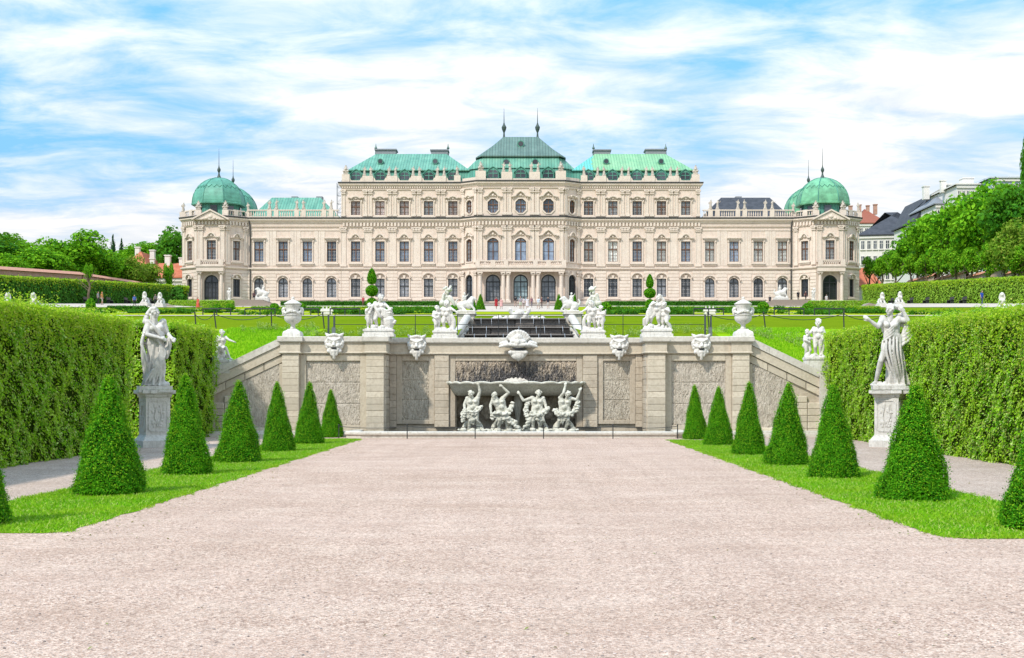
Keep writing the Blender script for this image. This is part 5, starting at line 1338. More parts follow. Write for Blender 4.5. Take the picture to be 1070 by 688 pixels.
def a3(q):
    human(q, fat=1.22, headk=1.1, fem=1, yaw=10, hair='curl', fingers=1, hea=(.04, -.05, 1.6), sL=(-.17, 0, 1.42), eL=(-.46, -.08, 1.3), hL=(-.58, -.1, 1.55), sR=(.18, 0, 1.4), eR=(.27, -.04, 1.14), hR=(.3, -.1, .95), kL=(-.14, -.12, .5), kR=(.12, -.12, .5), aL=(-.16, .02, .1), aR=(.06, .02, .1))
    garland(q, [(-.2, -.12, .78), (0, -.19, .7), (.2, -.14, .82), (.32, -.1, 1.0)], .065, 5); garland(q, [(-.3, -.02, 1.25), (-.38, -.06, 1.0), (-.36, -.08, .75), (-.28, -.1, .5), (-.4, -.1, .2)], .06, 6)
    loin(q, 0, 3)
def a4(q):
    human(q, fat=1.22, headk=1.1, yaw=-30, hair='curl', fingers=1, pel=(-.02, 0, .93), che=(.0, -.02, 1.25), nec=(.06, -.05, 1.42), hea=(.1, -.1, 1.56), sL=(-.14, -.04, 1.42), sR=(.2, -.02, 1.4), eL=(-.04, -.16, 1.62), hL=(.02, -.14, 1.9), eR=(.4, -.08, 1.34), hR=(.5, -.12, 1.68), kL=(-.18, -.1, .5), kR=(.1, -.14, .52), aL=(-.26, .04, .1), aR=(.02, .03, .1))
    garland(q, [(-.34, -.08, .95), (-.2, -.16, .78), (.05, -.2, .72), (.25, -.14, .78), (.38, -.08, .98), (.45, -.06, 1.25)], .065, 7)
    loin(q, -.03, 4)
atlas(494, 'leftmost stone figure holding up the shell basin, left hand on her hip', 1, a1, 0)
atlas(522, 'bearded stone figure bent under the basin, second of the four supporting figures', 2, a2, 0)
atlas(561.5, 'frontal stone figure with one bent arm raised, third of the four under the basin', 3, a3, 0)
atlas(590, 'rightmost stone figure bearing the basin with both arms raised', 4, a4, 0)
# dark vase and shells in the niche behind
q = MB(); q.lathe([(.1, 0), (.07, .5), (.13, .9), (.2, 1.15), (.16, 1.5), (.2, 1.55)], 0, 0, 12); o = q.build('stone_vase', M['atlas_stone'], None, (PX(541, 51.6), 51.6, .05), 0, True); tag(o, 'tall narrow stone vase standing in the niche between the middle fountain figures', 'vase')
# ---- putti groups on the wall
def squat(v):
    x, y, z = v; return (x, y, z * .78 if z < .93 else z - .205)
def putto(q, o, rz=0, s=.72, **kw):
    J = {k: squat(kw.get(k, J0[k])) for k in J0}; rest = {k: v for k, v in kw.items() if k not in J0}; J['hea'] = (J['hea'][0], J['hea'][1], J['hea'][2] + .05)
    q.frame(o, R(rz), s * 1.15); human(q, fat=1.5, headk=1.5, **J, **rest); q.frame()
def ground_rock(q, w, d, h, seed):
    r = random.Random(seed); q.box(-w / 2, w / 2, -d / 2, d / 2, -.04, .05)
    for i in range(12): q.ball((r.uniform(-w / 2, w / 2) * .8, r.uniform(-d / 2, d / 2) * .7, r.uniform(0, h)), r.uniform(.08, .14), 7, 5)
def gA(q, m=1):
    ground_rock(q, 1.0, .55, .12, 3)
    putto(q, (0.02 * m, 0, .12), 10 * m, .74, yaw=30 * m, hea=(.03 * m, -.06, 1.62), eL=(-.34, -.1, 1.2), hL=(-.42, -.16, .95), eR=(.34, -.1, 1.24), hR=(.42, -.2, 1.1), kL=(-.2, -.16, .5), kR=(.14, -.06, .5))
    putto(q, (-.34 * m, -.04, .05), 30 * m, .58, yaw=30 * m, eL=(-.26, -.1, 1.3), hL=(-.1, -.2, 1.55), eR=(.3, -.1, 1.3), hR=(.38, -.2, 1.5))
    for i in range(5): fold(q, [(.12 * m, -.1, .9 - .05 * i), (.32 * m, -.12, .8 - .08 * i), (.5 * m, -.06, .95 - .14 * i)], .07, .06)
    q.frame((.36 * m, 0, 0), 0); q.lathe([(.14, .0), (.2, .25), (.22, .45), (.14, .6), (.2, .72)], 0, 0, 10); q.frame()
    fold(q, [(.4 * m, 0, .35), (.55 * m, -.06, .3), (.62 * m, -.05, .42)], .1, .05); fold(q, [(-.2 * m, -.05, 1.1), (-.05 * m, -.16, .8), (.1 * m, -.14, .5)], .06, .06)
def gB(q, m=1):
    ground_rock(q, .85, .5, .12, 4)
    putto(q, (.06 * m, 0, .08), -8 * m, .68, yaw=-20 * m, eL=(-.34 if m > 0 else -.3, -.1, 1.3), hL=(-.46, -.12, 1.2), eR=(.34, -.06, 1.3), hR=(.5, -.1, 1.18), kL=(-.14, -.14, .52), kR=(.16, -.02, .5), aL=(-.1, .02, .1), aR=(.22, .1, .1))
    putto(q, (-.3 * m, -.06, .04), 24 * m, .58, yaw=15 * m, eR=(.3, -.14, 1.22), hR=(.34, -.2, 1.4), hL=(-.2, -.16, 1.05), kL=(-.12, -.12, .5))
    for i in range(5): fold(q, [(-.15 * m, .1, 1.0 - .06 * i), (.0, .14, .7), (.2 * m, .12, .3), (.3 * m, .06, .05)], .08, .07)
    fold(q, [(.3 * m, 0, .1), (.34 * m, -.05, .45), (.24 * m, -.06, .75)], .09, .06)
def gC(q, m=1):
    ground_rock(q, 1.0, .55, .14, 5)
    putto(q, (.02 * m, .0, .16), -14 * m, .72, yaw=-35 * m, hea=(.1 * m, -.04, 1.6), eL=(-.3, -.12, 1.24), hL=(-.1, -.24, 1.35), eR=(.32, -.08, 1.5), hR=(.2, -.12, 1.72), kL=(-.24, -.12, .56), kR=(.06, -.1, .5), aL=(-.3, .06, .16))
    putto(q, (.3 * m, -.06, .02), -40 * m, .64, yaw=-40 * m, hea=(.0, -.06, 1.56), eL=(-.3, -.14, 1.34), hL=(-.4, -.2, 1.52), eR=(.3, -.05, 1.22), hR=(.2, -.2, 1.3), kR=(.2, -.14, .52), aR=(.3, .08, .1))
    for i in range(6): fold(q, [(-.1 * m, -.02, 1.05 - .04 * i), (-.3 * m, -.06, .85 - .06 * i), (-.36 * m, -.04, .55 - .05 * i), (-.5 * m, -.05, .42 - .05 * i)], .075, .055)
    fold(q, [(.42 * m, 0, .3), (.5 * m, -.05, .15), (.44 * m, -.1, .03)], .07, .05)
YS = 50.45
for px, fn, m, lab in ((396, gA, 1, 'white putti group with an urn and scrolling cloth on the left inner wall pier'), (465, gB, 1, 'white group of two standing putti on the wall, left of the cascade'),
                       (619.5, gB, -1, 'white group of two standing putti on the wall, right of the cascade'), (686, gC, 1, 'white group of wrestling putti on the right inner wall pier')):
    q = MB(); fn(q, m); inner = abs(px - 541) < 100
    yy = 51.75 if inner else YS
    statue('putti_statue', q, M['white_stone'], lab, (PX(px, yy), yy, 4.27), 0, (1.10, 1.05, .95), .015, 1, plinth=(.86 if inner else 1.06, .56, .28))
# ramp-end figures
q = MB(); ground_rock(q, .7, .5, .2, 7)
q.cap((-.08, .1, 0), (-.06, .1, .42), .24, .2)
q.frame((0, 0, -.02), 0, .92); human(q, fat=1.12, headk=1.2, yaw=15, pel=(-.05, 0, .58), che=(.02, -.05, .92), nec=(.04, -.07, 1.08), hea=(.05, -.1, 1.24), sL=(-.14, -.05, 1.05), sR=(.2, -.05, 1.04), eL=(-.26, -.1, .82), hL=(-.18, -.2, .62), eR=(.38, -.14, .92), hR=(.56, -.2, .86), pL=(-.14, -.02, .58), pR=(.05, -.02, .58), kL=(.02, -.34, .6), kR=(.26, -.28, .58), aL=(-.1, -.3, .2), aR=(.44, -.3, .14), tL=(-.08, -.44, .14), tR=(.58, -.36, .06)); q.frame()
for i in range(4): fold(q, [(-.2, .05, .7 - .05 * i), (-.05, -.2, .52 - .03 * i), (.15, -.22, .48 - .05 * i)], .06, .05)
for i in range(9): q.ball((-.3 - .05 * i, -.1, .0 - .11 * i), .15 - .006 * i, 8, 6)
statue('seated_statue', q, M['white_stone'], 'white seated boy figure on the plinth at the lower end of the left sloping wall', (PX(231, 50.3), 50.35, PZ(377, 50.3)), 0, 1.0, .017, 2, plinth=(.72, .6, .5))
q = MB(); ground_rock(q, .8, .5, .16, 8)
putto(q, (.16, 0, .1), -12, .80, yaw=-15, eL=(-.3, -.12, 1.26), hL=(-.46, -.18, 1.1), eR=(.28, -.02, 1.2), hR=(.22, -.16, 1.0), kL=(-.12, -.12, .5))
putto(q, (-.3, -.04, .04), 35, .6, yaw=40, eR=(.3, -.14, 1.28), hR=(.44, -.2, 1.4), eL=(-.28, -.1, 1.2), hL=(-.1, -.22, 1.1), kR=(.14, -.14, .52))
for i in range(4): fold(q, [(.3, .05, 1.0 - .05 * i), (.36, .0, .7), (.34, -.04, .3), (.3, -.06, .06)], .07, .06)
for i in range(9): q.ball((.34 + .05 * i, -.1, -.02 - .11 * i), .15 - .006 * i, 8, 6)
statue('boys_statue', q, M['white_stone'], 'white standing boy and smaller putto statue at the lower end of the right sloping wall', (PX(851, 50.3), 50.35, PZ(374.5, 50.3)), 0, 1.0, .017, 2, plinth=(.74, .6, .5))
# urns
def urn(px, label):
    Y = 50.3; z0 = 3.985
    e = empty('stone_urn', (PX(px, Y), Y, z0)); tag(e, label, 'urn')
    q = MB(); q.box(-.36, .36, -.36, .36, 0, .13); q.loft([[(sx * w, sy * w, z) for sx, sy in ((-1, -1), (1, -1), (1, 1), (-1, 1))] for w, z in ((.35, .128), (.33, .2), (.2, .27), (.17, .31))]); link('base', q.mesh('base', M['white_stone']), e)
    q = MB(); q.lathe([(.15, .3), (.1, .36), (.085, .46), (.12, .52), (.22, .56), (.32, .66), (.345, .78), (.335, .86), (.355, .87), (.355, .9), (.29, .93), (.26, 1.05), (.27, 1.2), (.33, 1.28), (.33, 1.31)], 0, 0, 24, wob=lambda a, z: 1 + (.03 * math.cos(14 * a) if .55 < z < .84 else 0)); v = link('vase', q.mesh('vase', M['white_stone'], True), e)
    q = MB()
    garland(q, [(.34 * math.cos(R(a)), .34 * math.sin(R(a)), .93 + .09 * abs(math.cos(R(a * 2)))) for a in range(0, 375, 15)], .035, 2)
    for s in (-1, 1):
        q.cap((s * .26, 0, 1.18), (s * .4, -.02, 1.08), .05, .06); q.cap((s * .4, -.02, 1.08), (s * .38, -.02, .92), .06, .05); q.ball((s * .36, -.03, 1.12), .08)
    link('garland', organic(q, 'garland', M['white_stone'], .016, 1), v)
    q = MB(); q.lathe([(.35, 1.3), (.36, 1.34), (.27, 1.39), (.18, 1.45), (.07, 1.49), (.05, 1.53), (.075, 1.57), (.03, 1.62)], 0, 0, 20); link('lid', q.mesh('lid', M['white_stone'], True), e)
    return e
urn(306, 'white lidded stone urn on the left wall pier where the slope begins'); urn(776.5, 'white lidded stone urn on the right wall pier where the slope begins')
# beasts with putti at the cascade
def beast(q, m=1):
    q.box(-.55, .55, -.3, .3, -.05, .06); q.ball((-.26 * m, 0, .32), (.3, .22, .28)); q.ball((.16 * m, -.02, .38), (.3, .2, .24)); q.cap((-.2 * m, 0, .4), (.3 * m, -.05, .52), .2, .16)
    q.cap((.3 * m, -.05, .52), (.44 * m, -.08, .78), .13, .1); q.cap((.44 * m, -.08, .8), (.6 * m, -.1, .72), .1, .06)
    for y in (-.14, .14): q.cap((.3 * m, y, .36), (.52 * m, y, .12), .085, .06); q.cap((-.3 * m, y, .25), (-.06 * m, y - .06, .08), .1, .07)
    for k in range(6): q.ball((.34 * m - k * .05 * m, 0, .84 - k * .05), .09)
    putto(q, (-.1 * m, 0, .36), 20 * m, .42, yaw=20 * m, eR=(.3, -.1, 1.4), hR=(.42, -.12, 1.6)); fold(q, [(-.5 * m, 0, .3), (-.62 * m, 0, .55), (-.5 * m, 0, .75)], .07, .05)
for px, m, lab in ((487, 1, 'white crouching beast with a putto on the left cascade plinth'), (595.5, -1, 'white crouching beast with a putto on the right cascade plinth')):
    q = MB(); beast(q, m); statue('beast_statue', q, M['white_stone'], lab, (PX(px, 65.4), 65.4, 5.95), 0, .86, .025, 1)
# putti pairs behind the wall, higher up the lawn
for px, m, lab in ((467.5, 1, 'tall white putto statue with a basket behind the left pair of putti'), (620, -1, 'tall white putto statue with a basket behind the right pair of putti')):
    q = MB(); putto(q, (0, 0, .0), 15 * m, .62, yaw=-20 * m, eL=(-.3, -.1, 1.5), hL=(-.2, -.1, 1.75), eR=(.34, -.1, 1.3), hR=(.44, -.14, 1.1)); q.ball((.1 * m, 0, 1.2), (.2, .18, .12)); q.ball((-.3 * m, -.05, .4), .2); q.cap((-.3 * m, -.05, .4), (-.2 * m, -.1, .9), .12, .1)
    for k in range(8): q.ball((rnd.uniform(-.25, .25), rnd.uniform(-.1, .1), 1.25 + rnd.uniform(0, .15)), .075)
    for i in range(4): fold(q, [(.1 * m, -.1, .8 - .05 * i), (.35 * m, -.12, .55 - .06 * i), (.45 * m, -.06, .2)], .07, .05)
    statue('garden_statue', q, M['white_stone'], lab, (PX(px, 74), 74, zprof(74) + .75), 0, 1.0, .03, 2, plinth=(.6, .5, .75))
# sphinxes and palace sculptures
def sphinx_mesh():
    q = MB(); q.box(-.62, .62, -1.15, 1.15, -.1, .12); q.ball((0, .62, .55), (.5, .55, .5)); q.cap((0, .5, .62), (0, -.4, .75), .4, .36); q.ball((0, -.5, .85), (.42, .35, .42))
    for s in (-1, 1): q.cap((s * .3, -.5, .5), (s * .3, -1.05, .2), .17, .13); q.cap((s * .42, .55, .35), (s * .4, 0, .2), .22, .15); q.ball((s * .2, -.78, .95), .17)
    q.cap((0, -.55, 1.15), (0, -.58, 1.5), .17, .15); q.ball((0, -.62, 1.68), (.21, .23, .27)); q.ball((0, -.54, 1.76), (.27, .27, .25)); q.ball((0, -.84, 1.66), .05)
    for s in (-1, 1): q.cap((s * .22, -.52, 1.7), (s * .3, -.5, 1.25), .12, .13)
    return organic(q, 'sphinx_statue', M['white_stone'], .045, 2)
SM = sphinx_mesh(); SPP = MB(); SPP.box(-.72, .72, -1.25, 1.25, -.9, -.1); SPP.box(-.8, .8, -1.33, 1.33, -1.0, -.75); SPP = SPP.mesh('plinth', M['white_stone'])
for px, Y, rz, lab in ((152, 178, 0, 'white sphinx on a plinth at the left parterre stairs, left one of the pair'), (168, 178, 0, 'white sphinx on a plinth at the left parterre stairs, nearer the pavilion'), (921, 178, 0, 'white sphinx on a plinth at the right parterre stairs, nearer the pavilion'),
                       (939.5, 178, 0, 'white sphinx behind the raised-arm statue, on the far side of the stairs'), (36.5, 128, 0, 'white sphinx head rising behind the left hedge top'), (10, 128, 0, 'white sphinx half hidden by shoots at the far left hedge top'), (1047, 128, -20, 'white sphinx leaning above the right hedge top')):
    o = link('sphinx_statue', SM, None, (PX(px, Y), Y, (ZG(PX(px, Y), Y) + .45) if Y > 150 else zprof(Y) + .5), R(rz), .82); tag(o, lab, 'statue'); link('plinth', SPP, o)
for px, m, lab in ((274, 1, 'white sculpture group on the pavilion steps, left of the first arched windows'), (816, -1, 'white sculpture group on the steps of the right pavilion')):
    q = MB(); beast(q, -m); o = statue('beast_statue', q, M['white_stone'], lab, (PX(px, 219), 219, zprof(219) + 1.3), 0, 2.0, .05, 2); pq = MB(); pq.box(-.62, .62, -.36, .36, -.62, -.03); link('plinth', pq.mesh('plinth', M['white_stone']), o)
for px, lab in ((239.5, 'white standing putto beside the left pavilion portico'), (850, 'white standing putto beside the right pavilion portico')):
    q = MB(); putto(q, (0, 0, .05), 0, 1.0, yaw=10, hL=(-.3, -.15, 1.2), eR=(.3, -.1, 1.45), hR=(.2, -.1, 1.7)); q.cap((0, .1, 0), (0, .1, .5), .25, .2); statue('putto_statue', q, M['white_stone'], lab, (PX(px, 222), 222, zprof(222) + .9), 0, 1.1, .04, 2, plinth=(.7, .7, .9))
for px, lab in ((341.5, 'low white sculpture of reclining putti on the parterre, left side'), (741.5, 'low white sculpture of reclining putti on the parterre, right side')):
    q = MB(); 
    for dx, a in ((-.42, 30), (.0, -20), (.42, 10)): putto(q, (dx, 0, .0), a, .32, yaw=a)
    q.box(-.75, .75, -.25, .25, -.08, .06); q.cap((-.6, .0, .15), (.6, .05, .15), .13, .13); statue('putti_statue', q, M['white_stone'], lab, (PX(px, 104), 104, zprof(104) + .35), 0, .72, .03, 2, plinth=(1.2, .5, .4))
# ---- people
def person(px, Y, h, shirt, legs_, hair_c, label, rz=0, dress=False, walk=.12, skin=(.55, .33, .24), arms=0, z=None):
    q = MB(); kw = dict(kL=(-.09, -.04 - walk, .5), kR=(.1, -.04 + walk * .5, .5), aL=(-.09, -.05 - walk, .09), aR=(.1, .05 + walk, .09), tL=(-.1, -.2 - walk, .04), tR=(.11, -.1 + walk, .04))
    if arms: kw.update(eR=(.3, -.08, 1.16), hR=(.2, -.26, 1.22))
    human(q, fem=dress, hair='short', **kw)
    if dress: robe(q, (0, 0, 1.05), .15, (0, 0, .42), .26, 7, 1, .07, .8)
    me = organic(q, 'person', M['white_stone'], .03, 2); me.materials.clear()
    dk = lambda c: tuple(v * .72 for v in c)
    cs = [plain('skin', dk(skin), .6), plain('shirt cloth', dk(shirt), .85), plain('leg cloth', dk(legs_), .85), plain('hair', hair_c, .7), plain('shoes', (.06, .05, .05), .6)]
    for c in cs: me.materials.append(c)
    for p_ in me.polygons:
        x, y, zz = p_.center
        if zz > 1.665 or (zz > 1.53 and y > -.015): i = 3
        elif zz > 1.45: i = 0
        elif zz > .95: i = 1 if (abs(x) < .23 and zz > .95) or zz > 1.22 else 0
        elif abs(x) > .225 and zz > .72 and not dress: i = 0
        elif dress: i = 1 if zz > .42 else 0
        elif zz > .11: i = 2
        else: i = 4
        if i == 2 and not dress and zz < .5 and legs_[0] > .3: i = 0
        p_.material_index = i
    o = link('person', me, None, (PX(px, Y), Y, ZG(PX(px, Y), Y) + .06 if z is None else z), R(rz), h / 1.7); tag(o, label, 'person'); return o
blk = (.02, .02, .025); jean = (.06, .09, .17)
person(518.5, 182, 1.72, (.45, .02, .03), (.3, .02, .02), (.05, .03, .02), 'person in a dark red dress before the palace entrance', 20, True)
person(523.8, 181, 1.62, (.75, .42, .40), (.6, .4, .36), (.08, .04, .02), 'person in a pink top beside the red dress', -20, True)
person(538.5, 200, 1.78, blk, (.5, .36, .3), (.03, .02, .02), 'person in black, leftmost of the group at the main door', 160)
person(543.8, 180, 1.86, (.42, .37, .40), (.55, .60, .45), (.09, .05, .03), 'person in grey with pale trousers near the main door', 10, False, .08, arms=1)
person(547, 184, 1.7, (.72, .62, .62), (.5, .4, .38), (.06, .03, .02), 'person in a pale pink shirt standing close to the one in grey', 190)
person(551, 181, 1.7, (.78, .72, .74), (.6, .5, .46), (.10, .06, .04), 'person in a white top and short skirt walking on the forecourt', 0, True)
person(555.5, 196, 1.7, (.35, .16, .2), (.2, .16, .2), (.05, .03, .02), 'person in a plum top behind the white top', 30)
person(562.5, 182, 1.74, (.62, .70, .80), (.6, .56, .5), (.09, .05, .03), 'person in a light blue shirt carrying something', -30, arms=1)
person(565.8, 190, 1.72, (.25, .10, .10), (.12, .08, .08), (.04, .03, .02), 'person in a maroon jacket behind the light blue shirt', 60)
person(572.7, 182, 1.75, (.03, .03, .05), (.55, .5, .48), (.03, .02, .02), 'person in a black top and pale shorts at the right of the group', -10)
person(206.8, 158, 1.72, (.72, .12, .08), (.6, .10, .07), (.04, .02, .02), 'person in a long red dress on the path below the left pavilion', -40, True)
person(265.2, 216, 1.75, (.12, .06, .07), blk, (.03, .02, .02), 'person in dark clothes on the left pavilion steps', 0, z=zprof(216) + .7)
person(379.5, 212, 1.6, (.6, .08, .1), (.25, .06, .08), (.05, .03, .02), 'person in a red jacket beside the left round-headed topiary', 0)
person(140.5, 166, 1.55, (.08, .16, .5), blk, (.35, .18, .07), 'fair-haired person in a blue shirt below the left sphinxes', 15)
person(106.5, 168, 1.74, (.75, .35, .10), (.5, .42, .36), (.55, .14, .03), 'person with orange hair walking along the tall left hedge', 80)
person(102.5, 170, 1.74, (.35, .35, .36), blk, (.05, .04, .03), 'person in grey beside the orange-haired walker', 80)
person(162.5, 186, 1.7, (.16, .14, .14), blk, (.04, .03, .02), 'person in dark clothes standing between the left sphinxes', 0)
person(834, 214, 1.78, blk, blk, (.03, .02, .02), 'person in black on the right pavilion steps, left of the pair', 0, z=zprof(214) + .8)
person(841.8, 214, 1.72, (.12, .05, .05), blk, (.03, .02, .02), 'person in dark red at the right pavilion steps, right of the pair', 20, z=zprof(214) + .8)
person(863.6, 226, 1.7, (.7, .68, .66), (.6, .58, .55), (.1, .07, .05), 'person in white in front of the right pavilion door', 0)
person(1026, 150, 1.75, (.02, .08, .45), jean, (.05, .03, .02), 'person in a bright blue shirt beside the right hedge', 30)
person(804.5, 216, 1.7, (.05, .05, .06), blk, (.03, .02, .02), 'person in black standing left of the right pavilion steps', 0)
# ================================================================ clipped greenery
M['yew'] = leafmat('clipped yew leaves', [(.010, .07, .003), (.025, .15, .004), (.05, .26, .006), (.10, .38, .010), (.38, .56, .03)], .34, (.12, .38, .008), 1.5)
M['yew_tip'] = leafmat('young yew shoots', [(.22, .42, .01), (.36, .54, .02), (.50, .60, .05)], .45)
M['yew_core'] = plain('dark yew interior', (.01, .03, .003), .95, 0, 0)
M['hornbeam'] = leafmat('hornbeam hedge leaves', [(.09, .28, .006), (.20, .46, .008), (.36, .62, .012), (.54, .74, .05), (.78, .84, .40), (.44, .36, .13)], .48, (.58, .72, .04), .8)  # palest tone puts whitish leaf glints into the colour
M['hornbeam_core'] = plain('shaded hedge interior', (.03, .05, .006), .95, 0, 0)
M['hornbeam_top'] = leafmat('young shoots and sunlit hedge top', [(.34, .50, .02), (.48, .60, .03), (.62, .68, .08), (.55, .62, .05), (.60, .52, .16)], .48)  # young growth, and the sunlit hedge top put into colour
M['box_green'] = leafmat('dark box leaves', [(.025, .11, .010), (.045, .16, .012), (.07, .22, .015)], .25)
M['box_light'] = leafmat('yellow green box leaves', [(.26, .40, .02), (.36, .48, .025), (.48, .54, .05)], .4)
M['weed'] = leafmat('flowering weeds', [(.20, .30, .04), (.42, .45, .16), (.60, .58, .34), (.12, .22, .03)], .35)
rng = np.random.default_rng(21)
def cone_mesh(seed, Rb=.63, H=2.15, n=32000, size=.0195):
    g = np.random.default_rng(seed); ph = g.uniform(0, 6.28, 6)
    h = H * (1 - np.sqrt(1 - g.uniform(0, .985, n))) ; h = np.where(g.random(n) < .25, g.uniform(0, H, n), h); a = g.uniform(0, 2 * np.pi, n)
    def rad(h, a):
        t = h / H; r = Rb * (.115 + .885 * (1 - t)) * np.sqrt(np.clip(1 - t ** 26, 0, 1))
        r = r * (1 - .10 * np.exp(-t / .03))
        return r + .028 * np.sin(3 * a + ph[0] + 5 * h) + .018 * np.sin(5 * a + ph[1] - 7 * h) + .012 * np.sin(11 * a + ph[2] + 13 * h)
    r = rad(h, a) + np.abs(g.normal(0, .016, n)) * g.choice([1, 1, 2.6], n) - .018
    P = np.stack([r * np.cos(a), r * np.sin(a), h + .02], 1); Nn = np.stack([np.cos(a), np.sin(a), np.full(n, .35)], 1)
    # sprigs that stick out at the top and along the edge
    k = 260; hh = H * g.uniform(.0, 1.0, k) ** .8; aa = g.uniform(0, 6.28, k); rr = rad(hh, aa) + g.uniform(.02, .05, k)
    P = np.vstack([P, np.stack([rr * np.cos(aa), rr * np.sin(aa), hh + .02], 1), np.stack([g.normal(0, .035, 90), g.normal(0, .035, 90), H + g.uniform(-.08, .07, 90)], 1)])
    Nn = np.vstack([Nn, np.stack([np.cos(aa), np.sin(aa), aa * 0 + .8], 1), g.normal(0, 1, (90, 3))]); m = len(P)
    leaf = leaf_arrays(P, Nn, g.uniform(size * .7, size * 1.3, m), .42, g, .75, .25)
    core = MB(); seg = 24; ring = 12
    for i in range(ring + 1):
        t = i / ring * .985; hz = H * t
        for s in range(seg):
            al = 2 * math.pi * s / seg; rr_ = max(.01, float(rad(np.array(hz), np.array(al))) - .055); core.v.append((rr_ * math.cos(al), rr_ * math.sin(al), hz + .015))
    core.f = [(i * seg + s, i * seg + (s + 1) % seg, (i + 1) * seg + (s + 1) % seg, (i + 1) * seg + s) for i in range(ring) for s in range(seg)]
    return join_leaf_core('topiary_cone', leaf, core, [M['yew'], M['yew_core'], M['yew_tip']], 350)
CM = [cone_mesh(s) for s in (1, 2, 3)]
def place_cone(px, py_base, py_top, w_px, label, k):
    Y = CAMZ * FPX / (py_base - CY0) + .0; Yc = Y + .45
    h = (py_base - py_top) * Y / FPX; rad_ = w_px / 2 * Yc / FPX
    o = link('topiary_cone', CM[k % 3], None, (PX(px, Yc), Yc, 0), k * 1.3, (rad_ / .64, rad_ / .64, h / 2.17)); o.rotation_euler.x = R(rnd.uniform(-1.3, 1.3)); o.rotation_euler.y = R(rnd.uniform(-1.3, 1.3)); tag(o, label, 'topiary', 'clipped cones lining the gravel')
for k, (px, b, t, w, lab) in enumerate((
    (-36, 552, 400, 92, 'clipped green cone cut off by the left picture edge'), (115, 518, 394, 76, 'largest full clipped cone of the left row, with yellowish edges'), (195, 497, 392, 53, 'clipped cone next to the robed statue pedestal, left row'),
    (249, 484, 399, 50, 'clipped cone in front of the left sloping wall end'), (291, 472.5, 400, 36, 'narrow clipped cone before the left urn, fourth from the picture edge'), (322.5, 464.5, 400, 32, 'narrow clipped cone before the left mask, second nearest the wall in its row'),
    (346.5, 457.5, 408, 26, 'smallest clipped cone of the left row, nearest the wall'))): place_cone(px, b, t, w, lab, k)
for k, (px, b, t, w, lab) in enumerate((
    (1092, 556, 405, 92, 'clipped green cone cut off by the right picture edge'), (955, 524, 403, 78, 'largest full clipped cone of the right row, in front of the striding statue pedestal'), (872, 500.5, 402, 54, 'dense dark green clipped cone left of the striding statue, right row'),
    (822, 487, 401, 48, 'clipped cone in front of the right sloping wall panel'), (782, 476, 400, 36, 'narrow clipped cone below the right urn'), (751, 466, 405, 32, 'leafy brighter clipped cone, second nearest the wall in the right row'),
    (727, 459.5, 403, 27, 'smallest clipped cone of the right row, nearest the wall'))): place_cone(px, b, t, w, lab, k + 1)
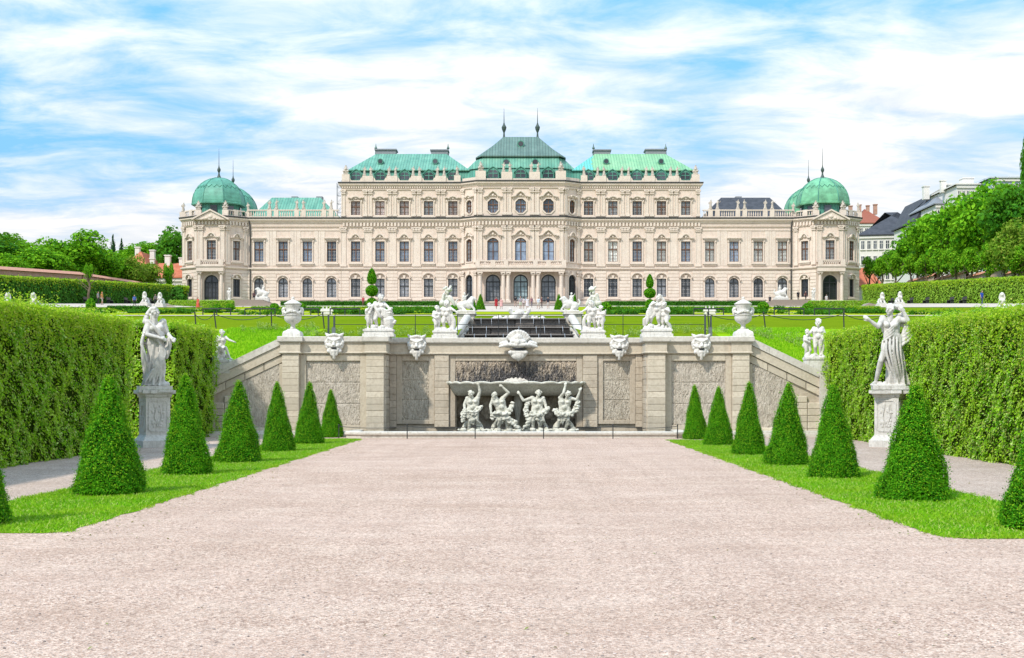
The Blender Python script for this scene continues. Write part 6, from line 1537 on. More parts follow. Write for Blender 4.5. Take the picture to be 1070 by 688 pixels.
def hedge(name, x0, x1, y0, y1, z0f, z1f, size, dens, mats, label, cat='hedge', group=None, shoots=0, shoot_h=.35, faces='xXyYt', seed=0, bumpy=.07, asp=.55, thick=.14):
    """clipped hedge: leaf faces over an uneven solid; z0f/z1f give bottom and top height along y (or x)"""
    g = np.random.default_rng(seed); P = []; Nn = []
    def zb(x, y): return np.array([z0f(a, b) for a, b in zip(x, y)])
    def zt(x, y): return np.array([z1f(a, b) for a, b in zip(x, y)])
    zm0, zm1 = z0f(x0, y0), z1f(x0, y0); H = max(.3, zm1 - zm0)
    def wob(u, v): return 1.3 * bumpy * (np.sin(u * 1.9 + seed) * np.sin(v * 2.3 + 1) + .6 * np.sin(u * 4.7 - v * 3.1 + seed) + .5 * np.sin(u * 9 + v * 7))
    for f in faces:
        if f in 'xX':
            n = int((y1 - y0) * H * dens)
            y = g.uniform(y0, y1, n); a = zb(np.full(n, x0), y); b = zt(np.full(n, x0), y); z = a + (b - a) * g.random(n); s = -1 if f == 'x' else 1
            x = (x0 if f == 'x' else x1) + s * (wob(y, z) + g.exponential(.035, n) - .04); P.append(np.stack([x, y, z], 1)); Nn.append(np.tile([s, 0, .25], (n, 1)))
        elif f in 'yY':
            n = int((x1 - x0) * H * dens)
            x = g.uniform(x0, x1, n); yy = y0 if f == 'y' else y1; a = zb(x, np.full(n, yy)); b = zt(x, np.full(n, yy)); z = a + (b - a) * g.random(n); s = -1 if f == 'y' else 1
            P.append(np.stack([x, yy + s * (wob(x, z) + g.exponential(.035, n) - .04), z], 1)); Nn.append(np.tile([0, s, .25], (n, 1)))
        else:
            n = int((x1 - x0) * (y1 - y0) * dens); x = g.uniform(x0, x1, n); y = g.uniform(y0, y1, n)
            P.append(np.stack([x, y, zt(x, y) + wob(x, y) + g.exponential(.04, n) - .03], 1)); Nn.append(np.tile([0, 0, 1.], (n, 1)))
    P = np.vstack(P); Nn = np.vstack(Nn)
    hol = np.sin(P[:, 0] * 3.1 + P[:, 1] * 4.3 + seed) + np.sin(P[:, 1] * 6.1 - P[:, 2] * 5.2) + np.sin(P[:, 2] * 8.3 + P[:, 1] * 2.2 + P[:, 0] * 7) + g.normal(0, .55, len(P)); keep = hol > -1.95; P, Nn = P[keep], Nn[keep]; m = len(P)
    V, Q = leaf_arrays(P, Nn, g.uniform(size * .6, size * 1.4, m), asp, g, .36, .2); mi = [np.zeros(len(Q), dtype=np.int32)]
    if shoots:
        ns = int(shoots); x = g.uniform(x0 - .05, x1 + .05, ns); y = g.uniform(y0, y1, ns); L = g.uniform(.08, 1, ns) ** 1.6 * shoot_h * (.55 + .45 * np.sin(y * 1.3) * np.sin(y * .7 + x)); zz = zt(x, y); pp = []
        for t in np.linspace(0, 1, 6): pp.append(np.stack([x + g.normal(0, .03, ns), y + g.normal(0, .03, ns), zz + L * t + g.normal(0, .02, ns)], 1))
        # down the face tops: young leaves, plus sunlit tone put into leaf colour
        k = int(shoots * 6.5); y = g.uniform(y0, y1, k); s = g.choice([-1, 1], k); d = g.exponential(.42 * H / 4, k); b = zt(np.full(k, x0), y)
        pp.append(np.stack([np.where(s < 0, x0 - .05, x1 + .05) + s * g.exponential(.05, k), y, b - d + .05], 1))
        pp = np.vstack(pp); v2, q2 = leaf_arrays(pp, g.normal(0, .6, pp.shape) + [0, 0, .6], g.uniform(size * .6, size * 1.25, len(pp)), asp, g, .8, .2)
        Q = np.vstack([Q, q2 + len(V)]); V = np.vstack([V, v2]); mi.append(np.full(len(q2), 2, dtype=np.int32))
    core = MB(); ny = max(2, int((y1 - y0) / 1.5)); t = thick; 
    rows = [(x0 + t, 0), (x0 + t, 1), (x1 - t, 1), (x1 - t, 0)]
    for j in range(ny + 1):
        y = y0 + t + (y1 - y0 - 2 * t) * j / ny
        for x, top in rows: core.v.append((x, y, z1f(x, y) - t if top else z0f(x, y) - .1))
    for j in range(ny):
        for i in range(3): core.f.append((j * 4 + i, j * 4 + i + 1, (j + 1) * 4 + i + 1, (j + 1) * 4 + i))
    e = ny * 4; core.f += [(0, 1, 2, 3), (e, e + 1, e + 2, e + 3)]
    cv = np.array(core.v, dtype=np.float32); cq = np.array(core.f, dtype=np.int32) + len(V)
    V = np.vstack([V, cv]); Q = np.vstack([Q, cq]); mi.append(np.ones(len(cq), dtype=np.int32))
    o = link(name, quads_mesh(name, V, Q, mats, np.concatenate(mi))); tag(o, label, cat, group); return o
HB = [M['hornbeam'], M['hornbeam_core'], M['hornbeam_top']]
g0 = lambda x, y: 0.0
hedge('hedge', -14.6, -12.15, 13, 39.4, g0, lambda x, y: 3.9 + .012 * (y - 28), .036, 950, HB, 'tall clipped hornbeam hedge along the left path, shaded below and bright on top', shoots=5200, shoot_h=.62, faces='Xyt', seed=1)
hedge('hedge', -14.4, -11.95, 43.6, 49.7, g0, lambda x, y: 4.2, .039, 760, HB, 'short hedge block between the robed statue and the left wall end', shoots=500, shoot_h=.25, faces='Xyt', seed=2)
hedge('hedge', 12.3, 14.8, 13, 38.6, g0, lambda x, y: 3.80 + .012 * (y - 28), .036, 950, HB, 'tall sunlit hornbeam hedge along the right path', shoots=3000, shoot_h=.42, faces='xyt', seed=3)
hedge('hedge', 12.95, 14.8, 38.9, 42.4, g0, lambda x, y: 4.05, .039, 760, HB, 'recessed stretch of hedge directly behind the striding statue', shoots=300, shoot_h=.25, faces='xyt', seed=4)
hedge('hedge', 12.42, 14.8, 42.5, 49.9, g0, lambda x, y: 4.05, .039, 760, HB, 'hedge block between the striding statue and the right wall end', shoots=600, shoot_h=.25, faces='xyt', seed=8)
# tall side hedges of the upper garden
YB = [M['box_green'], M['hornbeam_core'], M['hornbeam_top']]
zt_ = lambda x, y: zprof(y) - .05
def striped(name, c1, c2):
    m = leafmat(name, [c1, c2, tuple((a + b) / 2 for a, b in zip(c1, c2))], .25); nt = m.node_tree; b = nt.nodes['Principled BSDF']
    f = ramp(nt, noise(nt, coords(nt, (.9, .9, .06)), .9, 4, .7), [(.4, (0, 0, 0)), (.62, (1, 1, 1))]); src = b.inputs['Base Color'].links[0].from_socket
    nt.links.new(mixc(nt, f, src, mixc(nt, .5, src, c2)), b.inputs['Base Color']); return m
M['hedge_dark'] = striped('shaded clipped hedge leaves', (.04, .15, .02), (.09, .26, .03)); M['hedge_lit'] = striped('sunny clipped hedge leaves', (.22, .36, .04), (.36, .50, .07))  # shade side and sun side put into two leaf colours
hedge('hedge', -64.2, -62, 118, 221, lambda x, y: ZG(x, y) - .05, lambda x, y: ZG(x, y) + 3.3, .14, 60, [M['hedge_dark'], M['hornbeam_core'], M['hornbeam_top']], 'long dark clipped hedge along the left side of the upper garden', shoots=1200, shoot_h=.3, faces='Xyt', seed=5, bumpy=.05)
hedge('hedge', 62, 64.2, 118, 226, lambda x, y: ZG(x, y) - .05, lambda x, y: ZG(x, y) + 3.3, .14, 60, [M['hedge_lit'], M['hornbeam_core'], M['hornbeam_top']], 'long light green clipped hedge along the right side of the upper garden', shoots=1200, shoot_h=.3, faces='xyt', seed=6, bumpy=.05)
hedge('hedge', -62.6, -60.4, 222.5, 226, zt_, lambda x, y: zprof(y) + 3.2, .22, 30, [M['hedge_dark'], M['hornbeam_core'], M['hornbeam_top']], 'small hedge block beside the left pavilion wall', shoots=60, faces='xXyt', seed=7, bumpy=.05)
BG = [M['box_green'], M['yew_core'], M['box_light']]; M['light_core'] = plain('light hedge interior', (.14, .24, .02), .9); BL = [M['box_light'], M['light_core'], M['box_light']]; BM = [M['hornbeam'], M['light_core'], M['box_light']]
def boxh(px0, px1, Y, h, mats, lab, d=1.4, seed=0, name='box_hedge'):
    hedge(name, PX(px0, Y), PX(px1, Y), Y, Y + d, zt_, lambda x, y: zprof(Y) + h, .075, 190, mats, lab, 'hedge', faces='xXyt', seed=seed, bumpy=.008, thick=.06)
boxh(293, 462, 213, .8, BG, 'low dark box hedge in front of the left palace wing', seed=1); boxh(632, 800, 213, .8, BG, 'low dark box hedge in front of the right palace wing', seed=2)
boxh(176, 243, 198, 1.15, BM, 'bright low hedge below the left pavilion', seed=3); boxh(846, 916, 192, 1.15, BM, 'bright low hedge below the right pavilion', seed=4)
boxh(262, 466, 190, .3, BL, 'yellow-green parterre hedge line before the left wing', seed=5, d=.9); boxh(632, 806, 190, .3, BL, 'yellow-green parterre hedge line before the right wing', seed=6, d=.9)
boxh(112, 152, 150, .7, BG, 'clipped parterre hedge below the left sphinxes', seed=7, d=1.0); boxh(886, 920, 160, .6, BL, 'clipped parterre hedge below the right sphinxes', seed=8, d=1.0)
# scrollwork of the parterre
P = []; g = np.random.default_rng(3)
for sx in (-1, 1):
    for k in range(46):
        cx, cy = sx * g.uniform(9, 44), g.uniform(101, 186); a0, r0, L = g.uniform(0, 6.28), g.uniform(.8, 3.2), g.uniform(2, 5)
        for i in range(70):
            t = i / 70; a = a0 + L * t; rr = r0 * (1 - .6 * t); w = g.normal(0, .14, (10, 3)); base = np.array([cx + rr * math.cos(a), cy + 1.6 * rr * math.sin(a), 0]); pts = base + w
            pts[:, 2] = zprof(float(base[1])) + .06 + np.abs(w[:, 2]) * 1.3; P.append(pts)
P = np.vstack(P); tag(link('parterre_scrollwork', quads_mesh('parterre_scrollwork', *leaf_arrays(P, np.tile([0, 0, 1.], (len(P), 1)), g.uniform(.07, .13, len(P)), .6, g, .8, .2), [M['box_green']])), 'dark scrolling ornamental planting on the upper parterre', 'planting', kind='stuff')
# flowering weeds along the wall top
P = []
for x0, x1, n, y0 in ((-9.2, -6.2, 60, 53.4), (-5.6, -3.6, 26, 53.6), (3.8, 5.8, 22, 53.6), (6.2, 13, 100, 54.5), (-12.5, -9, 40, 56.4)):
    for _ in range(n):
        x, y = g.uniform(x0, x1), y0 + g.normal(0, .35); h = g.uniform(.12, .42); k = int(20 + h * 80)
        P.append(np.stack([x + g.normal(0, .07, k), y + g.normal(0, .07, k), TZ(x, y) + h * g.random(k) ** .6], 1))
P = np.vstack(P); tag(link('flowering_weeds', quads_mesh('flowering_weeds', *leaf_arrays(P, g.normal(0, 1, P.shape), g.uniform(.018, .034, len(P)), .6, g, .8, .2), [M['weed']])), 'pale flowering weeds growing along the lawn edge behind the wall', 'weeds', kind='stuff')
# pink flowers at the foot of the right volute
q = np.random.default_rng(2); P = np.stack([PX(611.5, 53) + q.normal(0, .1, 90), 53 + q.normal(0, .06, 90), TZ(3.5, 53) + .05 + .2 * q.random(90)], 1)
tag(link('pink_flowers', quads_mesh('pink_flowers', *leaf_arrays(P, q.normal(0, 1, P.shape), .035, .8, q, .8, .2), [M['pink_flower']])), 'small bright pink flower clump at the foot of the right cascade volute', 'flowers')
# ball and tiered topiary
def blob(q_, n, c, r, seed, cone=0):
    g = np.random.default_rng(seed); d = g.normal(0, 1, (n, 3)); d /= np.linalg.norm(d, axis=1)[:, None]
    p = d * np.array(r) * (1 + g.normal(0, .035, (n, 1)))
    if cone: k = 1 - cone * (p[:, 2:3] / r[2] * .5 + .5); p[:, :2] *= k
    return p + np.array(c), d
def ball_mesh(name, balls, size, mats, stem=None):
    P, D = [], []; core = MB()
    for i, (n, c, r, cone) in enumerate(balls):
        p, d = blob(None, n, c, r, i + 3, cone); P.append(p); D.append(d)
        seg, rg_ = 12, 8; b0 = len(core.v)
        for a in range(rg_ + 1):
            t = math.pi * a / rg_ - math.pi / 2; kk = 1 - cone * (math.sin(t) * .5 + .5)
            for s in range(seg): core.v.append((c[0] + r[0] * .9 * kk * math.cos(t) * math.cos(2 * math.pi * s / seg), c[1] + r[1] * .9 * kk * math.cos(t) * math.sin(2 * math.pi * s / seg), c[2] + r[2] * .9 * math.sin(t)))
        core.f += [(b0 + a * seg + s, b0 + a * seg + (s + 1) % seg, b0 + (a + 1) * seg + (s + 1) % seg, b0 + (a + 1) * seg + s) for a in range(rg_) for s in range(seg)]
    P = np.vstack(P); D = np.vstack(D); g = np.random.default_rng(9)
    return join_leaf_core(name, leaf_arrays(P, D, g.uniform(size * .7, size * 1.3, len(P)), .55, g, .7, .2), core, mats)
BY = [M['yew'], M['yew_core']]
for px, lab, hs in ((388.5, 'tiered topiary with three clipped heads in front of the left wing', ((317, 5.5, 5.5), (304, 6.3, 5.8), (289, 6.2, 8.2))), (679, 'tiered topiary with clipped heads in front of the right wing', ((318, 4.5, 5.0), (306.5, 6.0, 5.2), (294, 5.0, 7.0)))):
    Y = 150; k = Y / FPX; e = empty('tiered_topiary', (PX(px, Y), Y, zprof(Y))); tag(e, lab, 'topiary')
    for i, (py, rx, rz_) in enumerate(hs):
        zc = PZ(py, Y) - zprof(Y); me = ball_mesh('head', [(2600, (0, 0, 0), (rx * k, rx * k, rz_ * k), .55 if i == 2 else 0)], .06, BY); link('head', me, e, (0, 0, zc), i)
    q = MB(); q.tube([(0, 0, -.1), (.02, 0, 1.5), (0, 0, PZ(hs[2][0], Y) - zprof(Y))], [.1, .07, .05], 7); link('trunk', q.mesh('trunk', M['bark']), e)
BSM = ball_mesh('ball_topiary', [(1500, (0, 0, .42), (.5, .5, .45), 0)], .055, BY)
for px, Y, s, lab in ((227, 160, 1, 'round clipped bush below the left pavilion door, left of two'), (240, 160, 1.1, 'round clipped bush below the left pavilion steps'), (286.8, 160, 1.15, 'round clipped bush left of the left urn'), (314.8, 160, 1.2, 'round clipped bush just behind the left urn'), (474.5, 120, 1.0, 'round clipped bush behind the left putti pair'),
                      (797.6, 155, 1.35, 'large round clipped bush at the foot of the right pavilion steps'), (844, 155, 1.2, 'round clipped bush below the right pavilion portico'), (632, 120, 1.3, 'round clipped bush behind the right putti pair'), (94.8, 120, .9, 'small pointed bush above the left hedge')):
    o = link('ball_topiary', BSM, None, (PX(px, Y), Y, zprof(Y)), 0, (s, s, s * (1.9 if px < 100 else 1))); tag(o, lab, 'topiary')
for px, Y, b, t, w, lab in ((502, 172, 325, 308.5, 9.5, 'clipped cone shrub left of the palace entrance, nearer the door'), (494.5, 160, 327, 313, 7, 'clipped cone shrub behind the left beast statue'), (584, 172, 325, 308.5, 9.5, 'clipped cone shrub right of the palace entrance, nearer the door'), (600.5, 160, 327, 310, 7, 'clipped cone shrub behind the right beast statue')):
    k = Y / FPX; o = link('topiary_cone', CM[0], None, (PX(px, Y), Y, zprof(Y)), 1, (w / 2 * k / .64 * 1.15, w / 2 * k / .64 * 1.15, (b - t) * k / 2.15)); tag(o, lab, 'topiary')
# ---- trees
M['leaf_a'] = leafmat('fresh maple leaves', [(.03, .14, .005), (.07, .24, .007), (.14, .37, .010), (.30, .54, .03)], .38, (.22, .40, .015), .22)  # palest and darkest tones put crown highlights and shadow into the colour
M['leaf_b'] = leafmat('dark chestnut leaves', [(.03, .13, .012), (.055, .19, .014), (.09, .26, .02)], .35, (.10, .25, .02), .2)
M['leaf_c'] = leafmat('olive tinged leaves', [(.08, .17, .012), (.15, .26, .02), (.24, .34, .04), (.34, .35, .07)], .35, (.24, .26, .05), .3)
M['leaf_q'] = leafmat('bright young leaves', [(.08, .24, .012), (.14, .35, .015), (.22, .44, .02), (.36, .54, .04)], .42)
M['leaf_d'] = leafmat('blue green conifer needles', [(.02, .06, .03), (.04, .09, .045)], .15)
def crown_mesh(name, seed, rx, rz_, nl, nleaf, size, mat, shape='round'):
    g = np.random.default_rng(seed); P, D = [], []; cs = []
    for i in range(nl):
        d = g.normal(0, 1, 3); d /= np.linalg.norm(d); t = g.uniform(.25, .85); c = d * t
        if shape == 'tall': c *= [.6, .6, 1.1]
        r = g.uniform(.26, .46) * (1.15 - .4 * t)
        if shape == 'conifer': z = -1 + 2 * i / nl; a = g.uniform(0, 6.28); c = np.array([math.cos(a), math.sin(a), 0]) * (1 - (z + 1) / 2) * .6 + [0, 0, z]; r = .12 + .22 * (1 - (z + 1) / 2)
        cs.append((c, r))
    w = np.array([r * r for _, r in cs]); w /= w.sum()
    for (c, r), k in zip(cs, w):
        n = int(nleaf * k); d = g.normal(0, 1, (n, 3)); d /= np.linalg.norm(d, axis=1)[:, None]; d[:, 2] = np.where(g.random(n) < .6, np.abs(d[:, 2]), d[:, 2])
        p = c + d * r * (g.uniform(.72, 1.12, (n, 1))); P.append(p * [rx, rx, rz_]); D.append(d)
    n = nleaf // 5; d = g.normal(0, 1, (n, 3)); d /= np.linalg.norm(d, axis=1)[:, None]; P.append(d * g.uniform(0, .75, (n, 1)) * [rx, rx, rz_]); D.append(d)
    P = np.vstack(P); D = np.vstack(D)
    return quads_mesh(name, *leaf_arrays(P, D, g.uniform(size * .6, size * 1.4, len(P)), .6, g, .65, .25), [mat])
def trunk_mesh(h, r, seed, limbs=6, spread=.5, bole=.5):
    q = MB(); g = random.Random(seed); q.tube([(0, 0, -.3), (.05 * h * .3, 0, h * .3), (0, .03 * h, h * bole), (.02 * h, 0, h * .8), (0, 0, h * .95)], [r * 1.25, r, r * .8, r * .4, r * .1], 8)
    for i in range(limbs):
        a = g.uniform(0, 6.28); z = h * g.uniform(bole * .8, bole + .2); L = h * g.uniform(.2, .35)
        q.tube([(0, 0, z), (math.cos(a) * L * spread, math.sin(a) * L * spread, z + L * .5), (math.cos(a) * L * spread * 1.7, math.sin(a) * L * spread * 1.7, z + L * .9)], [r * .5, r * .3, r * .08], 5)
    return q.mesh('trunk', M['bark'])
CRT = {'a': [crown_mesh('crown', 30 + i, 1, 1, 42, 7000, .055, M['leaf_a']) for i in range(3)], 'q': [crown_mesh('crown', 80 + i, 1, 1, 24, 3600, .07, M['leaf_q']) for i in range(2)], 'b': [crown_mesh('crown', 40 + i, 1, 1, 40, 6000, .058, M['leaf_b']) for i in range(2)],
       'c': [crown_mesh('crown', 50 + i, 1, 1, 38, 5200, .058, M['leaf_c']) for i in range(2)], 'p': [crown_mesh('crown', 60 + i, 1, 1, 22, 3600, .075, M['leaf_a']) for i in range(3)],
       'd': [crown_mesh('crown', 70, 1, 1, 26, 2600, .07, M['leaf_d'], 'conifer')], 't': [crown_mesh('crown', 75, 1, 1, 40, 3000, .06, M['leaf_b'], 'tall')]}
TRK = [trunk_mesh(1, .028, i) for i in range(3)]
nt_ = 0
def tree(px, Y, py_top, py_bot, w_px, kind, label, X=None, group=None, cat='tree', name='tree'):
    """crown spans py_top..py_bot, trunk down to the ground"""
    global nt_
    x = PX(px, Y) if X is None else X; zg = ZG(x, Y) - .2; zt, zb = PZ(py_top, Y), PZ(py_bot, Y); r = w_px / 2 * Y / FPX
    e = empty(name, (x, Y, zg), nt_ * 1.1); tag(e, label, cat, group)
    link('crown', CRT[kind][nt_ % len(CRT[kind])], e, (0, 0, (zt + zb) / 2 - zg), 0, (r * 1.06, r * 1.06, (zt - zb) / 2 * 1.04))
    H = (zt + zb) / 2 - zg + (zt - zb) * .2; link('trunk', TRK[nt_ % 3], e, (0, 0, 0), 0, (max(H, 7) * .9, max(H, 7) * .9, H)); nt_ += 1
GL, GR = 'trees beyond the left garden wall', 'trees beyond the right garden wall'
for px, Y, t, b, w, k, lab in (
    (-8, 190, 243, 282, 70, 'b', 'dark tree at the far left edge beyond the brick wall'), (28, 215, 248, 288, 46, 'a', 'tree beyond the brick wall, left of the tallest left crown'), (8, 170, 266, 290, 34, 'a', 'low bushy tree just above the wall at the left edge'), (44, 188, 257, 289, 44, 'a', 'bushy green tree above the wall, second from the left edge'),
    (74, 200, 243, 290, 52, 'a', 'tallest bright tree of the left group'), (96, 206, 256, 292, 48, 'a', 'broad bright tree right of the tallest left crown'), (62, 190, 266, 291, 30, 'p', 'small round tree over the wall cap'), (113, 216, 262, 295, 34, 'a', 'green tree before the distant conifers'),
    (137, 218, 268, 294, 30, 'c', 'olive-brown tree before the red roof, left one'), (150, 224, 272, 294, 28, 'c', 'olive-brown tree before the red roof, right one'), (92.5, 172, 276, 290, 9, 'p', 'slim small tree growing up in front of the left hedge'), (157, 300, 252, 276, 44, 'a', 'bright tree behind the red-roofed house'), (137, 320, 258, 276, 30, 'a', 'pale green tree left of the red roof gable'),
    (182, 262, 240, 300, 36, 'b', 'large dark tree beside the left pavilion'), (118, 330, 246, 270, 9, 'd', 'distant conifer above the left trees, taller one'), (127, 330, 250, 270, 8, 'd', 'distant conifer above the left trees, shorter one'), (176, 225, 275, 300, 10, 'p', 'thin young tree before the long red roof')):
    tree(px, Y, t, b + (10 if k in 'abc' else 3), w * (1.42 if k in 'abc' else 1), k, lab, group=GL)
rt = [(917, 236, 274, 290, 16, 'p', 'low round tree nearest the right pavilion'), (937, 240, 259, 286, 34, 'a', 'leafy tree before the long white house, lower left of the right wood'), (960, 232, 240, 285, 46, 'a', 'tree rising below the white gabled house'), (981, 214, 217, 282, 60, 'a', 'broad bright tree in the middle of the right wood'), (1008, 200, 200, 278, 66, 'a', 'tall bright tree with the highest crown left of the glass roofs'),
      (1040, 190, 190, 276, 74, 'a', 'tallest tree of the right wood'), (1072, 178, 191, 270, 70, 'b', 'dark tree at the right edge of the wood'), (1062, 170, 232, 285, 50, 'c', 'olive tinged tree at the lower right edge'), (1022, 196, 240, 284, 54, 'a', 'middle height tree behind the pollards'), (972, 218, 250, 286, 40, 'b', 'darker tree between the bright crowns'), (995, 205, 250, 286, 46, 'c', 'yellowish tree in the lower middle of the wood')]
for px, Y, t, b, w, k, lab in rt: tree(px, Y, t, b + (5 if k in 'abc' else 0), w * (1.22 if k in 'abc' else 1), k, lab, group=GR)
pol = []
for i in range(13):
    px = 908 + 14.2 * i * (1 + .012 * i); Y = 67.2 / ((px - CX0) / FPX) 
    if px > 1085: break
    tree(px, Y, 268 - i * 1.7 + rnd.uniform(-2, 2), 289 - i * .3, 18 + i * 1.1, 'q', 'small round-headed tree on a thin trunk in the row above the right hedge', group='row of round-headed trees above the right hedge')
for px, w in ((1071, 9),):
    Y = 235; tree(px, Y, 143, 232, 13, 't', 'tall dark poplar at the right picture edge', group=GR)

# longer grass on the bank behind the wall
M['blade_bank'] = leafmat('bank grass blades', [(.17, .38, .005), (.26, .50, .008), (.38, .62, .02), (.52, .66, .06)], .4)
g = np.random.default_rng(31); P = []
for x0, x1 in ((-13.2, -9.1), (9.2, 13.2)):
    n = 17000; X = g.uniform(x0, x1, n); Y = g.uniform(50.95, 57.6, n); Z = np.array([TZ(a, b) for a, b in zip(X, Y)]); h = g.uniform(.03, .10, n); w = g.uniform(.012, .022, n); a = g.uniform(0, 6.28, n); l = g.normal(0, .04, (n, 2)); dx, dy = np.cos(a) * w, np.sin(a) * w
    P.append(np.stack([np.stack([X - dx, Y - dy, Z - .02], 1), np.stack([X + dx, Y + dy, Z - .02], 1), np.stack([X + l[:, 0] + dx * .2, Y + l[:, 1] + dy * .2, Z + h], 1), np.stack([X + l[:, 0] - dx * .2, Y + l[:, 1] - dy * .2, Z + h], 1)], 1).reshape(-1, 3))
V = np.vstack(P); tag(link('bank_grass', quads_mesh('bank_grass', V, np.arange(len(V)).reshape(-1, 4), [M['blade_bank']])), 'longer bright grass on the sloping bank behind the wall ends', 'grass', kind='stuff')
# ================================================================ garden walls, benches, houses
def gwall(name, x, pts, mat_w, label, cap_pts=None, th=.5, dirx=-1):
    """wall running along y at x; pts = [(Y, ztop)]"""
    e = empty(name, (x, pts[0][0], ZG(x, pts[0][0]))); tag(e, label, 'wall'); inv = Matrix.Translation([-v for v in e.location])
    q = MB(); c = MB()
    for (ya, za), (yb, zb) in zip(pts, pts[1:]):
        a = [(x, ya, ZG(x, ya) - .5), (x + th, ya, ZG(x, ya) - .5), (x + th, ya, za), (x, ya, za)]; b = [(x, yb, ZG(x, yb) - .5), (x + th, yb, ZG(x, yb) - .5), (x + th, yb, zb), (x, yb, zb)]
        q.loft([a, b], cap=True)
        a = [(x - .25, ya, za + .005), (x + th + .25, ya, za + .005), (x + th / 2, ya, za + .42)]; b = [(x - .25, yb, zb + .005), (x + th + .25, yb, zb + .005), (x + th / 2, yb, zb + .42)]; c.loft([a, b], cap=True)
    for n_, m_, k in (('wall_face', mat_w, q), ('wall_cap', M['brick_cap'], c)): o = link(n_, k.mesh(n_, m_), e); o.matrix_parent_inverse = inv
    return e
yy = [120, 150, 157, 170, 187]; gwall('garden_wall', -66.4, [(y, ZG(66, y) + 4.35) for y in yy], M['brick_red'], 'old red brick garden wall with terracotta cap behind the left hedge')
yy = [187.3, 200, 212, 226]; gwall('garden_wall', -66.4, [(y, ZG(66, y) + 4.3 - .03 * (y - 187)) for y in yy], M['brick_red'], 'lower stretch of brick wall near the red-roofed house')
M['wall_plaster'] = stone('stained plaster wall', (.48, .36, .27), (.58, .46, .36), (.40, .26, .18), .6, .9, .5, (.25, .16, .11), .2, 5)
for i in range(7):
    ya, yb = 120 + i * 15.2, 120 + (i + 1) * 15.2 - .6; z = max(ZG(66, ya), ZG(66, yb)) + 4.6 - .12 * i
    lab = ('plaster wall bay with terracotta cap under the trees at the right edge', 'second bay of the capped plaster wall from the right edge', 'third bay of the capped plaster wall from the right edge', 'fourth bay of the capped plaster wall from the right edge', 'fifth bay of the capped plaster wall, left of centre', 'sixth bay of the capped plaster wall, near the pavilion', 'last bay of the capped plaster wall beside the right pavilion')[i]
    gwall('garden_wall', 70.2, [(ya, z - .1), (yb, z)], M['wall_plaster'], lab)
# benches along the side hedges
def bench_proto():
    e = empty('park_bench')
    q = MB(); q.box(-.9, .9, -.25, .25, .42, .47); link('seat', q.mesh('seat', M['sash_dark']), e); q = MB(); q.box(-.9, .9, .22, .28, .55, .92); link('backrest', q.mesh('backrest', M['sash_dark']), e)
    for x in (-.75, .75): q = MB(); q.box(x - .04, x + .04, -.24, .26, 0, .42); link('leg', q.mesh('leg', M['iron']), e)
    return e
bp = bench_proto(); first = True
for px, X, rz, lab in ((91, -61, 90, 'dark bench before the left hedge, by the orange-haired walker'), (115, -61, 90, 'dark bench before the left hedge, right of the walkers'), (133, -61, 90, 'dark bench before the left hedge, close to the sphinxes'), (158, -61, 90, 'dark bench between the left sphinxes'),
                       (931, 61, -90, 'dark bench before the right hedge, next to the right sphinxes'), (951, 61, -90, 'dark bench before the right hedge, second from the sphinxes'), (967.5, 61, -90, 'dark bench before the right hedge, third from the sphinxes'), (993, 61, -90, 'dark bench before the right hedge, fourth from the sphinxes'), (1006, 61, -90, 'dark bench before the right hedge, nearest the person in blue')):
    b = bp if first else copy_tree(bp); first = False; Y = (X - CAMX) * FPX / (px - CX0); b.location = (X, Y, ZG(X, Y) + .04); b.rotation_euler.z = R(rz); tag(b, lab, 'bench', 'benches along the side hedges')
# pavilion stairs
for sg, lab in ((-1, 'brown stone stairs and ramp beside the left pavilion'), (1, 'brown stone stairs and ramp beside the right pavilion')):
    q = MB(); x0, x1 = PX(242, 214) if sg < 0 else PX(807, 214), PX(276, 214) if sg < 0 else PX(846, 214); z = zprof(214)
    for k in range(5): q.box(x0 - (.5 * (4 - k) if sg > 0 else -0), x1 + (.5 * (4 - k) if sg < 0 else 0), 211 + .5 * k, 219.5, z - .3 + .0 * k, z + .2 * (k + 1) - .003 * k)
    tag(q.build('stone_stairs', M['steps_brown']), lab, 'stairs')
for sg, px0, px1, lab in ((-1, 168, 189, 'low grey stair wall behind the left sphinxes'), (1, 896, 924, 'low grey stair wall behind the right sphinxes')):
    q = MB(); Y = 184; q.prism([(PX(px0, Y), zprof(Y) - .3), (PX(px1, Y), zprof(Y) - .3), (PX(px1 - (10 if sg < 0 else 2), Y), zprof(Y) + .55), (PX(px0 + (2 if sg < 0 else 12), Y), zprof(Y) + .95)], Y, Y + 3); tag(q.build('stair_wall', M['steps_brown']), lab, 'stairs')
# scaffold behind the left wing
q = MB(); X0, Y0 = PX(352, 238), 238
for dx in (0, 1.1):
    for dy in (0, 1.1): q.tube([(X0 + dx, Y0 + dy, 33), (X0 + dx, Y0 + dy, 41.2)], .05, 5)
for k in range(5):
    z = 34 + 1.6 * k
    for dy in (0, 1.1): q.tube([(X0, Y0 + dy, z), (X0 + 1.1, Y0 + dy, z)], .04, 5); q.tube([(X0, Y0 + dy, z), (X0 + 1.1, Y0 + dy, z + 1.5)], .03, 5)
tag(q.build('scaffold_tower', M['house_grey']), 'slim grey scaffold tower at the left end of the tall wing', 'scaffold')
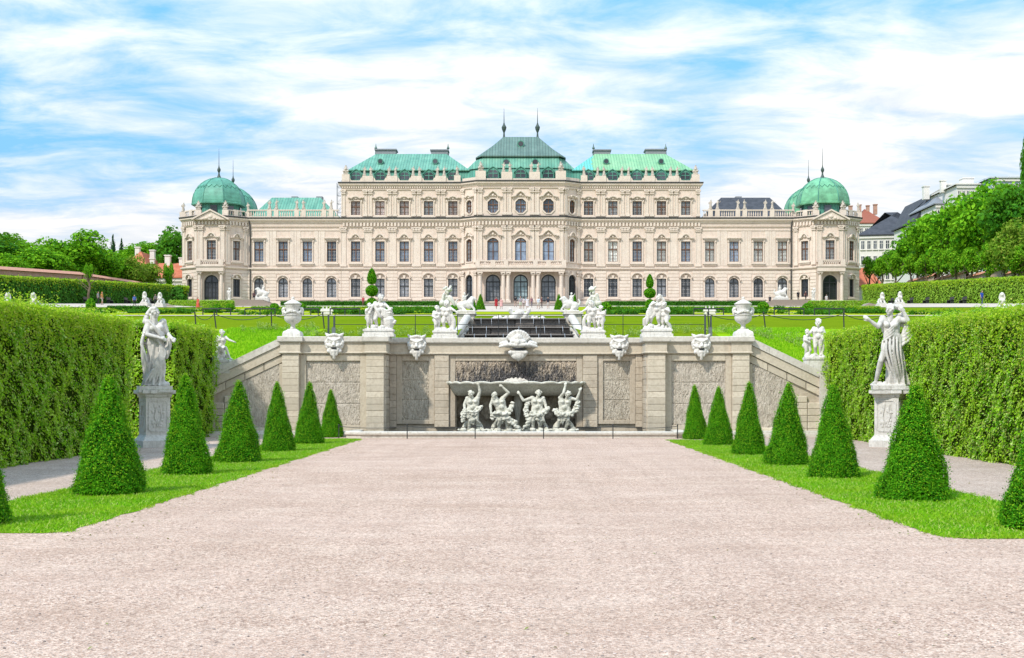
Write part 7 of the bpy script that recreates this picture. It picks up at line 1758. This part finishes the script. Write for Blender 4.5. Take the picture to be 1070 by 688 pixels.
# grey gate panel beside the left pavilion
q = MB(); Y = 224; q.box(PX(184.2, Y), PX(188.4, Y), Y, Y + .2, 17, PZ(303, Y)); q.box(PX(183, Y), PX(184, Y), Y - .1, Y + .3, 17, PZ(300, Y)); q.box(PX(183, Y), PX(189, Y), Y - .05, Y + .25, PZ(302.8, Y), PZ(301.5, Y)); tag(q.build('garden_gate', plain('pale grey gate', (.55, .55, .58))), 'pale grey gate beside the left pavilion', 'gate')
# ---- houses
def house(name, px0, px1, Yf, depth, py_eave, py_ridge, label, wallmat, roofmat, wins=None, hip=.35, rz=0, ridge='x', base=None, chim=(), floors=0, cols=0, over=.5, winmat='glass_dark', chimmat='house_white'):
    """a house whose front spans px0..px1 at distance Yf"""
    x0, x1 = PX(px0, Yf), PX(px1, Yf); W_ = x1 - x0; ze, zr = PZ(py_eave, Yf), PZ(py_ridge, Yf + depth * .3); zb = 16.5 if base is None else base
    e = empty(name, ((x0 + x1) / 2, Yf, zb), R(rz)); tag(e, label, 'house')
    q = MB(); q.box(-W_ / 2, W_ / 2, 0, depth, 0, ze - zb); link('wall', q.mesh('wall', wallmat), e)
    q = MB(); a = hip * depth if ridge == 'x' else W_ / 2; o = over; z0 = ze - zb + .01
    base_r = [(-W_ / 2 - o, -o, z0), (W_ / 2 + o, -o, z0), (W_ / 2 + o, depth + o, z0), (-W_ / 2 - o, depth + o, z0)]
    zt = zr - zb
    if ridge == 'x': top = [(-W_ / 2 + a, depth / 2 - .1, zt), (W_ / 2 - a, depth / 2 - .1, zt), (W_ / 2 - a, depth / 2 + .1, zt), (-W_ / 2 + a, depth / 2 + .1, zt)]
    else: top = [(-.1, -o + hip, zt), (.1, -o + hip, zt), (.1, depth + o - hip, zt), (-.1, depth + o - hip, zt)]
    q.loft([base_r, [(x, y, z + .25) for x, y, z in base_r], top]); rf = link('roof', q.mesh('roof', roofmat), e)
    for cx, w, h in chim:
        c = MB(); c.box(cx - w / 2, cx + w / 2, depth * .4, depth * .4 + w, zt - 1.6, zt + h); c.box(cx - w / 2 - .12, cx + w / 2 + .12, depth * .4 - .12, depth * .4 + w + .12, zt + h, zt + h + .22); link('chimney', c.mesh('chimney', M[chimmat]), rf)
    if floors:
        H = ze - zb; fr = MB(); pn = MB(); w = min(1.3, W_ / cols * .5); hh = min(1.9, 6.6 / 2 * .55)
        fr.box(-w / 2 - .14, w / 2 + .14, -.1, .02, -.12, hh + .14); fr.box(-w / 2 - .25, w / 2 + .25, -.25, .02, -.28, -.122); fr.box(-.04, .04, -.17, -.11, 0, hh); fr.box(-w / 2, w / 2, -.165, -.108, hh * .62, hh * .62 + .07); fr = fr.mesh('window', M['house_white'])
        pn.box(-w / 2, w / 2, -.13, -.102, 0, hh); pn = pn.mesh('pane', M[winmat])
        for f in range(floors):
            for c in range(cols):
                wo = link('window', fr, e, (-W_ / 2 + W_ * (c + .5) / cols, 0, ze - zb - 3.0 - f * 3.5)); link('pane', pn, wo)
        q = MB(); q.box(-W_ / 2 - .15, W_ / 2 + .15, -.3, -.02, ze - zb - .6, ze - zb - .05); link('cornice', q.mesh('cornice', M['house_white']), e)
    return e
house('red_roof_house', 131, 152, 246, 14, 281, 263.5, 'house with a steep orange-red gable roof and white chimneys beyond the left trees', M['house_white'], M['roof_red'], ridge='y', hip=4.0, chim=((-1.4, .9, 1.0), (1.6, .9, .4)), over=.6)
house('red_roof_house', 150, 191, 238, 12, 291, 274, 'long low house with red tiled roof beside the left pavilion', M['house_white'], M['roof_red'], hip=.1, chim=((-.6, 1.0, 1.3), (2.2, 1.0, .8), (-3.6, .8, .7)), floors=1, cols=6)
hs_ = house('long_white_house', 899.5, 968, 285, 18, 246, 220, 'long white house with dark grey roof and rows of windows right of the palace', M['house_white'], M['slate'], hip=.5, floors=4, cols=11, rz=-13, chim=((8, 1.5, 1.4),))
house('red_roof_house', 897, 925, 325, 14, 234, 217, 'house with a red-brown roof and chimneys beside the right dome', M['house_white'], plain('red brown tiles', (.27, .085, .05), .8), hip=.25, chim=((-4, .9, .5), (-1.6, .8, .8), (.6, .8, .6), (2.6, .9, .9)), floors=3, cols=5, chimmat='brick_red')
house('gabled_house', 958, 984, 262, 16, 232, 208, 'white house with a steep gable above the right trees', M['house_white'], M['slate'], ridge='y', hip=.2, floors=4, cols=4)
house('gabled_house', 978, 1006, 252, 16, 214, 199, 'white house with grey dormered roof behind the right trees', M['house_white'], M['house_grey'], hip=.2, floors=3, cols=4, chim=((-2.5, 1.2, 1.0), (2.0, 1.2, 1.4)))
house('flat_roof_house', 1000, 1027, 245, 16, 193.5, 191.5, 'pale flat roofed house with roof boxes above the trees', M['house_white'], M['house_white'], hip=.3, floors=3, cols=6, chim=((2, 2.2, 1.2), (-3, 1.0, .7)))
house('glass_roof_house', 1036, 1066, 240, 14, 186.5, 184, 'block with blue-grey glazed top storey at the right edge', plain('blue grey glazing', (.36, .46, .58), .25), plain('pale metal roof', (.55, .58, .62), .5), hip=.3, floors=1, cols=6)
house('low_roof_house', 898, 920, 250, 10, 300, 279, 'low building with red tile roof just right of the right pavilion', M['house_white'], M['roof_red'], hip=.1, base=15)
# ================================================================ sky, sun, camera
SUN_EL, SUN_AZ = R(48), R(48)          # azimuth measured from -x (left) towards the camera
w = bpy.data.worlds.new('World'); SC.world = w; w.use_nodes = True
nt = w.node_tree; bg = nt.nodes['Background']
sky = nt.nodes.new('ShaderNodeTexSky'); sky.sky_type = 'NISHITA'; sky.sun_disc = False
sky.sun_elevation = SUN_EL
sd = Vector((-math.cos(SUN_EL) * math.cos(SUN_AZ), -math.cos(SUN_EL) * math.sin(SUN_AZ), math.sin(SUN_EL)))
sky.sun_rotation = math.atan2(sd.x, sd.y); sky.altitude = 200; sky.air_density = 1.0; sky.dust_density = .6; sky.ozone_density = 1.5
tc = nt.nodes.new('ShaderNodeTexCoord'); sx = nt.nodes.new('ShaderNodeSeparateXYZ'); nt.links.new(tc.outputs['Generated'], sx.inputs[0])
zc = math_n(nt, 'ADD', math_n(nt, 'MAXIMUM', sx.outputs[2], 0.0), .13)
cb = nt.nodes.new('ShaderNodeCombineXYZ'); nt.links.new(math_n(nt, 'DIVIDE', sx.outputs[0], zc), cb.inputs[0]); nt.links.new(math_n(nt, 'DIVIDE', sx.outputs[1], zc), cb.inputs[1])
mp = nt.nodes.new('ShaderNodeMapping'); mp.inputs['Scale'].default_value = (.95, 1.05, 1); mp.inputs['Rotation'].default_value = (0, 0, R(-14)); mp.inputs['Location'].default_value = CLOUD_OFF = (3.1, .4, 0)
nt.links.new(cb.outputs[0], mp.inputs[0])
n1 = N(nt, 'ShaderNodeTexNoise', Scale=1.0, Detail=9, Roughness=.52, Distortion=.3); nt.links.new(mp.outputs[0], n1.inputs['Vector'])
mp2 = nt.nodes.new('ShaderNodeMapping'); mp2.inputs['Scale'].default_value = (1.5, 2.3, 1); nt.links.new(cb.outputs[0], mp2.inputs[0])
n2 = N(nt, 'ShaderNodeTexNoise', Scale=2.1, Detail=10, Roughness=.62, Distortion=.4); nt.links.new(mp2.outputs[0], n2.inputs['Vector'])
d = math_n(nt, 'ADD', math_n(nt, 'MULTIPLY', n1.outputs['Fac'], .72), math_n(nt, 'MULTIPLY', n2.outputs['Fac'], .36))
d = math_n(nt, 'ADD', math_n(nt, 'MULTIPLY_ADD', sx.outputs[0], .045, d), math_n(nt, 'MULTIPLY_ADD', sx.outputs[2], -.16, .03))
cov = ramp(nt, d, [(.41, (.05, .05, .05)), (.50, (.58, .58, .58)), (.60, (1, 1, 1))])
shade = ramp(nt, n2.outputs['Fac'], [(.3, (4.7, 5.2, 5.9)), (.62, (6.9, 6.85, 6.75))])
blue = mixc(nt, .62, sky.outputs[0], (.9, 4.0, 7.4))
col = mixc(nt, cov, blue, shade)
gain = math_n(nt, 'MULTIPLY_ADD', math_n(nt, 'MAXIMUM', sx.outputs[2], 0.0), 1.18, .89)
vs = nt.nodes.new('ShaderNodeVectorMath'); vs.operation = 'SCALE'; nt.links.new(col, vs.inputs[0]); nt.links.new(gain, vs.inputs['Scale'])
nt.links.new(vs.outputs[0], bg.inputs['Color']); bg.inputs['Strength'].default_value = .13
sun = bpy.data.lights.new('sun', 'SUN'); sun.energy = 3.75; sun.angle = R(2.5); sun.color = (1, .93, .83)
so = bpy.data.objects.new('sun', sun); COL.objects.link(so); so.rotation_euler = sd.to_track_quat('Z', 'Y').to_euler()
cam = bpy.data.cameras.new('camera'); cam.sensor_width = 36; cam.lens = FPX / 1070 * 36; cam.shift_x = -(CX0 - 535) / 1070; cam.shift_y = (CY0 - 344) / 1070
cam.clip_end = 6000; cam.clip_start = .1
cmo = bpy.data.objects.new('camera', cam); COL.objects.link(cmo); cmo.location = (CAMX, 0, CAMZ); cmo.rotation_euler = (R(90), 0, 0); SC.camera = cmo
SC.view_settings.view_transform = 'Standard'; SC.view_settings.look = 'None'; SC.view_settings.gamma = 1; SC.view_settings.exposure = 0.2; SC.view_settings.use_curve_mapping = False
SC.render.engine = 'CYCLES'; cy = SC.cycles; cy.use_denoising = True; cy.max_bounces = 5; cy.diffuse_bounces = 3; cy.glossy_bounces = 2; cy.transmission_bounces = 2; cy.transparent_max_bounces = 4; cy.use_adaptive_sampling = True
